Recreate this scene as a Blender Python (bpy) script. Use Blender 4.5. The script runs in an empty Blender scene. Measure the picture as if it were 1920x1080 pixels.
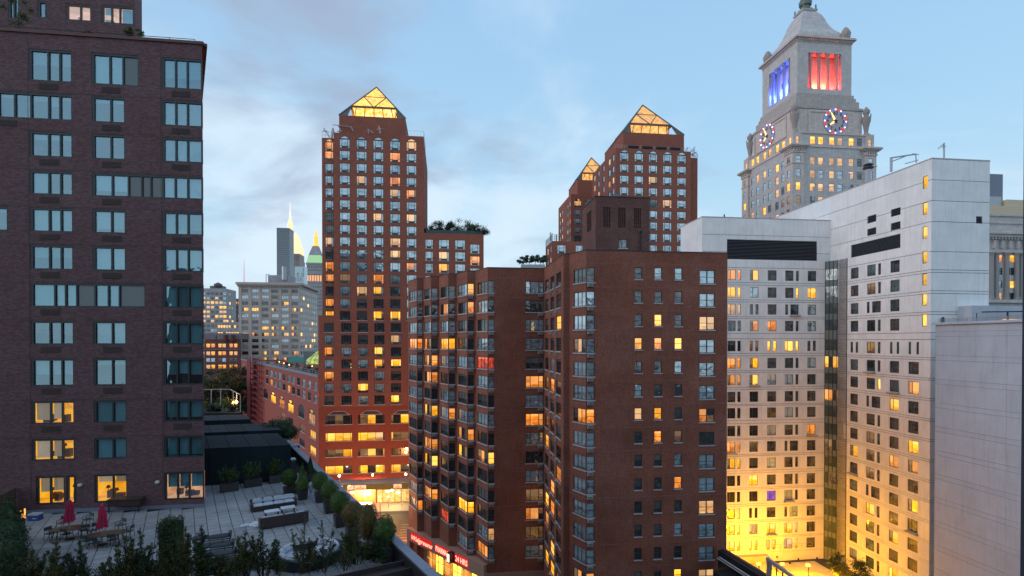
import bpy, math, random, hashlib
from mathutils import Vector, Matrix
random.seed(7)
R = math.radians
SC = bpy.context.scene
COL = SC.collection
H = 41.0                      # eye height above the street
PITCH = R(0.5)
F = 1000.0                    # focal length in photo pixels (1920 wide)
CX, PY = 960.0, 648.7         # principal point in photo pixels
# ---------------------------------------------------------------- camera
cam = bpy.data.objects.new('camera', bpy.data.cameras.new('camera')); COL.objects.link(cam)
cam.location = (0, 0, H); cam.rotation_euler = (R(90) - PITCH, 0, 0)
cam.data.sensor_width = 36; cam.data.lens = 36 * F / 1920
cam.data.shift_y = (PY - 540) / 1920
cam.data.clip_start = .5; cam.data.clip_end = 20000
SC.camera = cam
SC.view_settings.view_transform = 'Standard'; SC.view_settings.look = 'None'
SC.view_settings.gamma = 1; SC.view_settings.use_curve_mapping = False
SC.view_settings.exposure = 0.15
# ---------------------------------------------------------------- world
SKY_STRENGTH = 0.10
SUN_EL, SUN_AZ = R(20), R(262)     # azimuth clockwise from +Y: behind the camera, to the left
W = bpy.data.worlds.new('World'); SC.world = W; W.use_nodes = True
nt = W.node_tree; nt.nodes.clear(); N = nt.nodes; Lk = nt.links
def wn(t, **k):
    n = N.new(t)
    for a, b in k.items(): setattr(n, a, b)
    return n
out = wn('ShaderNodeOutputWorld'); bg = wn('ShaderNodeBackground'); bg.inputs[1].default_value = SKY_STRENGTH
sky = wn('ShaderNodeTexSky', sky_type='NISHITA', sun_disc=False)
sky.sun_elevation = SUN_EL; sky.sun_rotation = SUN_AZ; sky.altitude = 100; sky.air_density = 1.2; sky.dust_density = 1.5; sky.ozone_density = 2
tc = wn('ShaderNodeTexCoord'); sep = wn('ShaderNodeSeparateXYZ'); Lk.new(tc.outputs['Generated'], sep.inputs[0])
elev = wn('ShaderNodeMapRange'); elev.inputs[1].default_value = -0.02; elev.inputs[2].default_value = .62
Lk.new(sep.outputs[2], elev.inputs[0])
ramp = wn('ShaderNodeValToRGB'); cr = ramp.color_ramp       # clear dusk air, horizon to zenith (radiance x10 below)
cr.elements[0].position = 0; cr.elements[0].color = (.68, .82, .90, 1)
cr.elements[1].position = 1; cr.elements[1].color = (.33, .57, .87, 1)
e = cr.elements.new(.22); e.color = (.58, .79, .93, 1)
e = cr.elements.new(.5); e.color = (.43, .69, .92, 1)
Lk.new(elev.outputs[0], ramp.inputs[0])
sc10 = wn('ShaderNodeVectorMath', operation='SCALE'); sc10.inputs[3].default_value = 9.6
Lk.new(ramp.outputs[0], sc10.inputs[0])
mixs = wn('ShaderNodeMix', data_type='RGBA'); mixs.inputs[0].default_value = .9
Lk.new(sky.outputs[0], mixs.inputs[6]); Lk.new(sc10.outputs[0], mixs.inputs[7])
# clouds: direction projected on a flat cloud deck
zc = wn('ShaderNodeMath', operation='MAXIMUM'); zc.inputs[1].default_value = 0.0; Lk.new(sep.outputs[2], zc.inputs[0])
zc2 = wn('ShaderNodeMath', operation='ADD'); zc2.inputs[1].default_value = .22; Lk.new(zc.outputs[0], zc2.inputs[0])
dv = wn('ShaderNodeVectorMath', operation='DIVIDE'); Lk.new(tc.outputs['Generated'], dv.inputs[0])
cmb = wn('ShaderNodeCombineXYZ')
for i in range(3): Lk.new(zc2.outputs[0], cmb.inputs[i])
Lk.new(cmb.outputs[0], dv.inputs[1])
def noise(scale, det, off, rough=.55, dist=.3):
    m = wn('ShaderNodeMapping'); m.inputs['Location'].default_value = off; Lk.new(dv.outputs[0], m.inputs[0])
    n = wn('ShaderNodeTexNoise'); n.inputs['Scale'].default_value = scale; n.inputs['Detail'].default_value = det
    n.inputs['Roughness'].default_value = rough; n.inputs['Distortion'].default_value = dist; Lk.new(m.outputs[0], n.inputs[0]); return n
def mr(src, a, b, c=0, d=1, interp='SMOOTHSTEP'):
    n = wn('ShaderNodeMapRange', interpolation_type=interp)
    for i, v in enumerate((a, b, c, d)): n.inputs[1 + i].default_value = v
    Lk.new(src, n.inputs[0]); return n.outputs[0]
def mixc(fac, a, b):
    n = wn('ShaderNodeMix', data_type='RGBA'); Lk.new(fac, n.inputs[0])
    (Lk.new(a, n.inputs[6]) if not isinstance(a, tuple) else setattr(n.inputs[6], 'default_value', a))
    (Lk.new(b, n.inputs[7]) if not isinstance(b, tuple) else setattr(n.inputs[7], 'default_value', b))
    return n.outputs[2]
CLOUD_OFF_A, CLOUD_OFF_B = (2.3, 1.1, .0), (3.9, 14.2, 1.1)
nA = noise(.9, 6, CLOUD_OFF_A); nB = noise(1.5, 8, CLOUD_OFF_B, .52, .35); nC = noise(3.2, 5, (9, 2, 5))
bright = mixc(mr(nA.outputs[0], .42, .64, 0, .62), mixs.outputs[2], (7.6, 8.7, 9.7, 1))
# heavier grey-mauve clouds, thicker towards the west (left)
wx = mr(sep.outputs[0], -.75, .45, .12, -.1, 'LINEAR')
addw = wn('ShaderNodeMath', operation='ADD'); Lk.new(nB.outputs[0], addw.inputs[0]); Lk.new(wx, addw.inputs[1])
lowf = wn('ShaderNodeMath', operation='MULTIPLY'); Lk.new(mr(addw.outputs[0], .50, .70, 0, .85), lowf.inputs[0]); Lk.new(mr(sep.outputs[2], .10, .30, .12, 1), lowf.inputs[1])
dk = mixc(lowf.outputs[0], bright, (3.4, 4.1, 5.5, 1))
Lk.new(dk, bg.inputs[0]); Lk.new(bg.outputs[0], out.inputs[0])
# ---------------------------------------------------------------- sun (soft after-sunset glow)
sl = bpy.data.lights.new('sun', 'SUN'); sl.energy = .9; sl.angle = R(40); sl.color = (1, .91, .90)
so = bpy.data.objects.new('sun', sl); COL.objects.link(so)
sdir = Vector((math.sin(SUN_AZ) * math.cos(SUN_EL), math.cos(SUN_AZ) * math.cos(SUN_EL), math.sin(SUN_EL)))
so.rotation_euler = sdir.to_track_quat('Z', 'Y').to_euler(); so.location = sdir * 300

# ================================================================ helpers
def ray(px, py=640.0):
    a, b = (px - CX) / F, (PY - py) / F
    s, c = math.sin(PITCH), math.cos(PITCH)
    v = Vector((a, b * s + c, b * c - s)); return v / v.y
def at(px, py, Y):
    return Vector((0, 0, H)) + ray(px, py) * Y
def onz(px, py, z):
    r = ray(px, py); return Vector((0, 0, H)) + r * ((z - H) / r.z)
def P2(px, Y):
    v = at(px, 640, Y); return (v.x, v.y)
U = Vector((.99254, .12193)); V = Vector((-.12193, .99254))
def hit(p, d, px, py=640.0):
    r = ray(px, py); a = r.x
    s = (p[0] - a * p[1]) / (a * d[1] - d[0]); return (p[0] + d[0] * s, p[1] + d[1] * s)
def add2(p, d, s): return (p[0] + d[0] * s, p[1] + d[1] * s)

class MB:
    def __init__(s): s.v = []; s.f = []; s.u = []; s.mi = []; s.smooth = False
    def face(s, pts, uv=None, mi=0):
        b = len(s.v); s.v += [tuple(p) for p in pts]; s.f.append(tuple(range(b, b + len(pts))))
        s.u.append(uv if uv else [(0, 0)] * len(pts)); s.mi.append(mi)
    def ob(s, o, d, a0, a1, n0, n1, z0, z1, mi=0):
        """box along direction d (2D) from origin o, n = outward-right normal"""
        n = (d[1], -d[0])
        def q(a, m, z): return (o[0] + d[0] * a + n[0] * m, o[1] + d[1] * a + n[1] * m, z)
        s.face([q(a0, n1, z0), q(a1, n1, z0), q(a1, n1, z1), q(a0, n1, z1)], [(a0, z0), (a1, z0), (a1, z1), (a0, z1)], mi)
        s.face([q(a1, n0, z0), q(a0, n0, z0), q(a0, n0, z1), q(a1, n0, z1)], [(a1, z0), (a0, z0), (a0, z1), (a1, z1)], mi)
        s.face([q(a1, n1, z0), q(a1, n0, z0), q(a1, n0, z1), q(a1, n1, z1)], [(n1, z0), (n0, z0), (n0, z1), (n1, z1)], mi)
        s.face([q(a0, n0, z0), q(a0, n1, z0), q(a0, n1, z1), q(a0, n0, z1)], [(n0, z0), (n1, z0), (n1, z1), (n0, z1)], mi)
        s.face([q(a0, n1, z1), q(a1, n1, z1), q(a1, n0, z1), q(a0, n0, z1)], [(a0, n1), (a1, n1), (a1, n0), (a0, n0)], mi)
        s.face([q(a0, n0, z0), q(a1, n0, z0), q(a1, n1, z0), q(a0, n1, z0)], [(a0, n0), (a1, n0), (a1, n1), (a0, n1)], mi)
    def box(s, x0, x1, y0, y1, z0, z1, mi=0): s.ob((0, 0), (1, 0), x0, x1, -y1, -y0, z0, z1, mi)
    def tube(s, p, q, r, r2=None, n=6, caps=True, mi=0):
        p, q = Vector(p), Vector(q); r2 = r if r2 is None else r2; d = (q - p).normalized()
        a = d.orthogonal().normalized(); b = d.cross(a); b0 = len(s.v)
        for c, rr in ((p, r), (q, r2)):
            for i in range(n):
                t = 2 * math.pi * i / n; s.v.append(tuple(c + (a * math.cos(t) + b * math.sin(t)) * rr))
        for i in range(n):
            j = (i + 1) % n; s.f.append((b0 + i, b0 + j, b0 + n + j, b0 + n + i)); s.u.append([(0, 0)] * 4); s.mi.append(mi)
        if caps:
            s.f.append(tuple(b0 + n + i for i in range(n))); s.u.append([(0, 0)] * n); s.mi.append(mi)
            s.f.append(tuple(b0 + n - 1 - i for i in range(n))); s.u.append([(0, 0)] * n); s.mi.append(mi)
    def lathe(s, c, prof, n=12, mi=0, sx=1, sy=1, rot=0):
        b0 = len(s.v)
        for r, z in prof:
            for i in range(n):
                t = 2 * math.pi * i / n; x, y = r * math.cos(t) * sx, r * math.sin(t) * sy
                s.v.append((c[0] + x * math.cos(rot) - y * math.sin(rot), c[1] + x * math.sin(rot) + y * math.cos(rot), c[2] + z))
        for k in range(len(prof) - 1):
            for i in range(n):
                j = (i + 1) % n; s.f.append((b0 + k * n + i, b0 + k * n + j, b0 + (k + 1) * n + j, b0 + (k + 1) * n + i)); s.u.append([(0, 0)] * 4); s.mi.append(mi)
        k = len(prof) - 1
        s.f.append(tuple(b0 + k * n + i for i in range(n))); s.u.append([(0, 0)] * n); s.mi.append(mi)
        s.f.append(tuple(b0 + n - 1 - i for i in range(n))); s.u.append([(0, 0)] * n); s.mi.append(mi)
    def mesh(s, name, mats, off=(0, 0, 0)):
        me = bpy.data.meshes.new(name)
        me.from_pydata([(a - off[0], b - off[1], c - off[2]) for a, b, c in s.v], [], s.f)
        ul = me.uv_layers.new(name='UVMap'); flat = [c for f in s.u for uv in f for c in uv]; ul.data.foreach_set('uv', flat)
        for m in (mats if isinstance(mats, (list, tuple)) else [mats]): me.materials.append(m)
        if any(s.mi): me.polygons.foreach_set('material_index', s.mi)
        if s.smooth: me.polygons.foreach_set('use_smooth', [True] * len(s.f))
        me.update(); return me
    def build(s, name, mats, parent=None, loc=None):
        """vertices are world coordinates (or local to parent when loc is given)"""
        off = wloc(parent) if (parent is not None and loc is None) else (0, 0, 0)
        me = s.mesh(name, mats, off); return link(name, me, parent, loc)
def wloc(o):
    l = Vector(o.location); p = o.parent
    while p is not None: l = l + Vector(p.location); p = p.parent
    return l
def link(name, me, parent=None, loc=None, rz=0.0):
    o = bpy.data.objects.new(name, me); COL.objects.link(o)
    if parent is not None: o.parent = parent
    if loc is not None: o.location = loc
    if rz: o.rotation_euler = (0, 0, rz)
    return o
def thing(name, label, cat, loc, group=None, rz=0.0):
    o = bpy.data.objects.new(name, None); COL.objects.link(o); o.location = loc; o.rotation_euler = (0, 0, rz)
    o.empty_display_size = .3
    return tag(o, label, cat, group)
def tag(o, label, cat, group=None):
    o['label'] = label; o['category'] = cat
    if group: o['group'] = group
    return o
def struct(o): o['kind'] = 'structure'; return o
def copy_tree(o, parent=None):
    c = o.copy(); COL.objects.link(c); c.parent = parent
    for ch in [x for x in o.children]: copy_tree(ch, c)
    return c

# ================================================================ materials
def mat(name, col=(.5, .5, .5), rough=.6, metal=0, emit=None, es=0, spec=.5, bump=0, var=0, vs=3.0):
    m = bpy.data.materials.new(name); m.use_nodes = True; t = m.node_tree; b = t.nodes['Principled BSDF']
    b.inputs['Base Color'].default_value = (*col, 1); b.inputs['Roughness'].default_value = rough; b.inputs['Metallic'].default_value = metal
    b.inputs['Specular IOR Level'].default_value = spec
    if emit: b.inputs['Emission Color'].default_value = (*emit, 1); b.inputs['Emission Strength'].default_value = es
    if var or bump:
        c = t.nodes.new('ShaderNodeTexCoord'); n = t.nodes.new('ShaderNodeTexNoise'); n.inputs['Scale'].default_value = vs; n.inputs['Detail'].default_value = 8
        n.inputs['Roughness'].default_value = .65
        t.links.new(c.outputs['Object'], n.inputs[0])
        if var:
            oi = t.nodes.new('ShaderNodeObjectInfo'); ad = t.nodes.new('ShaderNodeMath'); ad.operation = 'MULTIPLY_ADD'; ad.inputs[1].default_value = .35; ad.inputs[2].default_value = -.17
            t.links.new(oi.outputs['Random'], ad.inputs[0])
            a2 = t.nodes.new('ShaderNodeMath'); a2.operation = 'ADD'; t.links.new(n.outputs[0], a2.inputs[0]); t.links.new(ad.outputs[0], a2.inputs[1])
            r = t.nodes.new('ShaderNodeMapRange'); r.inputs[1].default_value = .25; r.inputs[2].default_value = .75; r.inputs[3].default_value = 1 - var; r.inputs[4].default_value = 1 + var
            t.links.new(a2.outputs[0], r.inputs[0]); s = t.nodes.new('ShaderNodeVectorMath'); s.operation = 'SCALE'; s.inputs[0].default_value = col
            t.links.new(r.outputs[0], s.inputs[3]); t.links.new(s.outputs[0], b.inputs['Base Color'])
        if bump:
            bp = t.nodes.new('ShaderNodeBump'); bp.inputs['Strength'].default_value = bump; t.links.new(n.outputs[0], bp.inputs['Height']); t.links.new(bp.outputs[0], b.inputs['Normal'])
    return m
class NT:
    """small node-graph helper"""
    def __init__(s, name):
        s.m = bpy.data.materials.new(name); s.m.use_nodes = True; s.t = s.m.node_tree; s.b = s.t.nodes['Principled BSDF']; s.o = s.t.nodes['Material Output']
    def n(s, t, **k):
        x = s.t.nodes.new(t)
        for a, b in k.items(): setattr(x, a, b)
        return x
    def put(s, sock, v):
        if isinstance(v, bpy.types.NodeSocket): s.t.links.new(v, sock)
        else: sock.default_value = v
    def math(s, op, a, b=0.0, c=None, clamp=False):
        x = s.n('ShaderNodeMath', operation=op, use_clamp=clamp); s.put(x.inputs[0], a); s.put(x.inputs[1], b)
        if c is not None: s.put(x.inputs[2], c)
        return x.outputs[0]
    def mix(s, f, a, b, kind='MIX'):
        x = s.n('ShaderNodeMix', data_type='RGBA', blend_type=kind); s.put(x.inputs[0], f)
        for i, v in ((6, a), (7, b)): s.put(x.inputs[i], (*v, 1) if isinstance(v, tuple) and len(v) == 3 else v)
        return x.outputs[2]
    def mr(s, v, a, b, c=0., d=1., smooth=False):
        x = s.n('ShaderNodeMapRange'); x.interpolation_type = 'SMOOTHSTEP' if smooth else 'LINEAR'; s.put(x.inputs[0], v)
        for i, w in enumerate((a, b, c, d)): s.put(x.inputs[i + 1], w)
        return x.outputs[0]
    def noise(s, vec, scale, det=4, rough=.6):
        x = s.n('ShaderNodeTexNoise'); s.put(x.inputs[0], vec); x.inputs['Scale'].default_value = scale; x.inputs['Detail'].default_value = det; x.inputs['Roughness'].default_value = rough
        return x.outputs[0]
    def scale(s, v, k):
        x = s.n('ShaderNodeVectorMath', operation='MULTIPLY'); s.put(x.inputs[0], v); s.put(x.inputs[1], k); return x.outputs[0]
def brick_mat(name, c1, c2, mortar, bw=.205, bh=.068, ms=.008, weather=.25, rough=.85, stainc=(.02, .02, .025), mort_var=None, floor=None):
    g = NT(name); uv = g.n('ShaderNodeUVMap').outputs[0]
    bt = g.n('ShaderNodeTexBrick'); g.put(bt.inputs[0], uv)
    g.put(bt.inputs['Color1'], (*c1, 1)); g.put(bt.inputs['Color2'], (*c2, 1)); g.put(bt.inputs['Mortar'], (*mortar, 1))
    bt.inputs['Scale'].default_value = 1; bt.inputs['Mortar Size'].default_value = ms; bt.inputs['Mortar Smooth'].default_value = .3; bt.inputs['Bias'].default_value = -.1
    bt.inputs['Brick Width'].default_value = bw; bt.inputs['Row Height'].default_value = bh; bt.offset = .5
    n1 = g.noise(uv, .22, 6, .6); n2 = g.noise(g.scale(uv, (3.0, .35, 1)), 1.0, 5, .7); n3 = g.noise(uv, 9.0, 3)
    c = g.mix(g.mr(n3, .35, .65, 0, .22), bt.outputs[0], (c1[0] * .55, c1[1] * .55, c1[2] * .6))
    if mort_var: c = g.mix(g.mr(g.noise(uv, .35, 5, .75), .5, .72, 0, .3, True), c, mort_var)
    if mort_var:   # pale glazed headers, thick in places and scattered elsewhere
        sp = g.noise(g.scale(uv, (9, 26, 1)), 1.0, 2, .5); c = g.mix(g.math('MULTIPLY', g.mr(sp, .57, .63), g.mr(g.noise(uv, .16, 4), .42, .62, .12, .8)), c, (.46, .33, .30))
    c = g.mix(g.mr(n1, .35, .7, 0, weather), c, stainc)
    c = g.mix(g.mr(n2, .52, .75, 0, weather), c, stainc)
    if floor:      # slab-edge course: one paler soldier course each storey
        sy = g.n('ShaderNodeSeparateXYZ'); g.put(sy.inputs[0], uv); fr = g.math('FRACT', g.math('DIVIDE', g.math('SUBTRACT', sy.outputs[1], floor[1]), floor[0]))
        c = g.mix(g.math('MULTIPLY', g.math('LESS_THAN', fr, .03), g.mr(n1, .4, .6, .0, .4)), c, floor[2])
    g.put(g.b.inputs['Base Color'], c); g.b.inputs['Roughness'].default_value = rough; g.b.inputs['Specular IOR Level'].default_value = .25
    bp = g.n('ShaderNodeBump'); bp.inputs['Strength'].default_value = .35; bp.inputs['Distance'].default_value = .02; g.t.links.new(bt.outputs['Fac'], bp.inputs['Height']); bp.invert = True
    g.t.links.new(bp.outputs[0], g.b.inputs['Normal']); return g.m
def pane_mat(name, kind, c_hi=(1, .6, .12), c_lo=(.6, .22, .02), s=1.6, refl=.10, base=(.02, .025, .03)):
    """glass with the room behind it: blinds, curtain folds and shapes differ from window to window"""
    g = NT(name); uv = g.n('ShaderNodeUVMap').outputs[0]; rnd = g.n('ShaderNodeObjectInfo').outputs['Random']
    sp = g.n('ShaderNodeSeparateXYZ'); g.put(sp.inputs[0], uv); u_, v_ = sp.outputs[0], sp.outputs[1]
    cb = g.n('ShaderNodeCombineXYZ'); g.put(cb.inputs[0], g.math('MULTIPLY', rnd, 91.)); g.put(cb.inputs[1], g.math('MULTIPLY', rnd, 47.))
    va = g.n('ShaderNodeVectorMath', operation='ADD'); g.put(va.inputs[0], uv); g.put(va.inputs[1], cb.outputs[0]); vec = va.outputs[0]
    big = g.noise(vec, 1.6, 3); fine = g.noise(g.scale(vec, (3, 5, 1)), 2.4, 4)
    vo = g.n('ShaderNodeTexVoronoi', distance='CHEBYCHEV'); g.put(vo.inputs[0], g.scale(vec, (2.2, 3.2, 1))); vo.inputs['Scale'].default_value = 1.6
    vcol = g.n('ShaderNodeSeparateColor'); g.put(vcol.inputs[0], vo.outputs['Color'])
    r2 = g.math('FRACT', g.math('MULTIPLY', rnd, 7.31)); r3 = g.math('FRACT', g.math('MULTIPLY', rnd, 23.7))
    blind = g.math('GREATER_THAN', v_, g.math('SUBTRACT', 1.0, g.math('MULTIPLY', r2, .95)))
    fold = g.math('MULTIPLY_ADD', g.math('SINE', g.math('MULTIPLY', u_, 46.)), .12, .95)
    low = g.mr(v_, .0, .55, 1., 0.)            # furniture in the lower half
    furn = g.math('MULTIPLY', low, g.mr(vcol.outputs[0], .35, .6, 0., .8))
    refl_n = g.mr(g.noise(g.scale(vec, (1, 2, 1)), 1.3, 3), .4, .6, .6, 1.3)
    if kind == 'lit':
        body = g.mix(g.mr(big, .35, .68), c_lo, c_hi)
        body = g.mix(furn, body, (c_lo[0] * .25, c_lo[1] * .2, c_lo[2] * .2))
        hot = g.mr(fine, .6, .75, 0., .7)
        body = g.mix(hot, body, (1, min(1, c_hi[1] * 1.4), min(1, c_hi[2] * 3.5)))
        bl = g.mix(.2, c_hi, (.9, .7, .45))
        shaded = g.mix(g.math('MULTIPLY', blind, .75), body, bl)
        g.put(g.b.inputs['Base Color'], (*base, 1)); g.put(g.b.inputs['Emission Color'], shaded)
        g.put(g.b.inputs['Emission Strength'], g.math('MULTIPLY', g.math('MULTIPLY_ADD', r3, .7, .65), s))
    elif kind == 'pale':
        # net curtain or blind behind the glass; sky reflection put into its blue
        lv = g.math('MULTIPLY', g.math('MULTIPLY_ADD', r3, .45, .7), fold)
        x = g.n('ShaderNodeVectorMath', operation='SCALE'); x.inputs[0].default_value = base; g.put(x.inputs[3], lv)
        c = g.mix(g.math('MULTIPLY', g.math('SUBTRACT', 1., blind), g.mr(vcol.outputs[1], .3, .9, .15, .75)), x.outputs[0], (.03, .04, .05))
        g.put(g.b.inputs['Base Color'], c)
    else:
        lv = g.math('MULTIPLY', blind, g.mr(r3, .45, 1., 0., .8))
        c = g.mix(lv, base, (.16, .17, .17)); c = g.mix(g.mr(vcol.outputs[2], .6, .95, 0., .5), c, (.05, .045, .045))
        g.put(g.b.inputs['Base Color'], c)
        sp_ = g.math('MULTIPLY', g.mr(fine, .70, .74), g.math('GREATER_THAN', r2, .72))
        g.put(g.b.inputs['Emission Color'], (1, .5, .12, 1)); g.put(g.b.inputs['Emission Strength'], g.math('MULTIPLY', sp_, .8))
    g.b.inputs['Roughness'].default_value = .5 if kind == 'pale' else .2; g.b.inputs['Specular IOR Level'].default_value = .3
    gl = g.n('ShaderNodeBsdfGlossy'); gl.inputs['Color'].default_value = (.85, .95, 1, 1); gl.inputs['Roughness'].default_value = .03
    bp = g.n('ShaderNodeBump'); bp.inputs['Strength'].default_value = .12; bp.inputs['Distance'].default_value = .3; g.put(bp.inputs['Height'], g.noise(vec, .9, 2)); g.t.links.new(bp.outputs[0], gl.inputs['Normal'])
    mx = g.n('ShaderNodeMixShader'); g.put(mx.inputs[0], g.math('MULTIPLY', refl_n, refl))
    g.t.links.new(g.b.outputs[0], mx.inputs[1]); g.t.links.new(gl.outputs[0], mx.inputs[2]); g.t.links.new(mx.outputs[0], g.o.inputs[0])
    return g.m
def leaf_mat(name, c, var=.5):
    g = NT(name); co = g.n('ShaderNodeTexCoord').outputs['Object']; n = g.noise(co, 3.0, 5)
    g.put(g.b.inputs['Base Color'], g.mix(g.mr(n, .3, .7), tuple(x * (1 - var) for x in c), tuple(min(1, x * (1 + var)) for x in c)))
    g.b.inputs['Roughness'].default_value = .6; g.b.inputs['Specular IOR Level'].default_value = .25; return g.m

M = {}
M['tower_brick'] = brick_mat('plum_brick', (.125, .068, .076), (.20, .125, .135), (.06, .04, .045), .26, .09, .010, .25, stainc=(.08, .022, .024))
M['zbrick'] = brick_mat('red_brick', (.29, .098, .066), (.35, .13, .09), (.17, .07, .05), .6, .2, .012, .18, stainc=(.12, .035, .03))
M['zbrick_low'] = brick_mat('deep_red_brick', (.245, .066, .043), (.29, .085, .055), (.2, .05, .035), .6, .2, .012, .18, stainc=(.14, .03, .02))
M['abrick'] = brick_mat('brown_brick', (.29, .086, .050), (.42, .160, .105), (.17, .075, .055), .22, .075, .011, .42, stainc=(.07, .026, .022), mort_var=(.30, .16, .13), floor=(2.95, 41.0 + 9.75, (.33, .19, .16)))
M['bulk_brick'] = brick_mat('dark_brown_brick', (.15, .062, .052), (.21, .10, .085), (.08, .045, .04), .22, .075, .011, .3, stainc=(.04, .02, .02), mort_var=(.24, .16, .14))
def white_wall(name, c):
    g = NT(name); uv = g.n('ShaderNodeUVMap').outputs[0]; rnd = g.n('ShaderNodeObjectInfo').outputs['Random']
    a = g.noise(uv, .35, 7, .6); st = g.noise(g.scale(uv, (2.2, .16, 1)), 1.0, 6, .75); f = g.noise(uv, 7, 4)
    k = g.math('ADD', g.mr(a, .3, .7, .90, 1.06), g.math('MULTIPLY_ADD', rnd, .05, -.02))
    x = g.n('ShaderNodeVectorMath', operation='SCALE'); x.inputs[0].default_value = c; g.put(x.inputs[3], k)
    cc = g.mix(g.mr(st, .5, .78, 0, .5), x.outputs[0], tuple(v * .55 for v in c)); cc = g.mix(g.mr(f, .4, .7, 0, .12), cc, tuple(v * .7 for v in c))
    g.put(g.b.inputs['Base Color'], cc); g.b.inputs['Roughness'].default_value = .8; g.b.inputs['Specular IOR Level'].default_value = .2
    bp = g.n('ShaderNodeBump'); bp.inputs['Strength'].default_value = .1; g.put(bp.inputs['Height'], f); g.t.links.new(bp.outputs[0], g.b.inputs['Normal']); return g.m
M['white'] = white_wall('white_brick_wall', (.78, .80, .81))
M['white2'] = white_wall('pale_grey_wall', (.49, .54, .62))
M['joint'] = mat('joint_grey', (.13, .13, .15), .9)
def stone_mat(name, c, bw=1.2, bh=.6):
    g = NT(name); uv = g.n('ShaderNodeUVMap').outputs[0]
    bt = g.n('ShaderNodeTexBrick'); g.put(bt.inputs[0], uv); g.put(bt.inputs['Color1'], (*c, 1)); g.put(bt.inputs['Color2'], (*[v * .84 for v in c], 1)); g.put(bt.inputs['Mortar'], (*[v * .5 for v in c], 1))
    bt.inputs['Scale'].default_value = 1; bt.inputs['Mortar Size'].default_value = .02; bt.inputs['Brick Width'].default_value = bw; bt.inputs['Row Height'].default_value = bh
    st = g.noise(g.scale(uv, (1.2, .15, 1)), 1.0, 7, .75); a = g.noise(uv, .3, 6)
    cc = g.mix(g.mr(st, .45, .75, 0, .55), bt.outputs[0], tuple(v * .5 for v in c)); cc = g.mix(g.mr(a, .5, .7, 0, .3), cc, tuple(v * .65 for v in c))
    g.put(g.b.inputs['Base Color'], cc); g.b.inputs['Roughness'].default_value = .85; return g.m
M['lime'] = stone_mat('limestone', (.66, .57, .53))
M['lime_dk'] = stone_mat('weathered_limestone', (.50, .44, .42), .9, .5)
M['lime_gr'] = stone_mat('grey_limestone', (.58, .55, .54), 1.4, .7)
M['office'] = stone_mat('pale_terracotta', (.62, .52, .46), .8, .4)
M['farstone'] = stone_mat('far_pale_stone', (.42, .40, .41), 3, 2)
M['farbrown'] = stone_mat('far_brown_stone', (.24, .21, .22), 3, 2)
M['farred'] = stone_mat('far_red_brick', (.22, .07, .06), 3, 2)
M['frame'] = mat('dark_frame', (.018, .028, .034), .4)
M['zframe'] = mat('blue_green_frame', (.022, .055, .065), .45)
M['aframe'] = mat('brown_frame', (.05, .045, .045), .5)
M['wframe'] = mat('bronze_frame', (.05, .05, .055), .5)
M['sill'] = mat('pale_sill', (.42, .41, .43), .7, var=.15)
M['grille'] = mat('grille_brown', (.05, .035, .035), .7)
M['ac'] = mat('ac_grey', (.34, .33, .33), .6, var=.2)
M['acdark'] = mat('ac_slots', (.06, .06, .06), .7)
M['louver'] = mat('louver_grey', (.085, .09, .11), .5, var=.1)
M['void'] = mat('void_dark', (.012, .012, .014), .9)
M['pale'] = pane_mat('pane_pale', 'pale', base=(.38, .54, .62), refl=.34)  # light blue base holds curtain tone and reflected sky together
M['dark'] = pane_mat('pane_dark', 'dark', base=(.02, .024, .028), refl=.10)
M['yel'] = pane_mat('pane_yellow', 'lit', (1, .47, .02), (.85, .29, .005), 1.55)
M['org'] = pane_mat('pane_orange', 'lit', (1, .32, .03), (.55, .13, .01), 1.15)
M['warm'] = pane_mat('pane_cream', 'lit', (1, .56, .22), (.7, .30, .10), .85)
M['red'] = pane_mat('pane_red', 'lit', (1, .10, .03), (.12, .01, .01), 1.0)
M['purp'] = pane_mat('pane_purple', 'lit', (.5, .15, 1), (.08, .02, .2), .6)
M['dim'] = pane_mat('pane_dim', 'lit', (.55, .27, .09), (.12, .05, .02), .42)
M['green'] = pane_mat('pane_teal', 'dark', base=(.045, .085, .085), refl=.16)
ST = {'p': 'pale', 'd': 'dark', 'y': 'yel', 'o': 'org', 'w': 'warm', 'r': 'red', 'v': 'purp', 'm': 'dim', 'g': 'green'}
M['steel'] = mat('galvanised_steel', (.35, .37, .4), .4, .6)
M['blackmetal'] = mat('black_metal', (.02, .022, .026), .45, .3)
M['roof'] = mat('roof_membrane', (.14, .14, .15), .9, var=.3, vs=1.2)
M['coping'] = mat('red_coping', (.10, .045, .045), .7, var=.2)
M['greycap'] = mat('lead_grey_cap', (.17, .20, .26), .55, var=.12, vs=.8)

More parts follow.
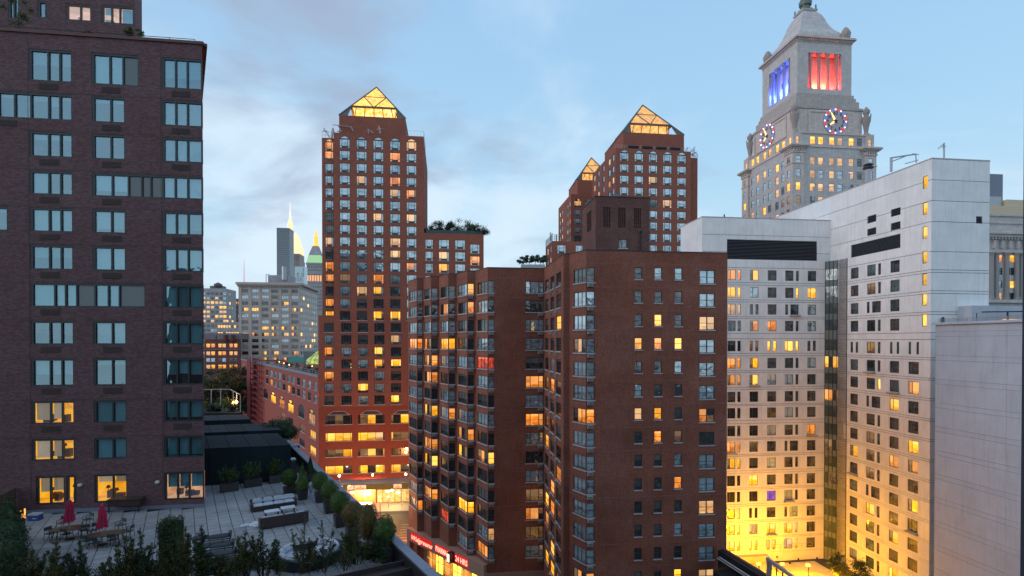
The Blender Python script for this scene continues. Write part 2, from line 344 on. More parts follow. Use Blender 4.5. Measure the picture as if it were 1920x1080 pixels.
# ================================================================ facade tools
class Fac:
    def __init__(s, p, q):
        s.p = p; s.q = q; d = Vector((q[0] - p[0], q[1] - p[1])); s.W = d.length; s.d = d / s.W
        s.n = Vector((s.d[1], -s.d[0])); s.rz = math.atan2(s.d[1], s.d[0])
    def s(s_, px, py=640.0):
        a = ray(px, py).x; return (s_.p[0] - a * s_.p[1]) / (a * s_.d[1] - s_.d[0])
    def z(s_, px, py):
        t = s_.s(px, py); y = s_.p[1] + s_.d[1] * t; return H + ray(px, py).z * y
    def pt(s_, t, z, out=0.0): return (s_.p[0] + s_.d[0] * t + s_.n[0] * out, s_.p[1] + s_.d[1] * t + s_.n[1] * out, z)
def wall_grid(mb, fac, s0, s1, z0, z1, holes, depth=.2, uo=0.0):
    cutoff = [(max(a, s0), min(b, s1), max(c, z0), min(d, z1)) for a, b, c, d in holes if a < s0 or b > s1 or c < z0 or d > z1]
    holes = [(max(a, s0), min(b, s1), max(c, z0), min(d, z1)) for a, b, c, d in holes]
    holes = [h for h in holes if h[1] - h[0] > .05 and h[3] - h[2] > .05]
    S = sorted({s0, s1} | {h[0] for h in holes} | {h[1] for h in holes}); Z = sorted({z0, z1} | {h[2] for h in holes} | {h[3] for h in holes})
    cut = lambda a, b: any(h[0] < a < h[1] and h[2] < b < h[3] for h in holes)
    for j in range(len(Z) - 1):
        if Z[j + 1] - Z[j] < 1e-5: continue
        i = 0; zc_ = (Z[j] + Z[j + 1]) / 2
        while i < len(S) - 1:
            if cut((S[i] + S[i + 1]) / 2, zc_): i += 1; continue
            k = i
            while k + 1 < len(S) - 1 and not cut((S[k + 1] + S[k + 2]) / 2, zc_): k += 1
            a, b = S[i], S[k + 1]
            mb.face([fac.pt(a, Z[j]), fac.pt(b, Z[j]), fac.pt(b, Z[j + 1]), fac.pt(a, Z[j + 1])], [(a + uo, Z[j]), (b + uo, Z[j]), (b + uo, Z[j + 1]), (a + uo, Z[j + 1])]); i = k + 1
    for a, b, c, d in holes:
        clipped = (a, b, c, d) in cutoff
        for (p, q, zz0, zz1) in ((a, a, c, d), (b, b, c, d)):
            if clipped and (abs(p - s0) < 1e-4 or abs(p - s1) < 1e-4): continue
            pts = [fac.pt(p, c), fac.pt(p, c, -depth), fac.pt(p, d, -depth), fac.pt(p, d)]
            if p == b: pts.reverse()
            mb.face(pts, [(0, c), (depth, c), (depth, d), (0, d)])
        for zz, fl in ((c, 0), (d, 1)):
            if clipped and (abs(zz - z0) < 1e-4 or abs(zz - z1) < 1e-4): continue
            pts = [fac.pt(a, zz), fac.pt(b, zz), fac.pt(b, zz, -depth), fac.pt(a, zz, -depth)]
            if fl: pts.reverse()
            mb.face(pts, [(a, 0), (b, 0), (b, depth), (a, depth)])
def shell(mb, pts, z0, z1, holes=None, depth=.2, roofmb=None, skip=()):
    holes = holes or {}; n = len(pts)
    for i in range(n):
        if i in skip: continue
        f = Fac(pts[i], pts[(i + 1) % n]); wall_grid(mb, f, 0, f.W, z0, z1, holes.get(i, []), depth, i * 3.7)
    (roofmb or mb).face([(p[0], p[1], z1 - (.0 if roofmb is None else .6)) for p in pts], [(p[0], p[1]) for p in pts])
def prism(mb, pts, z0, z1, uvk=1.0):
    n = len(pts)
    for i in range(n):
        a, b = pts[i], pts[(i + 1) % n]; L = math.hypot(b[0] - a[0], b[1] - a[1])
        mb.face([(*a, z0), (*b, z0), (*b, z1), (*a, z1)], [(0, z0), (L, z0), (L, z1), (0, z1)])
    mb.face([(*p, z1) for p in pts], [tuple(p) for p in pts]); mb.face([(*p, z0) for p in reversed(pts)])
def frustum(mb, lo, hi, z0, z1):
    n = len(lo)
    for i in range(n):
        a, b, c, d = lo[i], lo[(i + 1) % n], hi[(i + 1) % n], hi[i]; L = math.hypot(b[0] - a[0], b[1] - a[1])
        mb.face([(*a, z0), (*b, z0), (*c, z1), (*d, z1)], [(0, z0), (L, z0), (L, z1), (0, z1)])
    mb.face([(*p, z1) for p in hi], [tuple(p) for p in hi])

# window meshes: local x = along the wall, y = out of the wall (negative y = outward), z up; origin bottom-left of the opening
WC = {}
def bars(mb, xs, y0, y1, z0, z1):
    for a, b in xs: mb.box(a, b, y0, y1, z0, z1)
def win_meshes(style, w, h, fmat):
    w = round(w, 2); h = round(h, 2); key = (style, w, h, fmat)
    if key in WC: return WC[key]
    fr = MB(); pn = MB(); t = .07; y0, y1 = .08, .16; yp = .12
    def pane(a, b, c, d): pn.face([(a, yp, c), (b, yp, c), (b, yp, d), (a, yp, d)], [(a / w, c / h), (b / w, c / h), (b / w, d / h), (a / w, d / h)])
    def rim():
        fr.box(0, t, y0, y1, 0, h); fr.box(w - t, w, y0, y1, 0, h); fr.box(t, w - t, y0, y1, 0, t); fr.box(t, w - t, y0, y1, h - t, h)
    if style in ('Z', 'ZA'):                     # wide light, two narrow side lights, unit grille below
        H0 = h if style == 'Z' else h - .75
        t = .10; fr.box(0, t, y0, y1, 0, H0); fr.box(w - t, w, y0, y1, 0, H0); fr.box(t, w - t, y0, y1, H0 - t, H0); fr.box(t, w - t, y0, y1, 0, t)
        a, b = w * .22, w * .78; m = H0 * .25
        fr.box(a - .05, a + .05, y0, y1, t, H0 - t); fr.box(b - .05, b + .05, y0, y1, t, H0 - t); fr.box(a + .05, b - .05, y0 - .02, y1, t, m)
        fr.box(t, a - .05, y0, y1, m - .05, m + .05); fr.box(b + .05, w - t, y0, y1, m - .05, m + .05)
        pane(t, a - .05, t, m - .05); pane(b + .05, w - t, t, m - .05); pane(t, a - .05, m + .05, H0 - t); pane(b + .05, w - t, m + .05, H0 - t); pane(a + .05, b - .05, m, H0 - t)
        if style == 'ZA':                        # pointed arch light over it
            n = 6; pts = []
            for i in range(n + 1):
                x = w * i / n; k = 1 - abs(2 * i / n - 1); pts.append((x, H0 + (h - H0) * (k ** .6)))
            for i in range(n):
                (xa, za), (xb, zb) = pts[i], pts[i + 1]
                fr.face([(xa, -.02, H0), (xb, -.02, H0), (xb, -.02, zb), (xa, -.02, za)])
                if 0 < i < n - 1: pn.face([(xa, -.03, H0 + .12), (xb, -.03, H0 + .12), (xb, -.03, max(H0 + .12, zb - .14)), (xa, -.03, max(H0 + .12, za - .14))], [(.2, .9)] * 4)
    elif style == 'W4':                          # wide band of four lights
        rim(); k = [0, .08, .36, .66, .94, 1]
        for x in k[1:-1]: fr.box(w * x - .05, w * x + .05, y0, y1, t, h - t)
        for i in range(5): pane(w * k[i] + .05, w * k[i + 1] - .05, t, h - t)
    elif style == 'D':                           # double hung
        rim(); fr.box(t, w - t, y0, y1, h / 2 - .03, h / 2 + .03); pane(t, w - t, t, h / 2 - .03); pane(t, w - t, h / 2 + .03, h - t)
    elif style == 'DD':
        rim(); fr.box(w / 2 - .07, w / 2 + .07, y0, y1, t, h - t)
        for a, b in ((t, w / 2 - .07), (w / 2 + .07, w - t)):
            fr.box(a, b, y0, y1, h / 2 - .03, h / 2 + .03); pane(a, b, t, h / 2 - .03); pane(a, b, h / 2 + .03, h - t)
    elif style == 'T':                           # hung sides, fixed middle
        rim(); a, b = w * .26, w * .74
        for x in (a, b): fr.box(x - .05, x + .05, y0, y1, t, h - t)
        for p, q in ((t, a - .05), (b + .05, w - t)):
            fr.box(p, q, y0, y1, h / 2 - .03, h / 2 + .03); pane(p, q, t, h / 2 - .03); pane(p, q, h / 2 + .03, h - t)
        pane(a + .05, b - .05, t, h - t)
    elif style == 'P2':                          # narrow and wide
        rim(); x = w * .36; fr.box(x - .04, x + .04, y0, y1, t, h - t); pane(t, x - .04, t, h - t); pane(x + .04, w - t, t, h - t)
    elif style == 'P3':
        rim()
        for k in (1, 2): fr.box(w * k / 3 - .05, w * k / 3 + .05, y0, y1, t, h - t)
        for k in range(3): pane(w * k / 3 + .05, w * (k + 1) / 3 - .05, t, h - t)
    elif style == 'N':
        rim(); pane(t, w - t, t, h - t)
    elif style == 'ARCH':                        # three lights and a round head
        rim(); 
        for k in (1, 2): fr.box(w * k / 3 - .05, w * k / 3 + .05, y0, y1, t, h - t)
        for k in range(3): pane(w * k / 3 + .05, w * (k + 1) / 3 - .05, t, h - t)
        n = 8; r = w * .40; c = w / 2; rh = h * .55
        for i in range(n):
            t0, t1 = math.pi * i / n, math.pi * (i + 1) / n
            fr.face([(c, -.01, h), (c + r * math.cos(t0), -.01, h + rh * math.sin(t0)), (c + r * math.cos(t1), -.01, h + rh * math.sin(t1))])
            fr.tube((c + r * math.cos(t0), -.02, h + rh * math.sin(t0)), (c + r * math.cos(t1), -.02, h + rh * math.sin(t1)), .05, n=4)
            if 1 < i < n - 2: pn.face([(c, -.03, h + .12), (c + (r - .2) * math.cos(t0), -.03, h + (rh - .2) * math.sin(t0)), (c + (r - .2) * math.cos(t1), -.03, h + (rh - .2) * math.sin(t1))], [(.4, .9)] * 3)
    WC[key] = (fr.mesh('window', M[fmat]), pn); return WC[key]
PM = {}; WR = random.Random(77)
def window(fac, s0, s1, z0, z1, style, state, parent, fmat='frame', sill=None, name='window'):
    w, h = round(s1 - s0, 2), round(z1 - z0, 2); fm, pn = win_meshes(style, w, h, fmat)
    if style in ('Z', 'ZA', 'P3', 'T', 'P2', 'DD') and len(state) == 1 and state in 'oyw' and parent.get('category') == 'building':
        k = WR.random(); q = {'Z': 5, 'ZA': 5, 'P3': 3, 'T': 5, 'P2': 2, 'DD': 4}[style]; s_ = state
        if style in ('Z', 'ZA'): state = s_ * 5 if k < .45 else ('dd' + s_ * 3 if k < .7 else ('pp' + s_ + 'p' + s_ if k < .85 else s_ + 'd' + s_ + 'm' + s_))
        elif style == 'P3': state = s_ * 3 if k < .35 else ('m' + s_ + 'd' if k < .6 else ('d' + s_ + s_ if k < .8 else s_ + 'd' + 'm'))
        elif style == 'T': state = s_ * 5 if k < .5 else s_ + s_ + 'dm' + s_
        elif style == 'P2': state = s_ * 2 if k < .6 else 'm' + s_
        else: state = s_ * 4 if k < .5 else s_ + s_ + 'md'
    many = len(state) > 1
    pl = wloc(parent); p = fac.pt(s0, z0)
    o = link(name, fm, parent, (p[0] - pl[0], p[1] - pl[1], p[2] - pl[2]), fac.rz)
    if many:
        for k in range(len(pn.f)):
            m = ST[state[k % len(state)]]; key = (style, w, h, m, k)
            if key not in PM: q = MB(); q.face([pn.v[i] for i in pn.f[k]], pn.u[k]); PM[key] = q.mesh('pane', M[m])
            link('pane', PM[key], o)
    else:
        m = ST[state]; key = (style, w, h, m)
        if key not in PM: PM[key] = pn.mesh('pane', M[m])
        link('pane', PM[key], o)
    if sill:
        k = ('sill', w, sill)
        if k not in PM:
            mb = MB(); mb.box(-.08, w + .08, -.09, .10, -.14, -.003); PM[k] = mb.mesh('sill', M[sill])
        link('sill', PM[k], o)
    return o
def ac_mesh(w=.72, h=.42):
    k = ('ac', w, h)
    if k not in PM:
        mb = MB(); mb.box(0, w, -.32, .02, 0, h)
        for i in range(4): mb.box(.06, w - .06, -.335, -.321, .06 + i * .085, .10 + i * .085, 1)
        PM[k] = mb.mesh('air_conditioner', [M['ac'], M['acdark']])
    return PM[k]
def put_ac(fac, s0, z, parent, w=.72, h=.42):
    p = fac.pt(s0, z); pl = wloc(parent); return link('air_conditioner', ac_mesh(w, h), parent, (p[0] - pl[0], p[1] - pl[1], p[2] - pl[2]), fac.rz)
def railing(mb, pts, h=1.0, n=8, r=.03, mids=1):
    for a, b in zip(pts, pts[1:]):
        a, b = Vector(a), Vector(b)
        for k in range(mids + 1): zz = Vector((0, 0, h * (1 - k / (mids + 1)))); mb.tube(a + zz, b + zz, r, n=4)
        for i in range(n + 1): p = a.lerp(b, i / n); mb.tube(p, p + Vector((0, 0, h)), r, n=4)
def louver_part(fac, s0, s1, z0, z1, parent, n, name='louver_grille', slat=.06):
    mb = MB(); mb.ob(fac.p, fac.d, s0, s1, -.25, -.2, z0, z1, 1)
    for i in range(n):
        z = z0 + (z1 - z0) * (i + .5) / n
        a, b, c, d = fac.pt(s0, z - slat, .02), fac.pt(s1, z - slat, .02), fac.pt(s1, z + slat, -.12), fac.pt(s0, z + slat, -.12); mb.face([a, b, c, d])
    return mb.build(name, [M['louver'], M['void']], parent)
# ================================================================ ground
def plane_obj(name, x0, x1, y0, y1, z, m):
    mb = MB(); mb.face([(x0, y0, z), (x1, y0, z), (x1, y1, z), (x0, y1, z)], [(x0, y0), (x1, y0), (x1, y1), (x0, y1)])
    return struct(mb.build(name, m))
M['ground'] = mat('city_ground', (.06, .06, .062), .9, var=.3, vs=.05)
M['asphalt'] = mat('asphalt', (.055, .055, .056), .62, var=.35, vs=.6, bump=.1)
M['pave'] = mat('concrete_pavement', (.30, .29, .27), .85, var=.2, vs=.8)
M['paint'] = mat('road_paint', (.22, .21, .19), .7, var=.2, vs=2)
plane_obj('ground', -6000, 6000, -400, 9000, -.02, M['ground'])

# unseen building added behind the viewpoint to shade the terrace and the lower storeys
HB = thing('own_building', 'brick apartment house behind the viewpoint, outside the picture', 'building', (0, -14, 0)); mb = MB()
prism(mb, [(-42, -22), (48, -22), (48, -5), (-42, -5)], 0, H + 11); mb.build('wall', mat('own_brick', (.16, .09, .08), .9, var=.2), HB)
# ================================================================ left plum-brick tower (vertical faces leave a hidden flank)
TZ = 27.9                                                # terrace level
U1 = Vector((.9913, .1315)); D2 = Vector((-.527, .850)); E2 = Vector((.850, .527))
tc_ = P2(382, 42.0); tl_ = add2(tc_, U1, -27)
fT = Fac(tl_, tc_); tTop = fT.z(378, 84)
T1 = thing('apartment_tower', 'dark plum brick apartment tower with corner windows beside the paved roof terrace', 'building', (tl_[0], tl_[1], 0))
WOFF = wloc(T1)
M['room_dark'] = mat('room_dark', (.05, .05, .055), .9)
M['teal_glass'] = None
def glass_mat(name, refl, tint=(.75, .92, .95)):
    g = NT(name); tr = g.n('ShaderNodeBsdfTransparent'); tr.inputs[0].default_value = (*tint, 1); gl = g.n('ShaderNodeBsdfGlossy'); gl.inputs['Roughness'].default_value = .02; gl.inputs['Color'].default_value = (.52, .76, .88, 1)
    mx = g.n('ShaderNodeMixShader'); co = g.n('ShaderNodeTexCoord').outputs['Object']
    bp = g.n('ShaderNodeBump'); bp.inputs['Strength'].default_value = .06; bp.inputs['Distance'].default_value = .2; g.put(bp.inputs['Height'], g.noise(co, .8, 2)); g.t.links.new(bp.outputs[0], gl.inputs['Normal'])
    mx.inputs[0].default_value = refl; g.t.links.new(tr.outputs[0], mx.inputs[1]); g.t.links.new(gl.outputs[0], mx.inputs[2]); g.t.links.new(mx.outputs[0], g.o.inputs[0]); return g.m
M['tglass'] = glass_mat('tower_glass', .36)
def fabric_blind(name, c, e=None, es=0):
    g = NT(name); co = g.n('ShaderNodeTexCoord').outputs['Object']; rnd = g.n('ShaderNodeObjectInfo').outputs['Random']
    n = g.noise(g.scale(co, (6, 1, .6)), 1.0, 4); k = g.math('ADD', g.mr(n, .3, .7, .85, 1.1), g.math('MULTIPLY_ADD', rnd, .7, -.35))
    x = g.n('ShaderNodeVectorMath', operation='SCALE'); x.inputs[0].default_value = c; g.put(x.inputs[3], k); g.put(g.b.inputs['Base Color'], x.outputs[0]); g.b.inputs['Roughness'].default_value = .9
    if e: g.put(g.b.inputs['Emission Color'], (*e, 1)); g.put(g.b.inputs['Emission Strength'], g.math('MULTIPLY', k, es))
    return g.m
M['blind'] = fabric_blind('blind_fabric', (.18, .36, .40)); M['blind_lit'] = fabric_blind('blind_fabric_backlit', (.5, .45, .4), (.85, .48, .26), .42)  # second fabric carries the room's backlight as its own emission
def room_mat(name, hi, lo, s):
    g = NT(name); co = g.n('ShaderNodeTexCoord').outputs['Object']; n = g.noise(co, .9, 3); v = g.n('ShaderNodeTexVoronoi', distance='CHEBYCHEV'); g.put(v.inputs[0], co); v.inputs['Scale'].default_value = 1.3
    c = g.mix(g.mr(n, .35, .65), lo, hi); sc_ = g.n('ShaderNodeSeparateColor'); g.put(sc_.inputs[0], v.outputs['Color']); c = g.mix(g.mr(sc_.outputs[0], .7, .9, 0, .5), c, tuple(x * .35 for x in lo))
    g.put(g.b.inputs['Base Color'], (.3, .2, .1, 1)); g.put(g.b.inputs['Emission Color'], c); g.put(g.b.inputs['Emission Strength'], s); return g.m
M['room_y'] = room_mat('room_glow_amber', (1, .44, .02), (.8, .25, .01), 1.3); M['room_o'] = room_mat('room_glow_peach', (1, .50, .26), (.55, .2, .08), .95)
M['furn'] = mat('furniture_dark', (.06, .035, .03), .7); M['lampg'] = mat('lamp_glow', (1, .7, .3), emit=(1, .55, .12), es=5)
def tower_window(fac, px0, px1, y0, y1, pyref, splits, drops, lit=None, panel=None, inset=.16, root=None):
    root = root or T1
    s0, s1 = fac.s(px0), fac.s(px1); z1, z0 = fac.z((px0 + px1) / 2 if pyref is None else pyref, y0), fac.z((px0 + px1) / 2 if pyref is None else pyref, y1)
    w, h = s1 - s0, z1 - z0; t = .11; fr = MB(); ya, yb = .03, .17
    fr.box(0, t * 1.5, ya, yb, 0, h); fr.box(w - t * .7, w, ya, yb, 0, h); fr.box(t * 1.5, w - t * .7, ya, yb, 0, t * .9); fr.box(t * 1.5, w - t * .7, ya, yb, h - t * 1.5, h)
    xs = [0.0] + splits + [1.0]; X = [t * 1.5 + (w - t * 2.2) * k for k in xs]
    for x in X[1:-1]: fr.box(x - .055, x + .055, ya - .01, yb, t * .9, h - t * 1.5)
    p = fac.pt(s0, z0); pl = wloc(root); o = fr.build('window', M['frame'], root, (p[0] - pl[0], p[1] - pl[1], p[2] - pl[2])); o.rotation_euler = (0, 0, fac.rz)
    for i in range(len(X) - 1):
        a, b = X[i] + (.055 if i else 0), X[i + 1] - (.055 if i < len(X) - 2 else 0)
        pn = MB(); pn.face([(a, .13, t * .9), (b, .13, t * .9), (b, .13, h - t * 1.5), (a, .13, h - t * 1.5)])
        is_p = panel and i in panel
        pn.build('panel' if is_p else 'pane', M['pane_grey'] if is_p else M['tglass'], o, (0, 0, 0))
        if is_p: continue
        dr = drops[i] if i < len(drops) else drops[-1]
        if dr > 0:
            bl = MB(); top = h - t * 1.5; bot = top - (top - t) * dr
            n = 5
            for k in range(n):
                xa, xb = a + .03 + (b - a - .06) * k / n, a + .03 + (b - a - .06) * (k + 1) / n; oo = .02 * math.sin(k * 2.1)
                bl.face([(xa, .27 + oo, bot), (xb, .27 + .02 * math.sin((k + 1) * 2.1), bot), (xb, .27 + .02 * math.sin((k + 1) * 2.1), top), (xa, .27 + oo, top)])
            bl.box(a + .03, b - .03, .25, .29, bot - .05, bot)
            bl.build('blind', M['blind_lit'] if lit == 'room_y' else M['blind'], o, (0, 0, 0))
    rm = MB(); dp = 2.6
    kx = .55 * dp; rm.face([(-kx, dp, 0), (w - kx, dp, 0), (w - kx, dp, h), (-kx, dp, h)]); rm.face([(0, .2, 0), (-kx, dp, 0), (-kx, dp, h), (0, .2, h)]); rm.face([(w - kx, dp, 0), (w, .2, 0), (w, .2, h), (w - kx, dp, h)])
    rm.face([(0, .2, h), (-kx, dp, h), (w - kx, dp, h), (w, .2, h)]); rm.face([(0, .2, 0), (w, .2, 0), (w - kx, dp, 0), (-kx, dp, 0)])
    rm.build('room', M[lit] if lit else M['room_dark'], o, (0, 0, 0))
    rg = random.Random(int(px0 * 7 + y0)); fu = MB()
    for k in range(3):
        x = rg.uniform(.1, .75) * w; ww = rg.uniform(.25, .7); hh = rg.uniform(.15, .42) * h; y = rg.uniform(.5, 1.5); x -= .45 * y; x1 = min(w - .1 - .7 * y, x + ww)
        fu.box(x, x1, y, y + .4, .03, hh)
        if rg.random() < .5: fu.tube((x + .1, y, hh), (x + .1, y, hh + .25), .02); fu.lathe((x + .1, y, hh + .25), [(.16, 0), (.1, .2)], 8)
    fu.build('furniture', M['furn'], o, (0, 0, 0))
    return o, (s0, s1, z0, z1)
M['pane_grey'] = mat('spandrel_glass', (.06, .085, .10), .12, spec=.9)
rowsT = [(107, 165), (187, 235), (257, 303), (328.5, 372), (396, 440), (464, 509), (533, 577), (602.5, 646), (671.5, 722), (749, 791), (818, 858), (886, 938)]
c1, c2, c3 = (58, 138), (175, 236.5), (306, 380.5)
S3, S2 = [.42, .72], [.56]
holesT = []
def tw(cpx, row, splits, drops, lit=None, panel=None, px=None):
    y0, y1 = rowsT[row]; o, hl = tower_window(fT, cpx[0], cpx[1], y0, y1, 305, splits, drops, lit, panel); holesT.append(hl)
    a = hl[0] + (fT.s(cpx[0] + 18) - fT.s(cpx[0])); 
    if row < 10 and px is None: vents.append((a, hl[2] - .62))
    return o
vents = []
S33 = [.31, .63]
dr1 = [[.42] * 3, [0, 0, 0], [.2, .2, .2], [.9, 0, 0], [.95] * 3, [.45] * 3, None, [0, 0, 0], [.55] * 3, [.85, .8, 0], [.9, .85, 0], None]
lit1 = [None, None, None, None, None, None, None, None, None, 'room_y', 'room_y', 'room_y']
for r in range(12):
    if r == 1: tw((-20, 138), 1, [.10, .30, .50, .72, .86], [0, .1, 0, .2, .4, .1]); continue
    if r == 6: tw((58, 273), 6, [.19, .285, .385, .55, .67, .77], [.97, .97, .97, 0, .97, .97, 0], None, [3, 6]); continue
    if r == 11: tw((65, 119), 11, [.48], [.55, .5], 'room_y', px=1); tw((122, 141), 11, [.9], [0], 'room_y', px=1); continue
    tw(c1, r, S3, dr1[r], lit1[r])
dr2 = [[.97, .97], [.12, .12], [0, 0], None, [.8, .8], [.97, .97], None, [.97, .97], [.15, .15], [.97, .97], [.97, .97], [.22, .22]]
for r in range(12):
    if r == 0: tw((175, 263), 0, [.36, .66], [.98, .98, 0], None, [2]); continue
    if r == 3: tw((175, 380.5), 3, [.16, .31, .435, .52, .635, .75, .87], [.72, .72, 0, 0, 0, .97, .97, .97], None, [2, 3, 4]); continue
    if r == 6: continue
    tw(c2, r, S2, dr2[r], 'room_y' if r == 11 else None)
dr3 = [[.6] * 3, [.97] * 3, [.97] * 3, None, [.97, .97, .75], [.97] * 3, [.97] * 3, [.97] * 3, [.6, .55, .6], [.82] * 3, [.92] * 3, [.52] * 3]
for r in range(12):
    if r == 3: continue
    tw(c3, r, S33, dr3[r], 'room_o' if r == 11 else None)
y0, y1 = rowsT[4]; o, hl = tower_window(fT, -40, 16, y0, y1, 305, [.5], [0, .1]); holesT.append(hl)
wb = MB(); wall_grid(wb, fT, 0, fT.W, TZ - 28, tTop, holesT, .16)
back = [add2(tc_, D2, 16), add2(tl_, D2, 16)]
for a, b in ((tc_, back[0]), (back[0], back[1]), (back[1], tl_)): f = Fac(a, b); wall_grid(wb, f, 0, f.W, 0, tTop, [], 0)
wb.build('wall', M['tower_brick'], T1)
rf = MB(); rf.face([(*p, tTop - .5) for p in (tl_, tc_, back[0], back[1])]); rf.build('roof', M['roof'], T1)
vb = MB(); vb.box(0, 1.35, -.025, .0, 0, .46); 
for i in range(5): vb.box(.05, 1.3, -.05, -.025, .05 + i * .085, .085 + i * .085)
vme = vb.mesh('vent_grille', M['grille'])
for a, z in vents:
    p = fT.pt(a, z); link('vent_grille', vme, T1, (p[0] - WOFF[0], p[1] - WOFF[1], p[2] - WOFF[2]), fT.rz)
cp = MB(); cp.ob(tl_, U1, 0, fT.W + .1, -.35, .12, tTop, tTop + .22); cp.ob(tc_, D2, .1, 16, -.12, .35, tTop, tTop + .22); cp.build('coping', M['coping'], T1)
jb = MB()
for r in range(1, 11): z = fT.z(305, rowsT[r][0]) + .08; jb.ob(tl_, U1, 0, fT.W, .0, .012, z, z + .035)
for px in (55.5, 303.5): s_ = fT.s(px); jb.ob(tl_, U1, s_, s_ + .03, .0, .012, TZ + 1, tTop)
jb.build('expansion_joint', M['grille'], T1)
sk = MB(); sk.ob(tl_, U1, 0, fT.W + .03, 0, .05, TZ, TZ + .28); sk.build('base_flashing', M['greycap'], T1)
for px, py in ((150, 909), (295, 903.5)):
    s_ = fT.s(px); z = fT.z(px, py); lb = MB(); p = fT.pt(s_, z, .12); lb.lathe(p, [(.02, -.15), (.13, -.1), (.17, 0), (.13, .1), (.02, .15)], 10); lb.tube(fT.pt(s_, z, 0), p, .05); lb.smooth = True
    lb.build('wall_lamp', M['wl'] if 'wl' in M else mat('lamp_globe', (.5, .48, .45), .4), T1)
cg = MB(); s_ = fT.s(385.5)   # roof-top rail on the tower
railing(cg, [fT.pt(0, tTop + .2, -.6), fT.pt(fT.s(362), tTop + .2, -.6)], .5, 14, .025, 0); cg.build('railing', M['blackmetal'], T1)
# upper set-back storeys
q1 = P2(257, 46.5); q0 = add2(q1, U1, -24); fS = Fac(q0, q1); zT = fS.z(200, -130); S1 = thing('penthouse_block', 'set back upper storeys of plum brick behind planted roof edge, top left', 'building', (q0[0], q0[1], tTop - .5))
hs = []
for (a, b, y0, y1, sp, drp, lt) in ((20, 40, -20, 35, [.5], [0, 0], None), (75, 93, 2, 34, [.9], [0, 0], None), (128, 174.5, 8, 39, [.57], [0, 0], 'room_o'), (194, 254, 11, 45, [.28, .56], [.4, 0, .9], 'room_o'), (-30, 25, -90, -45, [.5], [.5, .5], None), (120, 180, -90, -45, [.5], [.5, .5], None)):
    o, hl = tower_window(fS, a, b, y0, y1, None, sp, drp, lt, root=S1); hs.append(hl)
wb = MB(); wall_grid(wb, fS, 0, fS.W, tTop - .6, zT, hs, .16); bk = [add2(q1, D2, 10), add2(q0, D2, 10)]
for a, b in ((q1, bk[0]), (bk[0], bk[1]), (bk[1], q0)): f = Fac(a, b); wall_grid(wb, f, 0, f.W, tTop - .6, zT, [], 0)
wb.face([(*p, zT) for p in (q0, q1, bk[0], bk[1])]); wb.build('wall', M['tower_brick'], S1)

# ================================================================ brown brick apartment block with zig-zag bays
A_ = Vector((.479, -.878))
t1 = P2(781.7, 97.0); s0 = hit(t1, A_, 765.5); e1 = hit(t1, U, 794); t2 = hit(e1, A_, 808.3); e2 = hit(t2, U, 823); t3 = hit(e2, A_, 840.5); e3 = hit(t3, U, 856)
t4 = hit(e3, A_, 876); e4 = hit(t4, U, 891); t5 = hit(e4, A_, 914.4); w5 = hit(t5, U, 1020)
l6 = hit(w5, V, 1056.5); t6 = P2(1098.5, 66.6); a6 = hit(t6, A_, 1066)
k = ((a6[0] - l6[0]) * U[0] + (a6[1] - l6[1]) * U[1]); m6 = add2(l6, U, k)
r7 = hit(t6, U, 1363.5); bkr = add2(r7, V, 17); bkl = add2(s0, V, 14)
ring = [s0, t1, e1, t2, e2, t3, e3, t4, e4, t5, w5, l6, m6, t6, r7, bkr, bkl]
B2 = thing('apartment_block', 'brown brick apartment block with zig zag bay windows above the red lit pharmacy sign', 'building', (t5[0], t5[1], 0))
zR = H + 11.35; FL = 2.95
facs = [Fac(ring[i], ring[(i + 1) % len(ring)]) for i in range(len(ring))]
H2 = {i: [] for i in range(len(ring))}
def addw(i, pa, pb, zs, hgt, style, st, sill='sill', fm='aframe'):
    f = facs[i]; a, b = max(.03, f.s(pa)), min(f.W - .03, f.s(pb)); H2[i].append((a, b, zs, zs + hgt)); window(f, a, b, zs, zs + hgt, style, st, B2, fm, sill)
bayA = ["dddpd", "ddod"'p', "pppdd", "oo"'y'"dp", "popp"'r', "dodd"'p', "pdpd"'d', "py"'p'"pp", "dddo"'d', "doddm"[:3] + 'yo', "dydd"'d', "dd"'d'"dd", "po"'d'"yd", "pdr"'d'"p", "---"'p'"o"]
bayF = ["dddyd", "dddod", "pppdp", "o"'d'"y"'d'"p", "poppr", "dodd"'p', "pdpdd", "pyopp", "dddo"'d', "doddy", "dyd"'d'"d", "ddd"'d'"d", "pod"'y'"d", "od"'d'"dw", "---pp"]
apx = [(767.8, 781), (796, 807.6), (826.7, 839.8), (859.4, 875.3), (895.5, 913.6)]
fpx = [(782.4, 792), (809, 820.5), (841.3, 853.3), (876.8, 888.6), (915.2, 926.7)]
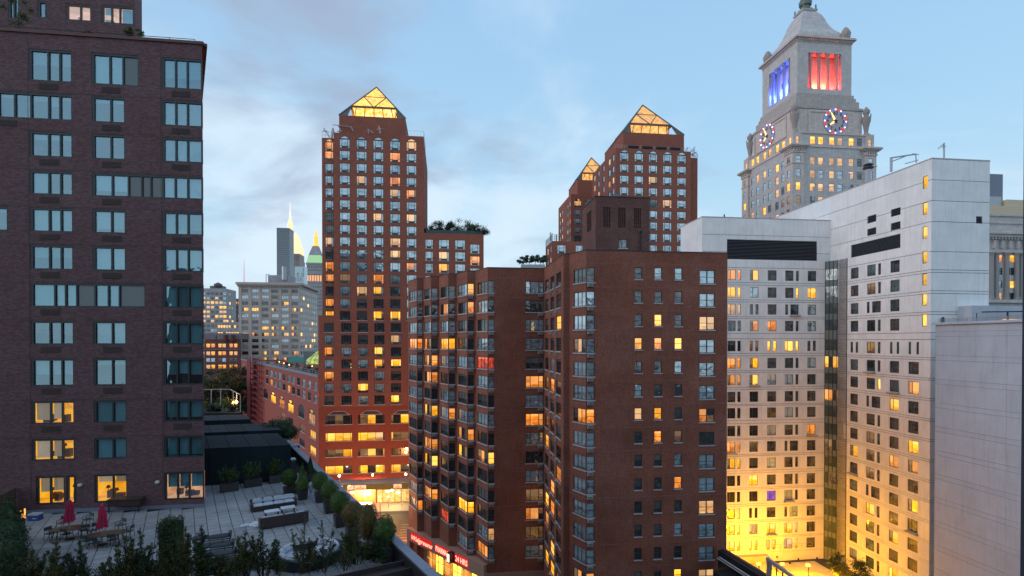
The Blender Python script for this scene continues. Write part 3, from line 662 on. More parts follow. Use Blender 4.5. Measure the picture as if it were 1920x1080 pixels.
for k in range(15):
    zs = H + 7.5 - FL * k
    for c in range(5):
        sa, sf = bayA[k][c], bayF[k][c]
        if sa == '-': continue
        addw(2 * c, *apx[c], zs, 1.85, 'P3', sa); addw(2 * c + 1, *fpx[c], zs, 1.85, 'D', sf)
        f = facs[2 * c + 1]; put_ac(f, f.s(fpx[c][0]) + .12, zs - .60, B2)
    st = "pdppdopopdpmo"'m'"p"; addw(9, 985.8, 1018.5, zs, 1.85, 'T', st[k]); put_ac(facs[9], facs[9].s(1009), zs - .60, B2)
    lw = ["ddd", "ddd", "ddy", "ddd", "dpd", "dod", "ddd", "ddd", "ydd", "ddo", "dod", "yod", "odd", "dyd", "yym"][k]
    for j, (a, b) in enumerate(((1022.3, 1028.5), (1032, 1039.2), (1043, 1052))):
        addw(10, a, b, zs, 1.85, 'D', lw[j])
        if j: put_ac(facs[10], facs[10].s(a) + .15, zs - .6, B2)
    if k < 14:
        st = "dppwppoppppppo"; zk = H + 7.4 - FL * k; sF = {'o': 'o', 'w': 'w'}.get(st[k], st[k])
        addw(12, 1075.5, 1097.6, zk, 1.80, 'P3', sF); addw(13, 1099.7, 1115, zk, 1.80, 'D', 'p' if st[k] == 'w' else sF); put_ac(facs[13], facs[13].s(1101), zk - .60, B2)
        g = ["dppp", "dddp", "dydw", "yoyp", "ddpp", "pddp", "wydo", "domd", "ddpp", "ddop", "dddw", "ddpp", "dddp", "ddyw"][k]
        z4 = H + 7.85 - 2.965 * k
        for j, (a, b) in enumerate(((1190, 1204), (1227, 1241), (1265, 1279))): addw(13, a, b, z4, 1.5, 'D', g[j])
        addw(13, 1311.5, 1340, z4 - .45, 1.72, 'DD', g[3])
wb = MB(); wb2 = MB()
for i, f in enumerate(facs): wall_grid(wb, f, 0, f.W, 0, zR, H2[i], .2, i * 5.3)
wb.build('wall', M['abrick'], B2)
rb = MB(); rb.face([(*p, zR - .5) for p in ring]); rb.build('roof', M['roof'], B2)
cb_ = MB()
for i, f in enumerate(facs[:15]): cb_.ob(f.p, f.d, -.04 if i else 0, f.W + .02, -.3, .05, zR, zR + .10)
cb_.build('coping', M['grille'], B2)
# rooftop bulkhead
b0 = P2(1116.7, 70.5); br = hit(b0, U, 1218); bl = hit(b0, V, 1091.7); BK = thing('roof_bulkhead', 'windowless brick bulkhead with three tall lattice openings on the brown block roof', 'bulkhead', (b0[0], b0[1], zR - .5))
bk2 = (br[0] + bl[0] - b0[0], br[1] + bl[1] - b0[1]); rg = [bl, b0, br, bk2]; zB = Fac(b0, br).z(1117, 368.5)
fb = Fac(b0, br); fl_ = Fac(bl, b0); hf = []
for a, b in ((1131, 1144), (1159, 1172), (1188.5, 1201.5)): hf.append((fb.s(a), fb.s(b), fb.z(1117, 425), fb.z(1117, 388)))
hwin = (fb.s(1160), fb.s(1175.5), fb.z(1117, 464), fb.z(1117, 447)); hl2 = (fl_.s(1100), fl_.s(1108.5), fl_.z(1104, 434), fl_.z(1104, 398))
wb = MB(); shell(wb, rg, zR - .5, zB, {1: hf + [hwin], 0: [hl2]}, .25); wb.build('wall', M['bulk_brick'], BK)
for hh, f, nx, nz in [(h_, fb, 4, 11) for h_ in hf] + [(hl2, fl_, 1, 14)]:
    mb = MB(); mb.ob(f.p, f.d, hh[0], hh[1], -.26, -.2, hh[2], hh[3], 1)
    for i in range(1, nx): s_ = hh[0] + (hh[1] - hh[0]) * i / nx; mb.ob(f.p, f.d, s_ - .035, s_ + .035, -.15, -.02, hh[2], hh[3])
    for j in range(1, nz): z = hh[2] + (hh[3] - hh[2]) * j / nz; mb.ob(f.p, f.d, hh[0], hh[1], -.14, -.03, z - .035, z + .035)
    mb.build('lattice_grille', [M['bulk_brick'], M['void']], BK)
window(fb, *hwin, 'N', 'g', BK, 'zframe', 'sill')
tb = MB(); tb.ob(b0, U, -.05, fb.W + .05, -.3, .06, zB, zB + .12); tb.ob(b0, V, 0, fl_.W, -.06, .3, zB, zB + .12); tb.build('coping', M['grille'], BK)
pp = MB(); s_ = fb.s(1200); pp.tube(fb.pt(s_, zR - .5, .25), fb.pt(s_, fb.z(1200, 436), .25), .09, n=8); pp.tube(fb.pt(s_, fb.z(1200, 436), .25), fb.pt(s_, fb.z(1200, 434), .5), .14, n=8); pp.build('drain_pipe', M['blackmetal'], BK)
tr = at(1152, 372, 74); pb = MB(); pb.lathe((tr.x, tr.y, zB), [(2.4, 0), (2.4, .1), (.05, 1.35)], 4, rot=R(52)); tag(pb.build('tent_roof', M['zframe']), 'small dark teal pyramid roof cap behind the brick bulkhead', 'roof cap')
# storefront fascia under the bays
dF = Vector((t5[0] - t1[0], t5[1] - t1[1])).normalized(); f0 = hit(t1, dF, 766.5); f1 = hit(t1, dF, 912); fo = Vector((dF[1], -dF[0])) * .5
f0 = (f0[0] + fo[0], f0[1] + fo[1]); f1 = (f1[0] + fo[0], f1[1] + fo[1]); fP = Fac(f0, f1)
zf1 = fP.z(770, 994); zf0 = zf1 - 2.1
SF = thing('pharmacy_storefront', 'pharmacy storefront with glowing red lettering on a stone fascia over yellow lit windows', 'storefront', (f0[0], f0[1], 0))
M['fascia'] = mat('stone_fascia', (.36, .22, .17), .7, var=.12); M['neon'] = mat('red_neon', (1, .1, .05), emit=(1, .26, .18), es=2.6); M['neonbox'] = mat('red_sign_box', (.30, .01, .01), emit=(1, .015, .01), es=.45)
M['shop'] = room_mat('shop_interior', (1, .80, .05), (.8, .5, .02), 2.3); M['white_em'] = mat('sign_white', (.8, .8, .7), emit=(1, .9, .55), es=1.8)
mb = MB(); mb.ob(f0, fP.d, 0, fP.W, -7, 0, zf0, zf1); mb.build('fascia', M['fascia'], SF)
mb = MB(); mb.ob(f0, fP.d, 0, .75, -.9, -.1, 0, zf0); mb.build('pillar', M['fascia'], SF)
xs0 = fP.s(797)
mb = MB(); mb.ob(f0, fP.d, xs0, fP.W, -1.4, -1.2, .4, zf0); mb.build('shop_interior', M['shop'], SF)
n = 9
for i in range(n + 1):
    s_ = xs0 + (fP.W - xs0) * i / n; mb = MB(); mb.ob(f0, fP.d, s_ - .06, s_ + .06, -.3, -.15, .0, zf0); mb.build('mullion', M['frame'], SF)
mb = MB(); mb.ob(f0, fP.d, xs0, fP.W, -.3, -.15, .0, .5); mb.ob(f0, fP.d, xs0, fP.W, -.28, -.17, 2.8, 2.95); mb.build('transom', M['frame'], SF)
def lettering(txt, fac, s0, s1, z0, z1, m, parent, shear=0, out=.1, name='lettering'):
    cu = bpy.data.curves.new(name, 'FONT'); cu.body = txt; cu.extrude = .02; cu.size = 1; cu.shear = shear; cu.resolution_u = 3; cu.offset = .01
    t_ = bpy.data.objects.new(name, cu); me = bpy.data.meshes.new_from_object(t_); bpy.data.objects.remove(t_); bpy.data.curves.remove(cu)
    xs = [v.co.x for v in me.vertices]; ys = [v.co.y for v in me.vertices]; w, h = max(xs) - min(xs), max(ys) - min(ys)
    o = bpy.data.objects.new(name, me); COL.objects.link(o)
    o.data.materials.append(M[m]); o.parent = parent; pl = wloc(parent); p = fac.pt(s0, z0, out); o.location = (p[0] - pl[0], p[1] - pl[1], p[2] - pl[2]); o.rotation_euler = (R(90), 0, fac.rz)
    o.scale = ((s1 - s0) / w, (z1 - z0) / h, 1); return o
for txt, a, b, sh in (('Walgreens', 770, 808.5, .35), ('PHARMACY', 817, 844.5, 0), ('24 HRS', 854, 876.5, 0)):
    sa, sb = fP.s(a), fP.s(b); mb = MB(); zc = (zf0 + zf1) / 2 + .1
    mb.ob(f0, fP.d, sa - .15, sb + .15, 0, .08, zc - .72, zc + .72); mb.build('sign_board', M['neonbox'], SF)
    lettering(txt, fP, sa, sb, zc - (.55 if sh else .46), zc + (.55 if sh else .46), 'neon', SF, sh)
sa = fP.s(846.5); sb = fP.s(851.5); mb = MB(); mb.ob(f0, fP.d, sa, sb, 0, 1.0, zf0 + .3, zf1 - .1); mb.build('blade_sign', M['frame'], SF)
mb = MB(); mb.ob(f0, fP.d, sa + .08, sb - .05, 1.001, 1.02, zf0 + .5, zf1 - .3); mb.build('sign_face', M['white_em'], SF)
mb = MB(); q = add2(f1, U, 0); mb.ob(f1, U, .0, 14, -3, .0, zf0 - 3, zf1 - 1.2); mb.build('stone_base', M['fascia'], SF)
pl_ = bpy.data.lights.new('shop_glow', 'AREA'); pl_.energy = 900; pl_.color = (1, .72, .15); pl_.shape = 'RECTANGLE'; pl_.size = 14; pl_.size_y = 2.5
po = bpy.data.objects.new('shop_glow', pl_); COL.objects.link(po); po.parent = SF; p = fP.pt(fP.W * .6, 2.6, -.1); po.location = (p[0] - f0[0], p[1] - f0[1], p[2]); po.rotation_euler = (R(90), 0, fP.rz)

# ================================================================ red brick tower with lit glass pyramid (west)
Z1 = thing('pyramid_tower', 'red brick tower topped by a brightly lit yellow glass pyramid, left of the pair', 'building', (*P2(603, 133), 0))
K0 = P2(603, 133.0); kl = hit(K0, U, 597); km = hit(K0, U, 626.5); kr = hit(K0, U, 795); kw = hit(K0, U, 907)
fM = Fac(km, kr); zM0 = fM.z(708, 252); z893 = fM.z(700, 893.5)
holes = {'main': [], 'strip': [], 'low': [], 'wing': []}
colsU = [(610.5, 626), (637.5, 657), (669, 688.6), (700.3, 719.7), (731.7, 751), (762.5, 781.5)]; colsL = [(607.8, 628), (639.8, 659), (670.8, 690), (701.8, 721), (732.8, 752)]
grid = ["oppppw", "oppp"'o'"p", "pppppp", "pp"'w'"pop", "pppp"'w'"o", "pppppp", "dppw"'p'"w", "dppppp", "wppp"'w'"p", "dppp"'w'"p", "opp"'p'"po", "omoppo"[:1] + "mp"'o'"dp", "dp"'w'"yd"'p', "opddd"'p', "yddyyp", "ddddd", "pdddw", "oppyd", "pdp"'y'"y", "oddpd", "ppypd", "ddpdy"]
ytopU = [259.4] + [281.7 + 22.97 * k for k in range(14)]; ytopL = [602.5 + 22.6 * k for k in range(7)]
NB = hit(add2(km, (-U[1] * -1, 0), 0), U, 603)
fSt = Fac(add2(hit(K0, U, 603), V, .9), add2(km, V, .9)); fLo = Fac(kl, km); fWg = Fac(kr, kw)
for r in range(22):
    up = r < 15; y = ytopU[r] if up else ytopL[r - 15]; cols = colsU if up else colsL
    if not up: y += 0
    for c, (a, b) in enumerate(cols):
        st = grid[r][c]
        f, key = fM, 'main'
        if c == 0: f, key = (fSt, 'strip') if up else (fLo, 'low')
        yy = y + (0 if r else 0); z1 = fM.z(708, yy + 3.2); z0 = z1 - 2.32
        s_0, s_1 = max(f.s(a), .1), min(f.s(b), f.W - .08)
        if r == 0:
            if c == 0: z1 -= .6; z0 -= .6
            zt = z1 + .7; holes[key].append((s_0, s_1, z0, z1)); window(f, s_0, s_1, z0, zt, 'ZA', st, Z1, 'zframe')
        else: holes[key].append((s_0, s_1, z0, z1)); window(f, s_0, s_1, z0, z1, 'Z', st, Z1, 'zframe', 'sill' if r in (14, 15, 21) else None)
for r in range(8, 16):
    g = {8: "pppp", 9: "pwpo", 10: "pypp", 11: "pppp"}.get(r, "dpod")
    for c, (a, b) in enumerate(((793, 812), (823, 842.5), (853.3, 872.5), (881.5, 899.5))):
        f, key = fWg, 'wing'; 
        if a < 797: a = 797.6
        z1 = fM.z(708, ytopU[0] + 22.97 * r + 3.2) - (1.0 if c == 3 else 0); holes[key].append((f.s(a), f.s(b), z1 - 2.32, z1)); window(f, f.s(a), f.s(b), z1 - 2.32, z1, 'Z', g[c], Z1, 'zframe', 'sill')
base_cols = [(609.4, 626.3, 659.8), (671, 0, 720.8), (733, 0, 783)]
fLM = Fac(kl, kr); holes['base'] = []
for r, (ya, yb) in enumerate(((778, 795), (811, 826), (841.5, 855.5), (872.5, 886.8))):
    for c, (a, _, b) in enumerate(base_cols):
        st = [["ddmdd", "dmydd", "mdydm"], ["yyyyy", "yyywd", "ymmmd"], ["dmmyy", "dmydo", "ddmmd"], ["yyydd", "mydyy", "yyddy"]][r][c]; z1, z0 = fLM.z(680, ya), fLM.z(680, yb)
        holes['base'].append((fLM.s(a), fLM.s(b), z0, z1)); window(fLM, fLM.s(a), fLM.s(b), z0, z1, 'W4', st, Z1, 'aframe', 'sill')
        if r == 0:   # low pediment over the arched floor
            mb = MB(); s_0, s_1 = fLM.s(a) + .6, fLM.s(b) - .6; P_ = [fLM.pt(s_0, z1 + .1, .03), fLM.pt(s_1, z1 + .1, .03), fLM.pt(s_1 - 1.3, z1 + 1.0, .03), fLM.pt(s_0 + 1.3, z1 + 1.0, .03)]
            mb.face(P_); 
            for i in range(4): mb.tube(P_[i], P_[(i + 1) % 4], .09, n=4, mi=1)
            mb.build('pediment', [M['grille'], M['sill']], Z1)
zsplit = fLM.z(680, 762)
wb = MB(); zw = fWg.z(850, 438); zst = fSt.z(610, 258.5); zlo = fLM.z(600, 591)
wall_grid(wb, fM, 0, fM.W, zsplit, zM0, holes['main'], .25, 7); wall_grid(wb, fSt, 0, fSt.W, zlo - 1, zst, holes['strip'], .25); wall_grid(wb, fLo, 0, fLo.W, zsplit, zlo, holes['low'], .25, 3)
wall_grid(wb, fWg, 0, fWg.W, 0, zw, holes['wing'], .25, 27)
bd = 27
for a, b, z0, z1 in ((kr, add2(kr, V, bd), zw - 1, zM0), (add2(kr, V, bd), add2(K0, V, bd), zlo, zM0), (add2(K0, V, bd), fSt.p, zlo - 1, zst), (add2(km, V, bd), km, zst - .5, zM0), (kw, add2(kw, V, bd), 0, zw), (add2(kw, V, bd), add2(kr, V, bd), 0, zw)):
    f = Fac(tuple(a), tuple(b)); wall_grid(wb, f, 0, f.W, z0, z1, [], 0)
wb.build('wall', M['zbrick'], Z1)
wb = MB(); wall_grid(wb, fLM, 0, fLM.W, 0, zsplit, holes['base'], .25); wb.build('base_wall', M['zbrick_low'], Z1)
rb = MB(); rb.face([(*km, zM0 - .5), (*kr, zM0 - .5), (*add2(kr, V, bd), zM0 - .5), (*add2(km, V, bd), zM0 - .5)]); rb.face([(*kr, zw - .4), (*kw, zw - .4), (*add2(kw, V, bd), zw - .4), (*add2(kr, V, bd), zw - .4)])
rb.face([(*fSt.p, zst - .1), (*fSt.q, zst - .1), (*add2(km, V, bd), zst - .1), (*add2(K0, V, bd), zst - .1)]); rb.face([(*kl, zlo), (*km, zlo), (*add2(km, V, 2), zlo), (*add2(kl, V, 2), zlo)]); rb.build('roof', M['roof'], Z1)
def sq(c, h): return [(c[0] + a * h * U[0] + b * h * V[0], c[1] + a * h * U[1] + b * h * V[1]) for a, b in ((-1, -1), (1, -1), (1, 1), (-1, 1))]
def pyramid(T, corner, pr, yb, yt, apex, s, hib, lob, m_hot, open_h=.3):
    """brick drum, open lit gallery and glazed cap; corner = front-left plan point"""
    f = Fac(corner, hit(corner, U, pr)); w = f.W; c = add2(add2(corner, U, w / 2), V, w / 2); z0 = f.z(pr - 20, yb); z1 = f.z((pr + 0) * .5 + .5 * (pr - 60), yt)
    mb = MB(); prism(mb, sq(c, w / 2), z0 - 3, z1); mb.build('drum_wall', M['zbrick'], T)
    r_ = ray(*apex); zA = H + r_.z * c[1]; base = sq(c, w / 2); A = Vector((*c, zA)); k = open_h
    cb = [Vector((*p, z1)) for p in base]; mid = [p.lerp(A, k) for p in cb]; up = [p.lerp(A, k + (1 - k) * .5) for p in cb]
    fr = MB()
    for i in range(4):
        j = (i + 1) % 4; fr.tube(cb[i], A, .22, n=4); fr.tube(mid[i], mid[j], .30, n=4); fr.tube(up[i], up[j], .13, n=4); mm = (mid[i] + mid[j]) / 2; fr.tube(up[i], mm, .17, n=4); fr.tube(up[j], mm, .17, n=4)
        leg = [cb[i], cb[i].lerp(cb[j], .13), mid[i].lerp(mid[j], .02), mid[i]]; fr.face(leg); leg = [cb[j].lerp(cb[i], .13), cb[j], mid[j], mid[j].lerp(mid[i], .02)]; fr.face(leg)
    fr.build('pyramid_frame', M['pyr_frame'], T)
    for i in range(4):
        j = (i + 1) % 4; mm = (mid[i] + mid[j]) / 2
        for tri in ((up[i], up[j], A), (mid[i], mm, up[i]), (mm, mid[j], up[j]), (up[i], mm, up[j])):
            mb = MB(); cc = sum(tri, Vector()) / 3; mb.face([cc.lerp(t, .97) for t in tri]); mb.build('glass_panel', M[hib], T)
    inner = MB(); ci = Vector((*c, z1)); ib = [ci.lerp(p, .62) for p in cb]; it = [m.lerp(Vector((*c, m.z)), .12) for m in mid]
    for i in range(4): j = (i + 1) % 4; inner.face([ib[i], ib[j], it[j], it[i]])
    inner.face(list(it)[::-1]); inner.build('lit_gallery', M[lob], T)
    bars_ = MB()
    for i in range(4):
        j = (i + 1) % 4
        for k_ in range(5): p_ = ib[i].lerp(ib[j], k_ / 4); q_ = mid[i].lerp(mid[j], .12 + .76 * k_ / 4); bars_.tube(p_.lerp(q_, .35), q_, .14, n=4)
    bars_.build('gallery_struts', M['pyr_bar'], T)
    return c, w, z1
M['pyr_bar'] = mat('gallery_strut', (.6, .3, .08), .7); M['pyr_frame'] = mat('pyramid_frame', (.10, .085, .075), .6)
M['pyr_hot'] = room_mat('pyramid_glow_bright', (1, .60, .12), (1, .44, .03), 1.35); M['pyr_low'] = room_mat('pyramid_glow_gallery', (1, .70, .28), (1, .38, .01), 1.7)
M['pyr_org'] = room_mat('pyramid_glow_orange', (1, .52, .05), (.75, .30, .14), .85); M['pyr_low2'] = room_mat('pyramid_glow_gallery_two', (1, .62, .2), (.8, .25, .03), 1.1)
pyramid(Z1, add2(hit(K0, U, 634), V, 2), 761, 250, 220.5, (705.5, 164), 1, 'pyr_hot', 'pyr_low', None)
rl = MB(); railing(rl, [(*add2(add2(kr, U, -4), V, .4), zM0), (*add2(kr, V, .4), zM0), (*add2(kr, V, 12), zM0)], 1.5, 5, .03, 0); railing(rl, [(*add2(K0, V, 1.3), zst), (*add2(km, V, 1.3), zst)], 1.7, 4, .04, 1); rl.build('railing', M['steel'], Z1)
def rooftop_gantry(name, label, pts, loc, group=None):
    mb = MB()
    for a, b, r in pts: mb.tube(at(*a), at(*b), r, n=5)
    o = thing(name, label, 'machinery', loc, group); mb.build('boom', M['steel'], o); return o
rooftop_gantry('window_cleaning_rig', 'window cleaning rig with crossed booms on the corner of the brightly lit pyramid tower', [((607, 240, 134), (618, 258, 134), .14), ((605, 245, 134), (614, 246, 134), .1), ((622, 258, 134), (624, 240, 134), .3), ((624, 240, 134), (630, 258, 134), .12), ((624, 234, 135), (660, 238, 135), .09), ((632, 246, 135), (642, 247, 135), .12), ((633, 234, 135), (640, 247, 135), .14), ((658, 238, 135), (663, 246, 135), .1)], (at(607, 258, 134)))
rooftop_gantry('roof_crane', 'small dark roof crane standing against the brick drum under the bright pyramid', [((712, 240, 134), (712, 250, 134), .12), ((706, 243, 134), (717, 241, 134), .1), ((714, 250, 134), (710, 236, 134), .1), ((690, 242, 134), (691, 250, 134), .1), ((691, 243, 134), (700, 249, 134), .1)], (at(712, 250, 134)))
M['wing_leaf'] = mat('wing_leaf', (.03, .05, .03), .8, var=.4)
# west wing along the avenue
DW = Vector((-.551, .835)); far = hit(kl, DW, 452); fW = Fac(far, kl); ztw = fW.z(596, 708)
W1 = thing('low_brick_wing', 'long low coral brick wing receding along the avenue with arched windows', 'building', (*kl, 0))
hw = []; xs_ = [(205, 1), (232, 1), (257, 1), (284, 1), (312, 1), (342, 1), (372, 1), (404, 1), (437, 1), (472, 1), (510, 1)]
zr1, zr2, zr3, zr4, zr5 = [fW.z(591, y) for y in (732, 755, 797, 825, 855)]
def add_w(pc, hwid, z0, h, style, st, fm='aframe'):
    s_ = fW.s(pc); a, b = s_ - hwid, s_ + hwid
    if b > fW.W - .3: b = fW.W - .3
    hw.append((a, b, z0, z0 + h)); window(fW, a, b, z0, z0 + h, style, st, W1, fm, 'sill')
rg = random.Random(3)
for i, (x, _) in enumerate(xs_):
    pc = 440 + x / 3.376; pn = min(pc, 592)
    add_w(pn, 1.5 + (len(xs_) - i) * .1, zr1, 2.1, 'D', rg.choice('pdpp')); add_w(pn, 1.5 + (len(xs_) - i) * .1, zr2, 2.1, 'D', rg.choice('pdpo'))
for i, (x, st) in enumerate(((195, 'd'), (243, 'y'), (297, 'o'), (353, 'y'), (420, 'd'), (487, 'w'))):
    pc = 440 + x / 3.376; s_ = fW.s(pc); hwid = 3.3 + (5 - i) * .3; hw.append((s_ - hwid, s_ + hwid, zr3, zr3 + 2.4)); window(fW, s_ - hwid, s_ + hwid, zr3, zr3 + 2.4, 'ARCH', st, W1, 'aframe', 'sill')
for i, (x, st, s2) in enumerate(((305, 'm', 'd'), (355, 'd', 'o'), (425, 'm', 'd'), (493, 'y', 'y'))):
    pc = 440 + x / 3.376; s_ = fW.s(pc)
    for z, q in ((zr4, st), (zr5, s2)): hw.append((s_ - 3.2, s_ + 3.2, z, z + 2.0)); window(fW, s_ - 3.2, s_ + 3.2, z, z + 2.0, 'W4', q, W1, 'aframe', 'sill')
for pc in (456, 461.5, 467):
    for z in (zr1, zr2): s_ = fW.s(pc); hw.append((s_ - 1.3, s_ + 1.3, z, z + 1.9)); window(fW, s_ - 1.3, s_ + 1.3, z, z + 1.9, 'D', 'p', W1, 'aframe', 'sill')
for pc in (459, 470): s_ = fW.s(pc); hw.append((s_ - 2, s_ + 2, zr3, zr3 + 2.4)); window(fW, s_ - 2, s_ + 2, zr3, zr3 + 2.4, 'ARCH', 'd', W1, 'aframe', 'sill')
M['wing_brick'] = brick_mat('coral_brick', (.33, .085, .065), (.39, .11, .085), (.2, .07, .05), .6, .2, .012, .1, stainc=(.2, .06, .05))
wb = MB(); wall_grid(wb, fW, 0, fW.W, 0, ztw, hw, .25); bw_ = 20; fe = add2(far, U, bw_); ke = add2(kl, U, bw_)
for a, b in ((fe, far), (ke, fe)): f = Fac(a, b); wall_grid(wb, f, 0, f.W, 0, ztw, [], 0)
wb.face([(*far, ztw - .6), (*kl, ztw - .6), (*ke, ztw - .6), (*fe, ztw - .6)]); wb.build('wall', M['wing_brick'], W1)
pb = MB(); pb.ob(fW.p, fW.d, 0, fW.W - .2, -.35, .15, ztw, ztw + .7)
pb.build('parapet', M['greycap'], W1); rl = MB(); railing(rl, [fW.pt(0, ztw + .7, -.1), fW.pt(fW.W * .5, ztw + .7, -.1), fW.pt(fW.W - .4, ztw + .7, -.1)], 1.0, 24, .04, 1); rl.build('railing', M['steel'], W1)
M['netting'] = mat('red_netting', (.22, .03, .035), .9, var=.3)
sc = thing('scaffold', 'red netted scaffold standing against the coral brick wing', 'scaffold', fW.pt(fW.s(485), 0, 1.5)); mb = MB(); sA, sB = fW.s(474), fW.s(495)
for i in range(7):
    s_ = sA + (sB - sA) * i / 6
    for o_ in (.9, 2.2): mb.tube(fW.pt(s_, 0, o_), fW.pt(s_, ztw + 2.5, o_), .09, n=4)
for j in range(16): z = j * (ztw + 2.5) / 15; mb.tube(fW.pt(sA, z, 2.2), fW.pt(sB, z, 2.2), .08, n=4); mb.ob(fW.p, fW.d, sA, sB, .9, 2.2, z, z + .06)
mb.build('poles', M['netting'], sc); mb = MB(); mb.ob(fW.p, fW.d, sA, sA + (sB - sA) * .35, 2.3, 2.34, 4, ztw + 2); mb.build('netting', M['netting'], sc)
# things on the wing roof
M['awning'] = mat('green_awning', (.0, .13, .10), .7); M['greenglass'] = room_mat('green_glass_roof', (.75, .85, .10), (.10, .32, .2), .75)
aw = MB(); a, b = at(537, 670, 175), at(583, 667, 168); aw.face([at(539, 678, 175), at(573, 680, 168), at(585, 671, 170), at(552, 669, 179)]); aw.face([at(539, 678, 175), at(552, 669, 179), at(560, 668, 183), at(542, 669, 183)]); aw.face([at(573, 680, 168), at(539, 678, 175), at(539, 679.5, 175), at(573, 681.5, 168)]); aw.face([at(573, 680, 168), at(573, 681.5, 168), at(585, 672, 170), at(585, 671, 170)])
t = thing('roof_awning', 'dark green awning over the roof terrace of the low wing', 'awning', at(555, 685, 172)); aw.build('canopy', M['awning'], t)
mb = MB(); [mb.tube(at(x, 679 if x < 570 else 681, y), at(x, 690, y), .1, n=4) for x, y in ((540, 165), (556, 161), (572, 158))]; mb.build('pole', M['blackmetal'], t)
t = thing('glass_roof_pavilion', 'lit green glass pyramid skylight beside the dark green awning', 'skylight', at(592, 682, 162)); c = at(600, 682, 162); mb = MB()
mb.lathe((c.x, c.y, c.z), [(4.6, 0), (4.6, 1.2), (.4, 4.2)], 4, rot=R(50)); mb.build('glazing', M['greenglass'], t); mb = MB(); mb.lathe((c.x, c.y + 9, c.z - .5), [(9, 0), (9, 4.2)], 4, rot=R(50)); mb.build('plant_room', M['greycap'], t)
mb = MB()
for i in range(4):
    for j in range(5):
        a0 = R(50) + math.pi / 2 * i; a1 = a0 + math.pi / 2; k = j / 5; x = math.cos(a0) * (1 - k) + math.cos(a1) * k; y = math.sin(a0) * (1 - k) + math.sin(a1) * k; mb.tube((c.x + 4.65 * x, c.y + 4.65 * y, c.z), (c.x + 4.65 * x, c.y + 4.65 * y, c.z + 1.2), .07, n=3); mb.tube((c.x + 4.65 * x, c.y + 4.65 * y, c.z + 1.2), (c.x + .4 * x, c.y + .4 * y, c.z + 4.25), .07, n=3)
mb.build('glazing_bars', M['frame'], t)

for k in range(12):
    s_ = fW.W * (.42 + .048 * k); p = fW.pt(s_, ztw, -2.0 - (k * 7 % 5)); rg = random.Random(500 + k); mb = MB(); r = rg.uniform(.6, 1.3)
    for _ in range(260):
        d = Vector((rg.gauss(0, 1), rg.gauss(0, 1), rg.gauss(0, 1))).normalized(); c_ = Vector(p) + Vector((0, 0, r * .8)) + d * r * rg.uniform(.4, 1); t_ = d.orthogonal().normalized(); u_ = d.cross(t_); mb.face([c_ - t_ * .14, c_ - u_ * .07, c_ + t_ * .14, c_ + u_ * .07])
    T = thing('wing_roof_shrub', '%s dark shrub along the coral wing roof edge, counting from the tall tower' % ['twelfth', 'eleventh', 'tenth', 'ninth', 'eighth', 'seventh', 'sixth', 'fifth', 'fourth', 'third', 'second', 'first'][k], 'shrub', p, 'shrubs on the coral wing roof'); mb.build('foliage', M['wing_leaf'], T)
    if k % 2: mb = MB(); mb.lathe((p[0] + 1, p[1], ztw + 1.3), [(.05, -.2), (.2, 0), (.05, .2)], 6); mb.build('lantern', M['lampg'], T)
# ================================================================ second and third pyramid towers
def lesser_tower(T, corner, pr, pfar, ytop, cols, ytops, hgt, st, colsL, d_, zbot=0, style0=True):
    f = Fac(corner, hit(corner, U, pr)); far_ = hit(corner, V, pfar); fl = Fac(far_, corner); zt = f.z(0.5 * (pr + CX + f.p[0] / f.p[1] * F), ytop)
    hf, hl = [], []; rg = random.Random(5)
    for r, y in enumerate(ytops):
        z1 = f.z((cols[0][0] + cols[-1][1]) / 2, y); z0 = z1 - hgt
        for c, (a, b) in enumerate(cols):
            ar = r == 0 and style0; hf.append((f.s(a), f.s(b), z0, z1)); window(f, f.s(a), f.s(b), z0, z1 + (.75 if ar else 0), 'ZA' if ar else 'Z', st[r][c] if r < len(st) else 'p', T, 'zframe')
        for c, (a, b) in enumerate(colsL):
            a_, b_ = fl.s(a), fl.s(b); hl.append((a_, b_, z0, z1)); window(fl, a_, b_, z0, z1, 'Z', rg.choice('pppow'), T, 'zframe')
    wb = MB(); wall_grid(wb, f, 0, f.W, zbot, zt, hf, .25); wall_grid(wb, fl, 0, fl.W, zbot, zt, hl, .25, 31)
    br_ = add2(f.q, V, fl.W)
    for a, b in ((f.q, br_), (br_, far_)): g = Fac(a, b); wall_grid(wb, g, 0, g.W, zbot, zt, [], 0)
    wb.face([(*p, zt - .4) for p in (far_, corner, f.q, br_)]); wb.build('wall', M['zbrick'], T); return f, fl, zt
c2_ = P2(1153.5, 137); Z2 = thing('pyramid_tower', 'red brick tower with a dimmer orange glass pyramid behind the brown block', 'building', (*c2_, 0))
st2 = ["ppppp", "ppppp", "ppwpp", "ppppp", "dddwp", "ppppp", "ppppp", "ppppp", "ppppp"] + ["ppppp"] * 3
f2, fl2, zt2 = lesser_tower(Z2, c2_, 1294.5, 1110.5, 281, [(1161.7, 1178.5), (1189, 1205.7), (1215.7, 1232.3), (1242.3, 1259), (1269, 1285.7)], [288.5] + [309.5 + 21.4 * k for k in range(8)], 2.1, st2, [(1112.8, 1116.3), (1120.4, 1123.8), (1129.6, 1133), (1140, 1144.4), (1147, 1151.6)], 30)
sp_ = add2(f2.q, V, 3); f2b = Fac(sp_, hit(sp_, U, 1307)); zt2b = f2b.z(1300, 296); hs_ = []
for k in range(9):
    z1 = f2b.z(1300, 304 + 21.4 * k); hs_.append((.3, 1.5, z1 - 2.1, z1)); window(f2b, .3, 1.5, z1 - 2.1, z1, 'D', "yddpdoydp"[k], Z2, 'zframe')
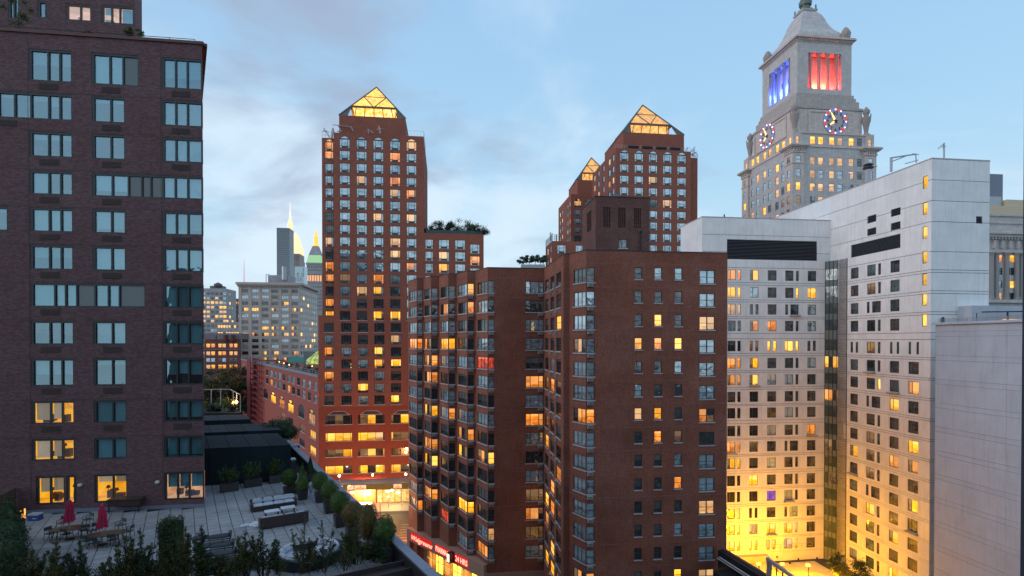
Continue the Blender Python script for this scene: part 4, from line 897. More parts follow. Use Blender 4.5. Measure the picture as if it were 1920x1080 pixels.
wb = MB(); wall_grid(wb, f2b, 0, f2b.W, 0, zt2b, hs_, .25); g = Fac(f2b.q, add2(f2b.q, V, 20)); wall_grid(wb, g, 0, g.W, 0, zt2b, [], 0); wb.face([(*f2b.p, zt2b), (*f2b.q, zt2b), (*add2(f2b.q, V, 20), zt2b), (*add2(f2b.p, V, 20), zt2b)]); wb.build('wall', M['zbrick'], Z2)
pyramid(Z2, add2(hit(c2_, U, 1173.5), V, 2.2), 1281.5, 285, 251.5, (1205, 197.5), 1, 'pyr_org', 'pyr_low2', None)
for i in range(4):
    a = (1177.5, 1204, 1230, 1256)[i]; louver_part(f2, f2.s(a), f2.s(a + 20), zt2 + .25, zt2 + 1.0, Z2, 3)
mb = MB(); railing(mb, [f2.pt(0, zt2, -.3), f2.pt(f2.W, zt2, -.3)], 1.0, 24, .03, 1); railing(mb, [(*f2b.p, zt2b), (*f2b.q, zt2b), (*add2(f2b.q, V, 6), zt2b)], 1.2, 4, .04, 2); mb.build('railing', M['steel'], Z2)
rooftop_gantry('window_cleaning_rig', 'window cleaning rig perched on the right edge of the tower with the dim orange pyramid', [((1296, 284, 140), (1303, 276, 140), .14), ((1299, 292, 140), (1301, 280, 140), .3), ((1296, 290, 140), (1306, 285, 140), .15), ((1286, 283, 140), (1290, 276, 140), .12)], at(1300, 296, 140))
c3_ = P2(1070, 174); Z3 = thing('pyramid_tower', 'third pyramid tower half hidden behind the orange pyramid tower', 'building', (*c3_, 0))
f3, fl3, zt3 = lesser_tower(Z3, c3_, 1125, 1047, 364.5, [(1076.5, 1089.5), (1097, 1110)], [377 + 16.3 * k for k in range(7)], 2.0, ["wp", "pp", "pp", "pp", "dp", "pp", "pp"], [(1048.8, 1051), (1053, 1055.2), (1063, 1065), (1067, 1069)], 40)
pyramid(Z3, add2(hit(c3_, U, 1091), V, 6), 1153, 366, 338.5, (1122, 296), 1, 'pyr_org', 'pyr_low2', None)
c4_ = P2(1035, 134); Z4 = thing('low_brick_tower_wing', 'low red brick wing with roof railings between the brown block and the far towers', 'building', (*c4_, 0))
f4, fl4, zt4 = lesser_tower(Z4, c4_, 1098, 1023, 452.5, [(1044.5, 1061), (1079, 1094)], [459.5, 481.5], 2.15, ["pp", "op"], [(1025.5, 1028), (1031, 1033.2)], 30, style0=False)
mb = MB(); railing(mb, [(*fl4.p, zt4), (*fl4.q, zt4), (*f4.q, zt4)], 1.6, 14, .04, 2); [mb.tube(at(x, 452, 140), at(x, y, 140), .12, n=5) for x, y in ((1032, 436), (1035, 437), (1043, 440))]; mb.build('railing', M['zframe'], Z4)
# ================================================================ white hospital-like block with grey joints
UA = U; A0 = hit(P2(1450, 99), U, 1316); Bc = P2(1745, 79.5)
def isect(p, d, q, e):
    det = d[0] * -e[1] + e[0] * d[1]; rx, ry = q[0] - p[0], q[1] - p[1]; t = (rx * -e[1] + e[0] * ry) / det; return add2(p, d, t)
X_ = isect(A0, U, Bc, V); A1 = hit(A0, U, 1547); G_ = hit(Bc, V, 1588); Bf = hit(Bc, U, 1853.5); Bfar = add2(Bc, V, 42)
WB = thing('white_block', 'large white panelled block with small paired windows and a glass corner', 'building', (*Bc, 0))
fA = Fac(A0, X_); fB = Fac(Bfar, Bc); fC = Fac(Bc, Bf); fL = Fac(add2(A0, V, 9), A0)
zA = fA.z(1400, 409.5); zBt = fC.z(1747, 297.5); YA = 99
def zrow(f, px, y): return f.z(px, y)
rowsA = [506.8, 539, 570.5, 601.5, 639, 671, 702, 733.6, 763.8, 797, 827, 857.5, 889.4, 919.6, 950.7, 980.9, 1011]
rA = [fA.z(1450, y) for y in rowsA]; hA = 1.92
litA = ["ooydddd", "yypddyyd"[:7], "wwddddp", "ddoodd" 'p', "ddmyyyd", "ooyddd" 'p', "ooyppdd", "ddddddd", "ddddpdd", "ddd" 'pddo', "oomdddd", "yydpddd", "ddyddd" 'd', "dddvpdd", "yyddpdd", "yywyywd", "yyyywyd"]
colA = [(1364.3, 1379.2), (1382.8, 1389), (1405.8, 1422), (1439, 1455.8), (1471.8, 1487.6), (1492, 1497.4), (1514, 1530)]
holesA, WL = [], []
for r, z1 in enumerate(rA):
    nar = {0: (), 2: (2,), 4: (2, 3, 6), 14: (2,), 16: (2, 3)}.get(r, ())
    for c, (a, b) in enumerate(colA):
        st = litA[r][c]; sw = r in (2, 10, 14) and c == 4; sn = r in (2, 10, 14) and c == 5
        if sn: a, b = 1472, 1477.5
        if sw: a, b = 1481.8, 1497.4
        if c in nar:
            for p_, q_ in ((a, a + 5.8), (b - 5.8, b)):
                h_ = (fA.s(p_), fA.s(q_), z1 - hA, z1); holesA.append(h_); window(fA, *h_, 'N', st, WB, 'wframe')
            continue
        h_ = (fA.s(a), fA.s(b), z1 - hA, z1); holesA.append(h_); window(fA, *h_, 'N' if b - a < 8 else 'P2', st, WB, 'wframe')
        if (r * 7 + c * 3) % 11 == 4 and b - a > 8: WL.append((fA, h_))
rowsB = [502.4, 535.4, 568.6, 601.6, 641, 673.5] + [673.5 + 32.25 * k for k in range(1, 12)]
rB = [fB.z(1600, y) for y in rowsB]; hB = 1.92
colB = [(1594.6, 1609), (1625.2, 1641), (1645.6, 1651), (1668.6, 1686), (1703.6, 1723), (1744.4, 1758)]
litB = ["dgdd", "dmdgdd"[:4], "dddd", "dddd", "dmdddd", "gdd" 'ddd', "ddy" 'doy', "dddydd", "ddd" 'ddd', "dmd" 'dym', "ymd" 'ood', "dmdddd", "gdd" 'dyd', "dyd" 'ddy', "dgd" 'ydd', "dgd" 'ddy', "mgdydm"]
holesB = []
for r, z1 in enumerate(rB):
    for c, (a, b) in enumerate(colB):
        if r < 4 and c > 3: continue
        if c == 5: b = 1757; 
        st = litB[r][c] if c < len(litB[r]) else 'd'
        if r == 4 and c in (0, 3, 4):
            for p_, q_ in ((a, a + 4.8), (b - 4.8, b)): h_ = (fB.s(p_), fB.s(q_), z1 - hB, z1); holesB.append(h_); window(fB, *h_, 'N', st, WB, 'wframe')
            continue
        if r % 5 == 2 and c == 1: a, b = 1634.6, 1651
        if r % 5 == 2 and c == 2: a, b = 1624.8, 1630
        s_0, s_1 = fB.s(a), min(fB.s(b), fB.W - .15)
        if s_1 - s_0 < .4: continue
        h_ = (s_0, s_1, z1 - hB, z1); holesB.append(h_); window(fB, *h_, 'N' if b - a < 8 else 'P2', st, WB, 'wframe')
        if (r * 5 + c * 4) % 13 == 3 and b - a > 8: WL.append((fB, h_))
M['slot'] = pane_mat('stair_pane', 'lit', (1, .55, .02), (.9, .38, .01), 1.25)
ST['s'] = 'slot'
for y0, y1 in ((330.7, 354), (380, 403), (425, 448), (471, 494), (513, 535), (551, 573), (589, 612)):
    h_ = (fB.s(1728.3), fB.s(1737.3), fB.z(1733, y1), fB.z(1733, y0)); holesB.append(h_); window(fB, *h_, 'N', 's', WB, 'wframe')
# louvres and vents
LV = [(fA, fA.s(1362.5), fA.s(1531), fA.z(1450, 487.5), fA.z(1450, 450.5), 14), (fB, fB.s(1595), fB.s(1687), fB.z(1641, 474), fB.z(1641, 449), 12), (fC, fC.s(1828.5), fC.s(1840), fC.z(1834, 419), fC.z(1834, 405.5), 5)]
for a, b, y0, y1 in ((1625, 1641.5, 404, 417.5), (1625, 1641.5, 428, 441), (1669, 1687, 391, 405), (1669, 1687, 417, 431)): LV.append((fB, fB.s(a), fB.s(b), fB.z((a + b) / 2, y1), fB.z((a + b) / 2, y0), 5))
holesC = []
for f, a, b, z0, z1, n in LV:
    {id(fA): holesA, id(fB): holesB, id(fC): holesC}[id(f)].append((a, b, z0, z1)); louver_part(f, a, b, z0, z1, WB, n)
# panels: each storey a band of window panels and a spandrel band
def zedges(rows, h, top, bot=0):
    z = [top]
    zz = rows[0] + .4
    k = top - 3.1
    while k > zz + 1.8: z.append(k); k -= 3.1
    for r in rows: z += [r + .38, r - h - .42]
    return sorted(set([v for v in z if v > bot + .3] + [bot]))
PAN = []
def panels(fac, sedge, zedge, holes, thk=.12, g=.036):
    for i in range(len(sedge) - 1):
        for j in range(len(zedge) - 1):
            a, b, c, d = sedge[i], sedge[i + 1], zedge[j], zedge[j + 1]
            if b - a < .1 or d - c < .1: continue
            hs = [h for h in holes if h[1] > a and h[0] < b and h[3] > c and h[2] < d]
            mb = MB(); e = .010; wall_grid(mb, fac, a + e, b - e, c + g, d - g, hs, .26, 0)
            for (p, q, z0, z1) in ((a + e, a + e, c + g, d - g), (b - e, b - e, c + g, d - g)):
                if any(h[0] < p < h[1] for h in hs): continue
                mb.face([fac.pt(p, z0), fac.pt(p, z0, -thk), fac.pt(p, z1, -thk), fac.pt(p, z1)])
            for z in (c + g, d - g):
                if any(h[2] < z < h[3] for h in hs): continue
                mb.face([fac.pt(a + g, z), fac.pt(b - g, z), fac.pt(b - g, z, -thk), fac.pt(a + g, z, -thk)])
            if mb.f:
                m_ = Vector(fac.pt((a + b) / 2, (c + d) / 2)); PAN.append(((b - a) * (d - c) / m_.y ** 2, mb))
zeA = zedges(rA, hA, zA); zeB = zedges(rB, hB, zBt)
panels(fA, [0] + [fA.s(p) for p in (1360.5, 1398, 1430.5, 1463.5, 1505)] + [fA.W], zeA, holesA)
panels(fB, [0] + [fB.s(p) for p in (1510, 1558, 1588, 1617, 1660, 1695, 1726)] + [fB.W], zeB, [h for h in holesB])
panels(fC, [0, fC.W], zeB, holesC)
PAN.sort(key=lambda t: -t[0])
for _, mb in PAN[:298]: mb.build('panel', M['white'], WB)
rest = MB()
for _, mb in PAN[298:]:
    b_ = len(rest.v); rest.v += mb.v; rest.f += [tuple(i + b_ for i in f) for f in mb.f]; rest.u += mb.u; rest.mi += mb.mi
if rest.f: o = rest.build('panels', M['white'], WB); o['kind'] = 'stuff'
# dark core behind the joints, roofs, left face
def inset(f, k=.3): return Fac((f.p[0] - f.n[0] * k, f.p[1] - f.n[1] * k), (f.q[0] - f.n[0] * k, f.q[1] - f.n[1] * k))
core = MB()
for f, zt in ((fA, zA), (fB, zBt), (fC, zBt)): wall_grid(core, inset(f), 0, f.W, 0, zt - .05, [], 0)
core.build('core', M['joint'], WB)
wb = MB(); hl = []; wall_grid(wb, fL, 0, fL.W, 0, zA, [], 0); g = Fac(Bf, add2(Bf, V, 42)); wall_grid(wb, g, 0, g.W, 0, zBt, [], 0)
wb.face([(*p, zA - .02) for p in (A0, X_, add2(X_, V, 9), add2(A0, V, 9))], [tuple(p) for p in (A0, X_, add2(X_, V, 9), add2(A0, V, 9))]); q = [Bc, Bf, add2(Bf, V, 42), Bfar]; wb.face([(*p, zBt - .02) for p in q], [tuple(p) for p in q])
bkA = Fac(add2(X_, V, 9), add2(A0, V, 9)); wall_grid(wb, bkA, 0, bkA.W, 0, zA, [], 0); wb.build('side_wall', M['white'], WB)
cp = MB()
for f, z in ((fA, zA), (fL, zA), (fB, zBt), (fC, zBt)): cp.ob(f.p, f.d, -.03, f.W + .03, -.35, .04, z - .01, z + .16)
cp.build('coping', M['sill'], WB)
sh = MB()
for f, h in WL: sh.ob(f.p, f.d, h[0] - .15, h[1] + .15, .01, .55, h[2] - .30, h[2] - .06)
sh.build('unit_shelf', M['ac'], WB)
# glass corner
M['gcorner'] = mat('glass_corner_spandrel', (.15, .19, .19), .6, spec=.3); zg = Fac(A1, G_).z(1570, 487)
M['gpane'] = pane_mat('corner_pane', 'dark', base=(.05, .09, .09), refl=.12)
gc = [A1, P2(1578, 97.9), G_]; gc[1] = hit(add2(A1, (0, 0), 0), (.55, -.83), 1577)
cr_ = MB(); prism(cr_, [gc[0], gc[1], gc[2], X_], 0, zg); cr_.build('glass_corner', M['gcorner'], WB)
for fi in range(2):
    f = Fac(gc[fi], gc[fi + 1]); n = 4 if fi == 0 else 2
    for r in range(17):
        z1 = rA[r] + .25; z0 = z1 - 2.0
        st = {5: 'yel', 7: 'org', 12: 'dim', 10: 'dim'}.get(r, None)
        for k in range(n):
            a, b = f.W * (k + .06) / n, f.W * (k + .94) / n; mb = MB(); mb.face([f.pt(a, z0, .02), f.pt(b, z0, .02), f.pt(b, z1, .02), f.pt(a, z1, .02)], [(0, 0), (1, 0), (1, 1), (0, 1)])
            mb.build('pane', M[st] if st and (k + r) % 3 and fi == 0 else M['gpane'], WB)
    mb = MB()
    for k in range(n + 1): mb.ob(f.p, f.d, f.W * k / n - .04, f.W * k / n + .04, 0, .09, 0, zg)
    mb.build('mullion', M['frame'], WB)
# roof plant of the white block
def pole_thing(name, label, cat, segs, loc, m='steel', group=None):
    t = thing(name, label, cat, loc, group); mb = MB()
    for a, b, r in segs: mb.tube(at(*a), at(*b), r, n=6)
    mb.build('pole', M[m], t); return t
t = pole_thing('vent_stack', 'steel vent stack with a round cap on the white block roof', 'vent stack', [((1628, 345, 95), (1628, 318, 95), .5)], at(1628, 345, 95)); mb = MB(); c = at(1628, 318, 95); mb.lathe(c, [(.5, 0), (.85, .2), (.85, .4), (.6, .5), (.6, .7), (.85, .8), (.3, 1.1)], 12); mb.build('cap', M['blackmetal'], t)
pole_thing('roof_davit', 'bent steel davit arm on the white roof right of the vent stack', 'davit', [((1671, 322, 90), (1671, 295, 90), .22), ((1671, 296, 90), (1717, 289, 89), .12), ((1672, 303, 90), (1700, 292, 89.5), .08), ((1717, 288, 89), (1718, 305, 89), .1), ((1697, 307, 89), (1722, 300, 89), .07), ((1711, 288, 89), (1723, 290, 89), .06)], at(1671, 322, 90))
pole_thing('roof_davit', 'slim steel davit arm left of the vent stack on the white roof', 'davit', [((1592, 352, 99), (1592, 325, 99), .2), ((1592, 327, 99), (1626, 323, 98), .08), ((1579, 345, 99), (1586, 353, 99), .12)], at(1592, 352, 99))
pole_thing('roof_davit', 'low steel davit arm lowest and leftmost on the white roof', 'davit', [((1525, 376, 106), (1525, 350, 106), .18), ((1525, 357, 106), (1564, 349, 104), .07)], at(1525, 376, 106))
pole_thing('roof_antenna', 'small antenna mast at the corner of the white roof', 'antenna', [((1770, 298, 85), (1770, 268, 85), .14), ((1759, 279, 85), (1770, 269, 85), .07), ((1765, 276, 85), (1774, 274, 85), .05)], at(1770, 300, 85))
pole_thing('roof_pin', 'short dark pin on the parapet of the white block', 'pin', [((1358, 409, 99), (1358, 402, 99), .12)], at(1358, 409, 99), 'blackmetal')

# ---------------------------------------------------------------- grey annex at the right edge
C0 = P2(1754, 70.0); C1 = hit(C0, V, 1945); CA = thing('grey_annex', 'plain pale grey annex wall filling the right edge', 'building', (*C0, 0)); fN = Fac(C0, C1)
zN = H + 2.15; PAN2 = []; PAN = []
ze = [0]; z = zN - .9
while z > 1: ze += [z, z - .62]; z -= 3.1
ze = sorted(ze + [zN]); panels(fN, [0, fN.s(1888), fN.W], ze, [], g=.013)
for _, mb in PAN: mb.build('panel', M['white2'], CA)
mb = MB(); wall_grid(mb, inset(fN), 0, fN.W, 0, zN, [], 0); q = [C0, C1, add2(C1, U, 25), add2(C0, U, 25)]; mb.face([(*p, zN - .02) for p in q], [tuple(p) for p in q])
g = Fac(q[3], q[0]); wall_grid(mb, g, 0, g.W, 0, zN, [], 0); mb.build('core', M['joint'], CA)
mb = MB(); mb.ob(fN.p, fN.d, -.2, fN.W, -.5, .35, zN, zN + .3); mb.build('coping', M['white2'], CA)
mb = MB(); railing(mb, [fN.pt(.2, zN + .3, -.5), fN.pt(fN.W, zN + .3, -.5)], .45, 10, .04, 2); mb.build('railing', M['steel'], CA)
t = thing('roof_shed', 'low grey rooftop box with a lit strip window behind the annex', 'roof shed', at(1870, 600, 76)); f = Fac(P2(1822, 78), hit(P2(1822, 78), U, 1990)); z0, z1 = f.z(1850, 604), f.z(1850, 573)
mb = MB(); mb.ob(f.p, f.d, 0, f.W, -5, 0, z0, z1); mb.build('wall', M['white2'], t); mb = MB(); mb.ob(f.p, f.d, f.s(1879), f.s(1912), 0, .05, f.z(1895, 604), f.z(1895, 598.5)); mb.build('window', M['yel'], t)
mb = MB(); mb.tube(f.pt(0, f.z(1822, 586), 1.5), f.pt(f.s(1925), f.z(1900, 584.5), 1.5), .09); mb.tube(f.pt(f.s(1869), z0, 1.5), f.pt(f.s(1869), f.z(1869, 586), 1.5), .12); mb.tube(f.pt(f.s(1812), z0, 1.5), f.pt(f.s(1812), f.z(1812, 588), 1.5), .06); mb.build('pipe', M['blackmetal'], t)
for px, lab in ((1765, 'dark wall lamp at the foot of the blue white wall, left one'), (1803, 'dark wall lamp at the foot of the blue white wall, right one')):
    f = fC; mb = MB(); p = f.pt(f.s(px), f.z(px, 600), .25); mb.lathe(p, [(.12, -.45), (.2, -.3), (.2, .3), (.1, .42)], 8); tag(mb.build('wall_lamp', M['blackmetal']), lab, 'wall lamp', 'wall lamps')
EP = thing('dark_window_edge', 'dark blurred building edge at the far right of the frame', 'building', (*P2(1916.5, 30), 0)); mb = MB(); e0 = P2(1916.5, 30); prism(mb, [e0, add2(e0, U, 4), add2(add2(e0, U, 4), V, 1), add2(e0, (0.69, 0.72), 1)], 0, H + 40); mb.build('wall', mat('dark_edge', (.05, .055, .08), .9), EP)  # dark upright stands in for the near window frame edge

# ================================================================ clock tower
KT = P2(1492.5, 170); CC = add2(add2(KT, U, 9.4), V, 9.4); CT = thing('clock_tower', 'pale stone clock tower with red and blue lit loggias and ringed clock faces', 'building', (*CC, 0))
def zt(y, Yk=168.0): return H + ray(1490, y).z * Yk
hs_shaft = 13.5; P_ = sq(CC, hs_shaft); fF = Fac(P_[0], P_[1]); fLf = Fac(P_[3], P_[0])
z60 = zt(279); zat = zt(255); zcl = zt(198); zst1 = zt(184); zst2 = zt(169); zbt = zt(77, 170); zco = zt(66, 170)
cF = [1522, 1537.2, 1557.8, 1573.3, 1594.2, 1609.2]; cL = [1410, 1419.2, 1432.2, 1442, 1455.8, 1467]
ystat = [260.5, 298.9, 323.2, 347.5, 371.8, 396.1, 420.4]
litF = ["yyywyd", "wwwwwd", "wpwpwd", "ywwpdd", "dwpdwp", "wpdwpd", "dddddd"]; litL = ["yyyyyy", "pwwpyp", "ppppwp", "ppppwd", "wpyddm", "dwddyd", "dddddd"]
hF, hL = [], []
for r in range(7):
    z1 = zt(ystat[r], 168.5)
    for f, cs, hh, lt in ((fF, cF, hF, litF), (fLf, cL, hL, litL)):
        for c, px in enumerate(cs):
            s_ = f.s(px); hh.append((s_ - .85, s_ + .85, z1 - 2.4, z1)); window(f, s_ - .85, s_ + .85, z1 - 2.4, z1, 'D', lt[r][c], CT, 'wframe')
wb = MB(); wall_grid(wb, fF, 0, fF.W, 0, zat, hF, .35); wall_grid(wb, fLf, 0, fLf.W, 0, zat, hL, .35, 33)
for i in (1, 2): g = Fac(P_[i], P_[i + 1]); wall_grid(wb, g, 0, g.W, 0, zat, [], 0)
wb.face([(*p, zat) for p in P_], [tuple(p) for p in P_]); wb.build('shaft', M['lime_gr'], CT)
mb = MB(); mb.ob(fF.p, fF.d, 3.2, fF.W - 3.2, 0, .25, z60 - .1, z60 + .25); mb.ob(fLf.p, fLf.d, 3.2, fLf.W - 3.2, 0, .25, z60 - .1, z60 + .25); mb.ob(fF.p, fF.d, 0, fF.W, 0, .3, zat, zat + .35); mb.ob(fLf.p, fLf.d, 0, fLf.W, 0, .3, zat, zat + .35); mb.build('string_course', M['lime'], CT)
# corner piers with cornices
for a, b in ((-1, -1), (1, -1), (-1, 1)):
    c = (CC[0] + a * (14.15 - 1.9) * U[0] + b * (14.15 - 1.9) * V[0], CC[1] + a * 12.25 * U[1] + b * 12.25 * V[1]); pw = 1.95; q = sq(c, pw); g1, g2 = Fac(q[0], q[1]), Fac(q[3], q[0]); mb = MB(); hq1, hq2 = [], []
    for r in range(1, 7):
        z1 = zt(ystat[r], 168.5)
        for g, hq, st in ((g1, hq1, "ppymoo"[r - 1]), (g2, hq2, "mpymdm"[r - 1])): hq.append((1.2, 2.7, z1 - 2.4, z1)); window(g, 1.2, 2.7, z1 - 2.4, z1, 'D', st, CT, 'wframe')
    wall_grid(mb, g1, 0, g1.W, 0, z60 - 2.2, hq1, .3); wall_grid(mb, g2, 0, g2.W, 0, z60 - 2.2, hq2, .3, 9)
    for i in (1, 2): g = Fac(q[i], q[i + 1]); wall_grid(mb, g, 0, g.W, 0, z60 - 2.2, [], 0)
    mb.build('corner_pier', M['lime'], CT); mb = MB()
    for k, (e, h0, h1) in enumerate(((.25, -2.2, -1.7), (.05, -1.7, -1.0), (.5, -1.0, -.7), (.9, -.7, -.35), (1.25, -.35, 0), (1.1, 0, .25))): prism(mb, sq(c, pw + e), z60 + h0, z60 + h1 - .001)
    for i in range(5):
        for g in (g1, g2): mb.ob(g.p, g.d, .15 + i * .8, .55 + i * .8, .0, .45, z60 - 1.7, z60 - 1.02)
    mb.build('cornice', M['lime'], CT); mb = MB(); prism(mb, sq(c, pw + .15), z60 - 5.6, z60 - 5.2); mb.build('band', M['lime'], CT)
    mb = MB(); hat = []; q2 = sq(c, 1.5); g = Fac(q2[0], q2[1]); g_ = Fac(q2[3], q2[0]); za = z60 + .25; zb = zat + .6
    for gg in (g, g_): hat.append((1.0, 2.0, zt(274.5), zt(261)))
    wall_grid(mb, g, 0, g.W, za, zb, [hat[0]], .25); wall_grid(mb, g_, 0, g_.W, za, zb, [hat[1]], .25)
    for i in (1, 2): gg = Fac(q2[i], q2[i + 1]); wall_grid(mb, gg, 0, gg.W, za, zb, [], 0)
    mb.face([(*p, zb) for p in q2]); mb.build('attic_pier', M['lime'], CT)
    window(g, *hat[0], 'D', 'w', CT, 'wframe'); window(g_, *hat[1], 'D', 'y', CT, 'wframe')
    # urn group standing on the pier
    mb = MB(); cz = zb; mb.lathe((*c, cz), [(1.2, 0), (1.3, .3), (.8, .6), (.55, 1.2), (.75, 2.6), (1.15, 4.6), (1.3, 5.6), (.9, 6.1), (.6, 6.5), (1.0, 7.3), (1.05, 8.0), (.6, 8.6), (.2, 9.2)], 12)
    for k in range(4): an = k * math.pi / 2 + .9; mb.tube((c[0] + .9 * math.cos(an), c[1] + .9 * math.sin(an), cz + 4.2), (c[0] + 1.25 * math.cos(an), c[1] + 1.25 * math.sin(an), cz + 6.8), .3, .18, n=5)
    mb.smooth = False; mb.build('urn', M['lime'], CT)
# clock stage, steps and loggia storey
def ring_wall(h, z0, z1, m, nm, topf=True):
    mb = MB(); q = sq(CC, h)
    for i in range(4): g = Fac(q[i], q[(i + 1) % 4]); wall_grid(mb, g, 0, g.W, z0, z1, [], 0, i * 9)
    if topf: mb.face([(*p, z1) for p in q], [tuple(p) for p in q])
    return mb.build(nm, m, CT)
ring_wall(11.45, zat, zcl - .8, M['lime'], 'clock_stage')
for nm, h, a, b in (('ledge', 11.7, zcl - .8, zcl), ('step', 10.9, zcl, zst1), ('step', 10.3, zst1, zst1 + 1.3), ('step', 9.9, zst1 + 1.3, zst2)): ring_wall(h, a, b, M['lime_dk'], nm)
mb = MB()
for h, s0_, s1_, z0_, z1_ in ((11.45, .6, 4.3, zat + .2, zcl - 1.2),):
    q = sq(CC, h)
    for i in (3, 0):
        g = Fac(q[i], q[(i + 1) % 4]); mb.ob(g.p, g.d, 4.3, 4.9, 0, .25, z0_, z1_); mb.ob(g.p, g.d, g.W - 4.9, g.W - 4.3, 0, .25, z0_, z1_); mb.ob(g.p, g.d, 4.9, g.W - 4.9, 0, .25, z1_ - .6, z1_); mb.ob(g.p, g.d, .1, 1.4, 0, .5, z0_, z1_ - 1)
mb.build('clock_surround', M['lime'], CT)
h = 9.4; q = sq(CC, h); zl0, zl1 = zt(164, 170), zt(96, 170)
wb = MB()
for i in range(4):
    g = Fac(q[i], q[(i + 1) % 4]); wall_grid(wb, g, 0, g.W, zst2, zbt, [(g.W * .20, g.W * .81, zl0, zl1)], 2.4, i * 9)
wb.build('loggia_wall', M['lime_gr'], CT)
ch = 6.6; qc = sq(CC, ch); mb = MB()
for i in range(4):
    g = Fac(qc[i], qc[(i + 1) % 4]); hs = [(g.W * x - .45, g.W * x + .45, z_, z_ + 1.9) for x in (.33, .58, .8) for z_ in (zl0 + .8, zl0 + 5.2)] if i == 3 else []
    wall_grid(mb, g, 0, g.W, zst2, zbt, hs, .3, 4)
    for h_ in hs: window(g, *h_, 'DD', 'd', CT, 'wframe')
mb.build('inner_core', M['lime'], CT)
cm = MB()
for i in range(4):
    g = Fac(q[i], q[(i + 1) % 4]); a, b = g.W * .20, g.W * .81
    for k in range(4):
        s_ = a + (b - a) * (.10 + .80 * k / 3); p = g.pt(s_, zl0, -.75); cm.lathe(p, [(.7, 0), (.7, .35), (.5, .5), (.48, 2.5), (.43, zl1 - zl0 - 1.2), (.42, zl1 - zl0 - 1.1), (.7, zl1 - zl0 - .5), (.75, zl1 - zl0)], 12)
cm.smooth = False; cm.build('columns', M['lime_gr'], CT)
for i, colr, pw in ((0, (1, .035, .02), 2900), (3, (.04, .09, 1), 3600), (1, (1, .03, .02), 1800)):
    g = Fac(q[i], q[(i + 1) % 4])
    for k, s_ in enumerate((.26, .42, .585, .75)):
        L_ = bpy.data.lights.new('loggia_lamp', 'POINT'); L_.energy = pw; L_.color = colr if not (i == 0) else (1, .07, .03) if k in (1, 2) else (1, .015, .02); L_.shadow_soft_size = .3
        lo = bpy.data.objects.new('loggia_lamp', L_); COL.objects.link(lo); lo.parent = CT; p = g.pt(g.W * s_, zl0 + (1.6 if i == 0 else 3), -1.5); lo.location = (p[0] - CC[0], p[1] - CC[1], p[2])
mb = MB()
for e, a, b in ((.15, zbt, zbt + .3), (.55, zbt + .75, zbt + 1.0), (1.0, zbt + 1.0, zbt + 1.5), (.8, zbt + 1.5, zbt + 1.8), (.2, zbt + .3, zbt + .75)): prism(mb, sq(CC, 9.4 + e), a, b - .001)
for i in (0, 3, 1):
    g = Fac(q[i], q[(i + 1) % 4])
    for k in range(24): s_ = g.W * (k + .3) / 24; mb.ob(g.p, g.d, s_, s_ + .35, .2, .62, zbt + .32, zbt + .74)
mb.build('cornice', M['lime'], CT)
zd = zbt + 1.8; prof = [(9.0, 0), (8.7, .35), (7.7, .4), (7.75, 1.6), (7.5, 2.6), (6.9, 3.6), (5.9, 4.9), (5.1, 6.4), (4.5, 8.0), (4.0, 9.6), (3.45, 11.0), (2.7, 12.2), (2.2, 12.8), (2.6, 13.0), (2.7, 13.4)]
mb = MB()
for (h0, a), (h1, b) in zip(prof, prof[1:]): frustum(mb, sq(CC, h0), sq(CC, h1), zd + a, zd + b)
mb.build('spire_roof', M['lime_gr'], CT)
M['bronze'] = mat('green_bronze', (.13, .17, .15), .6, .3, var=.3); mb = MB(); z_ = zd + 13.4
mb.lathe((*CC, z_), [(2.3, 0), (2.5, .5), (2.1, .8), (1.5, 1.0), (1.4, 2.0), (1.9, 2.4), (2.0, 3.6), (1.5, 4.6), (.8, 5.4), (.3, 7)], 12)
for p in sq(CC, 2.2): mb.lathe((*p, z_), [(.3, 0), (.35, .5), (.15, .9), (.3, 1.2), (.05, 1.9)], 6)
mb.build('lantern', M['bronze'], CT)
for a, b in ((-1, -1), (1, -1), (-1, 1)):
    c = (CC[0] + a * 8.2 * U[0] + b * 8.2 * V[0], CC[1] + a * 8.2 * U[1] + b * 8.2 * V[1])
    if (a, b) == (-1, -1): continue
    mb = MB(); mb.lathe((*c, zd), [(1.5, 0), (1.5, .5), (1.1, .8), (1.5, 1.6), (1.55, 2.4), (1.15, 3.3), (.8, 3.9), (.35, 4.4)], 10)
    for k in range(4): an = k * 1.57 + .4; mb.tube((c[0] + 1.2 * math.cos(an), c[1] + 1.2 * math.sin(an), zd + .7), (c[0] + .9 * math.cos(an), c[1] + .9 * math.sin(an), zd + 3.0), .45, .3, n=5)
    mb.build('urn', M['lime'], CT)
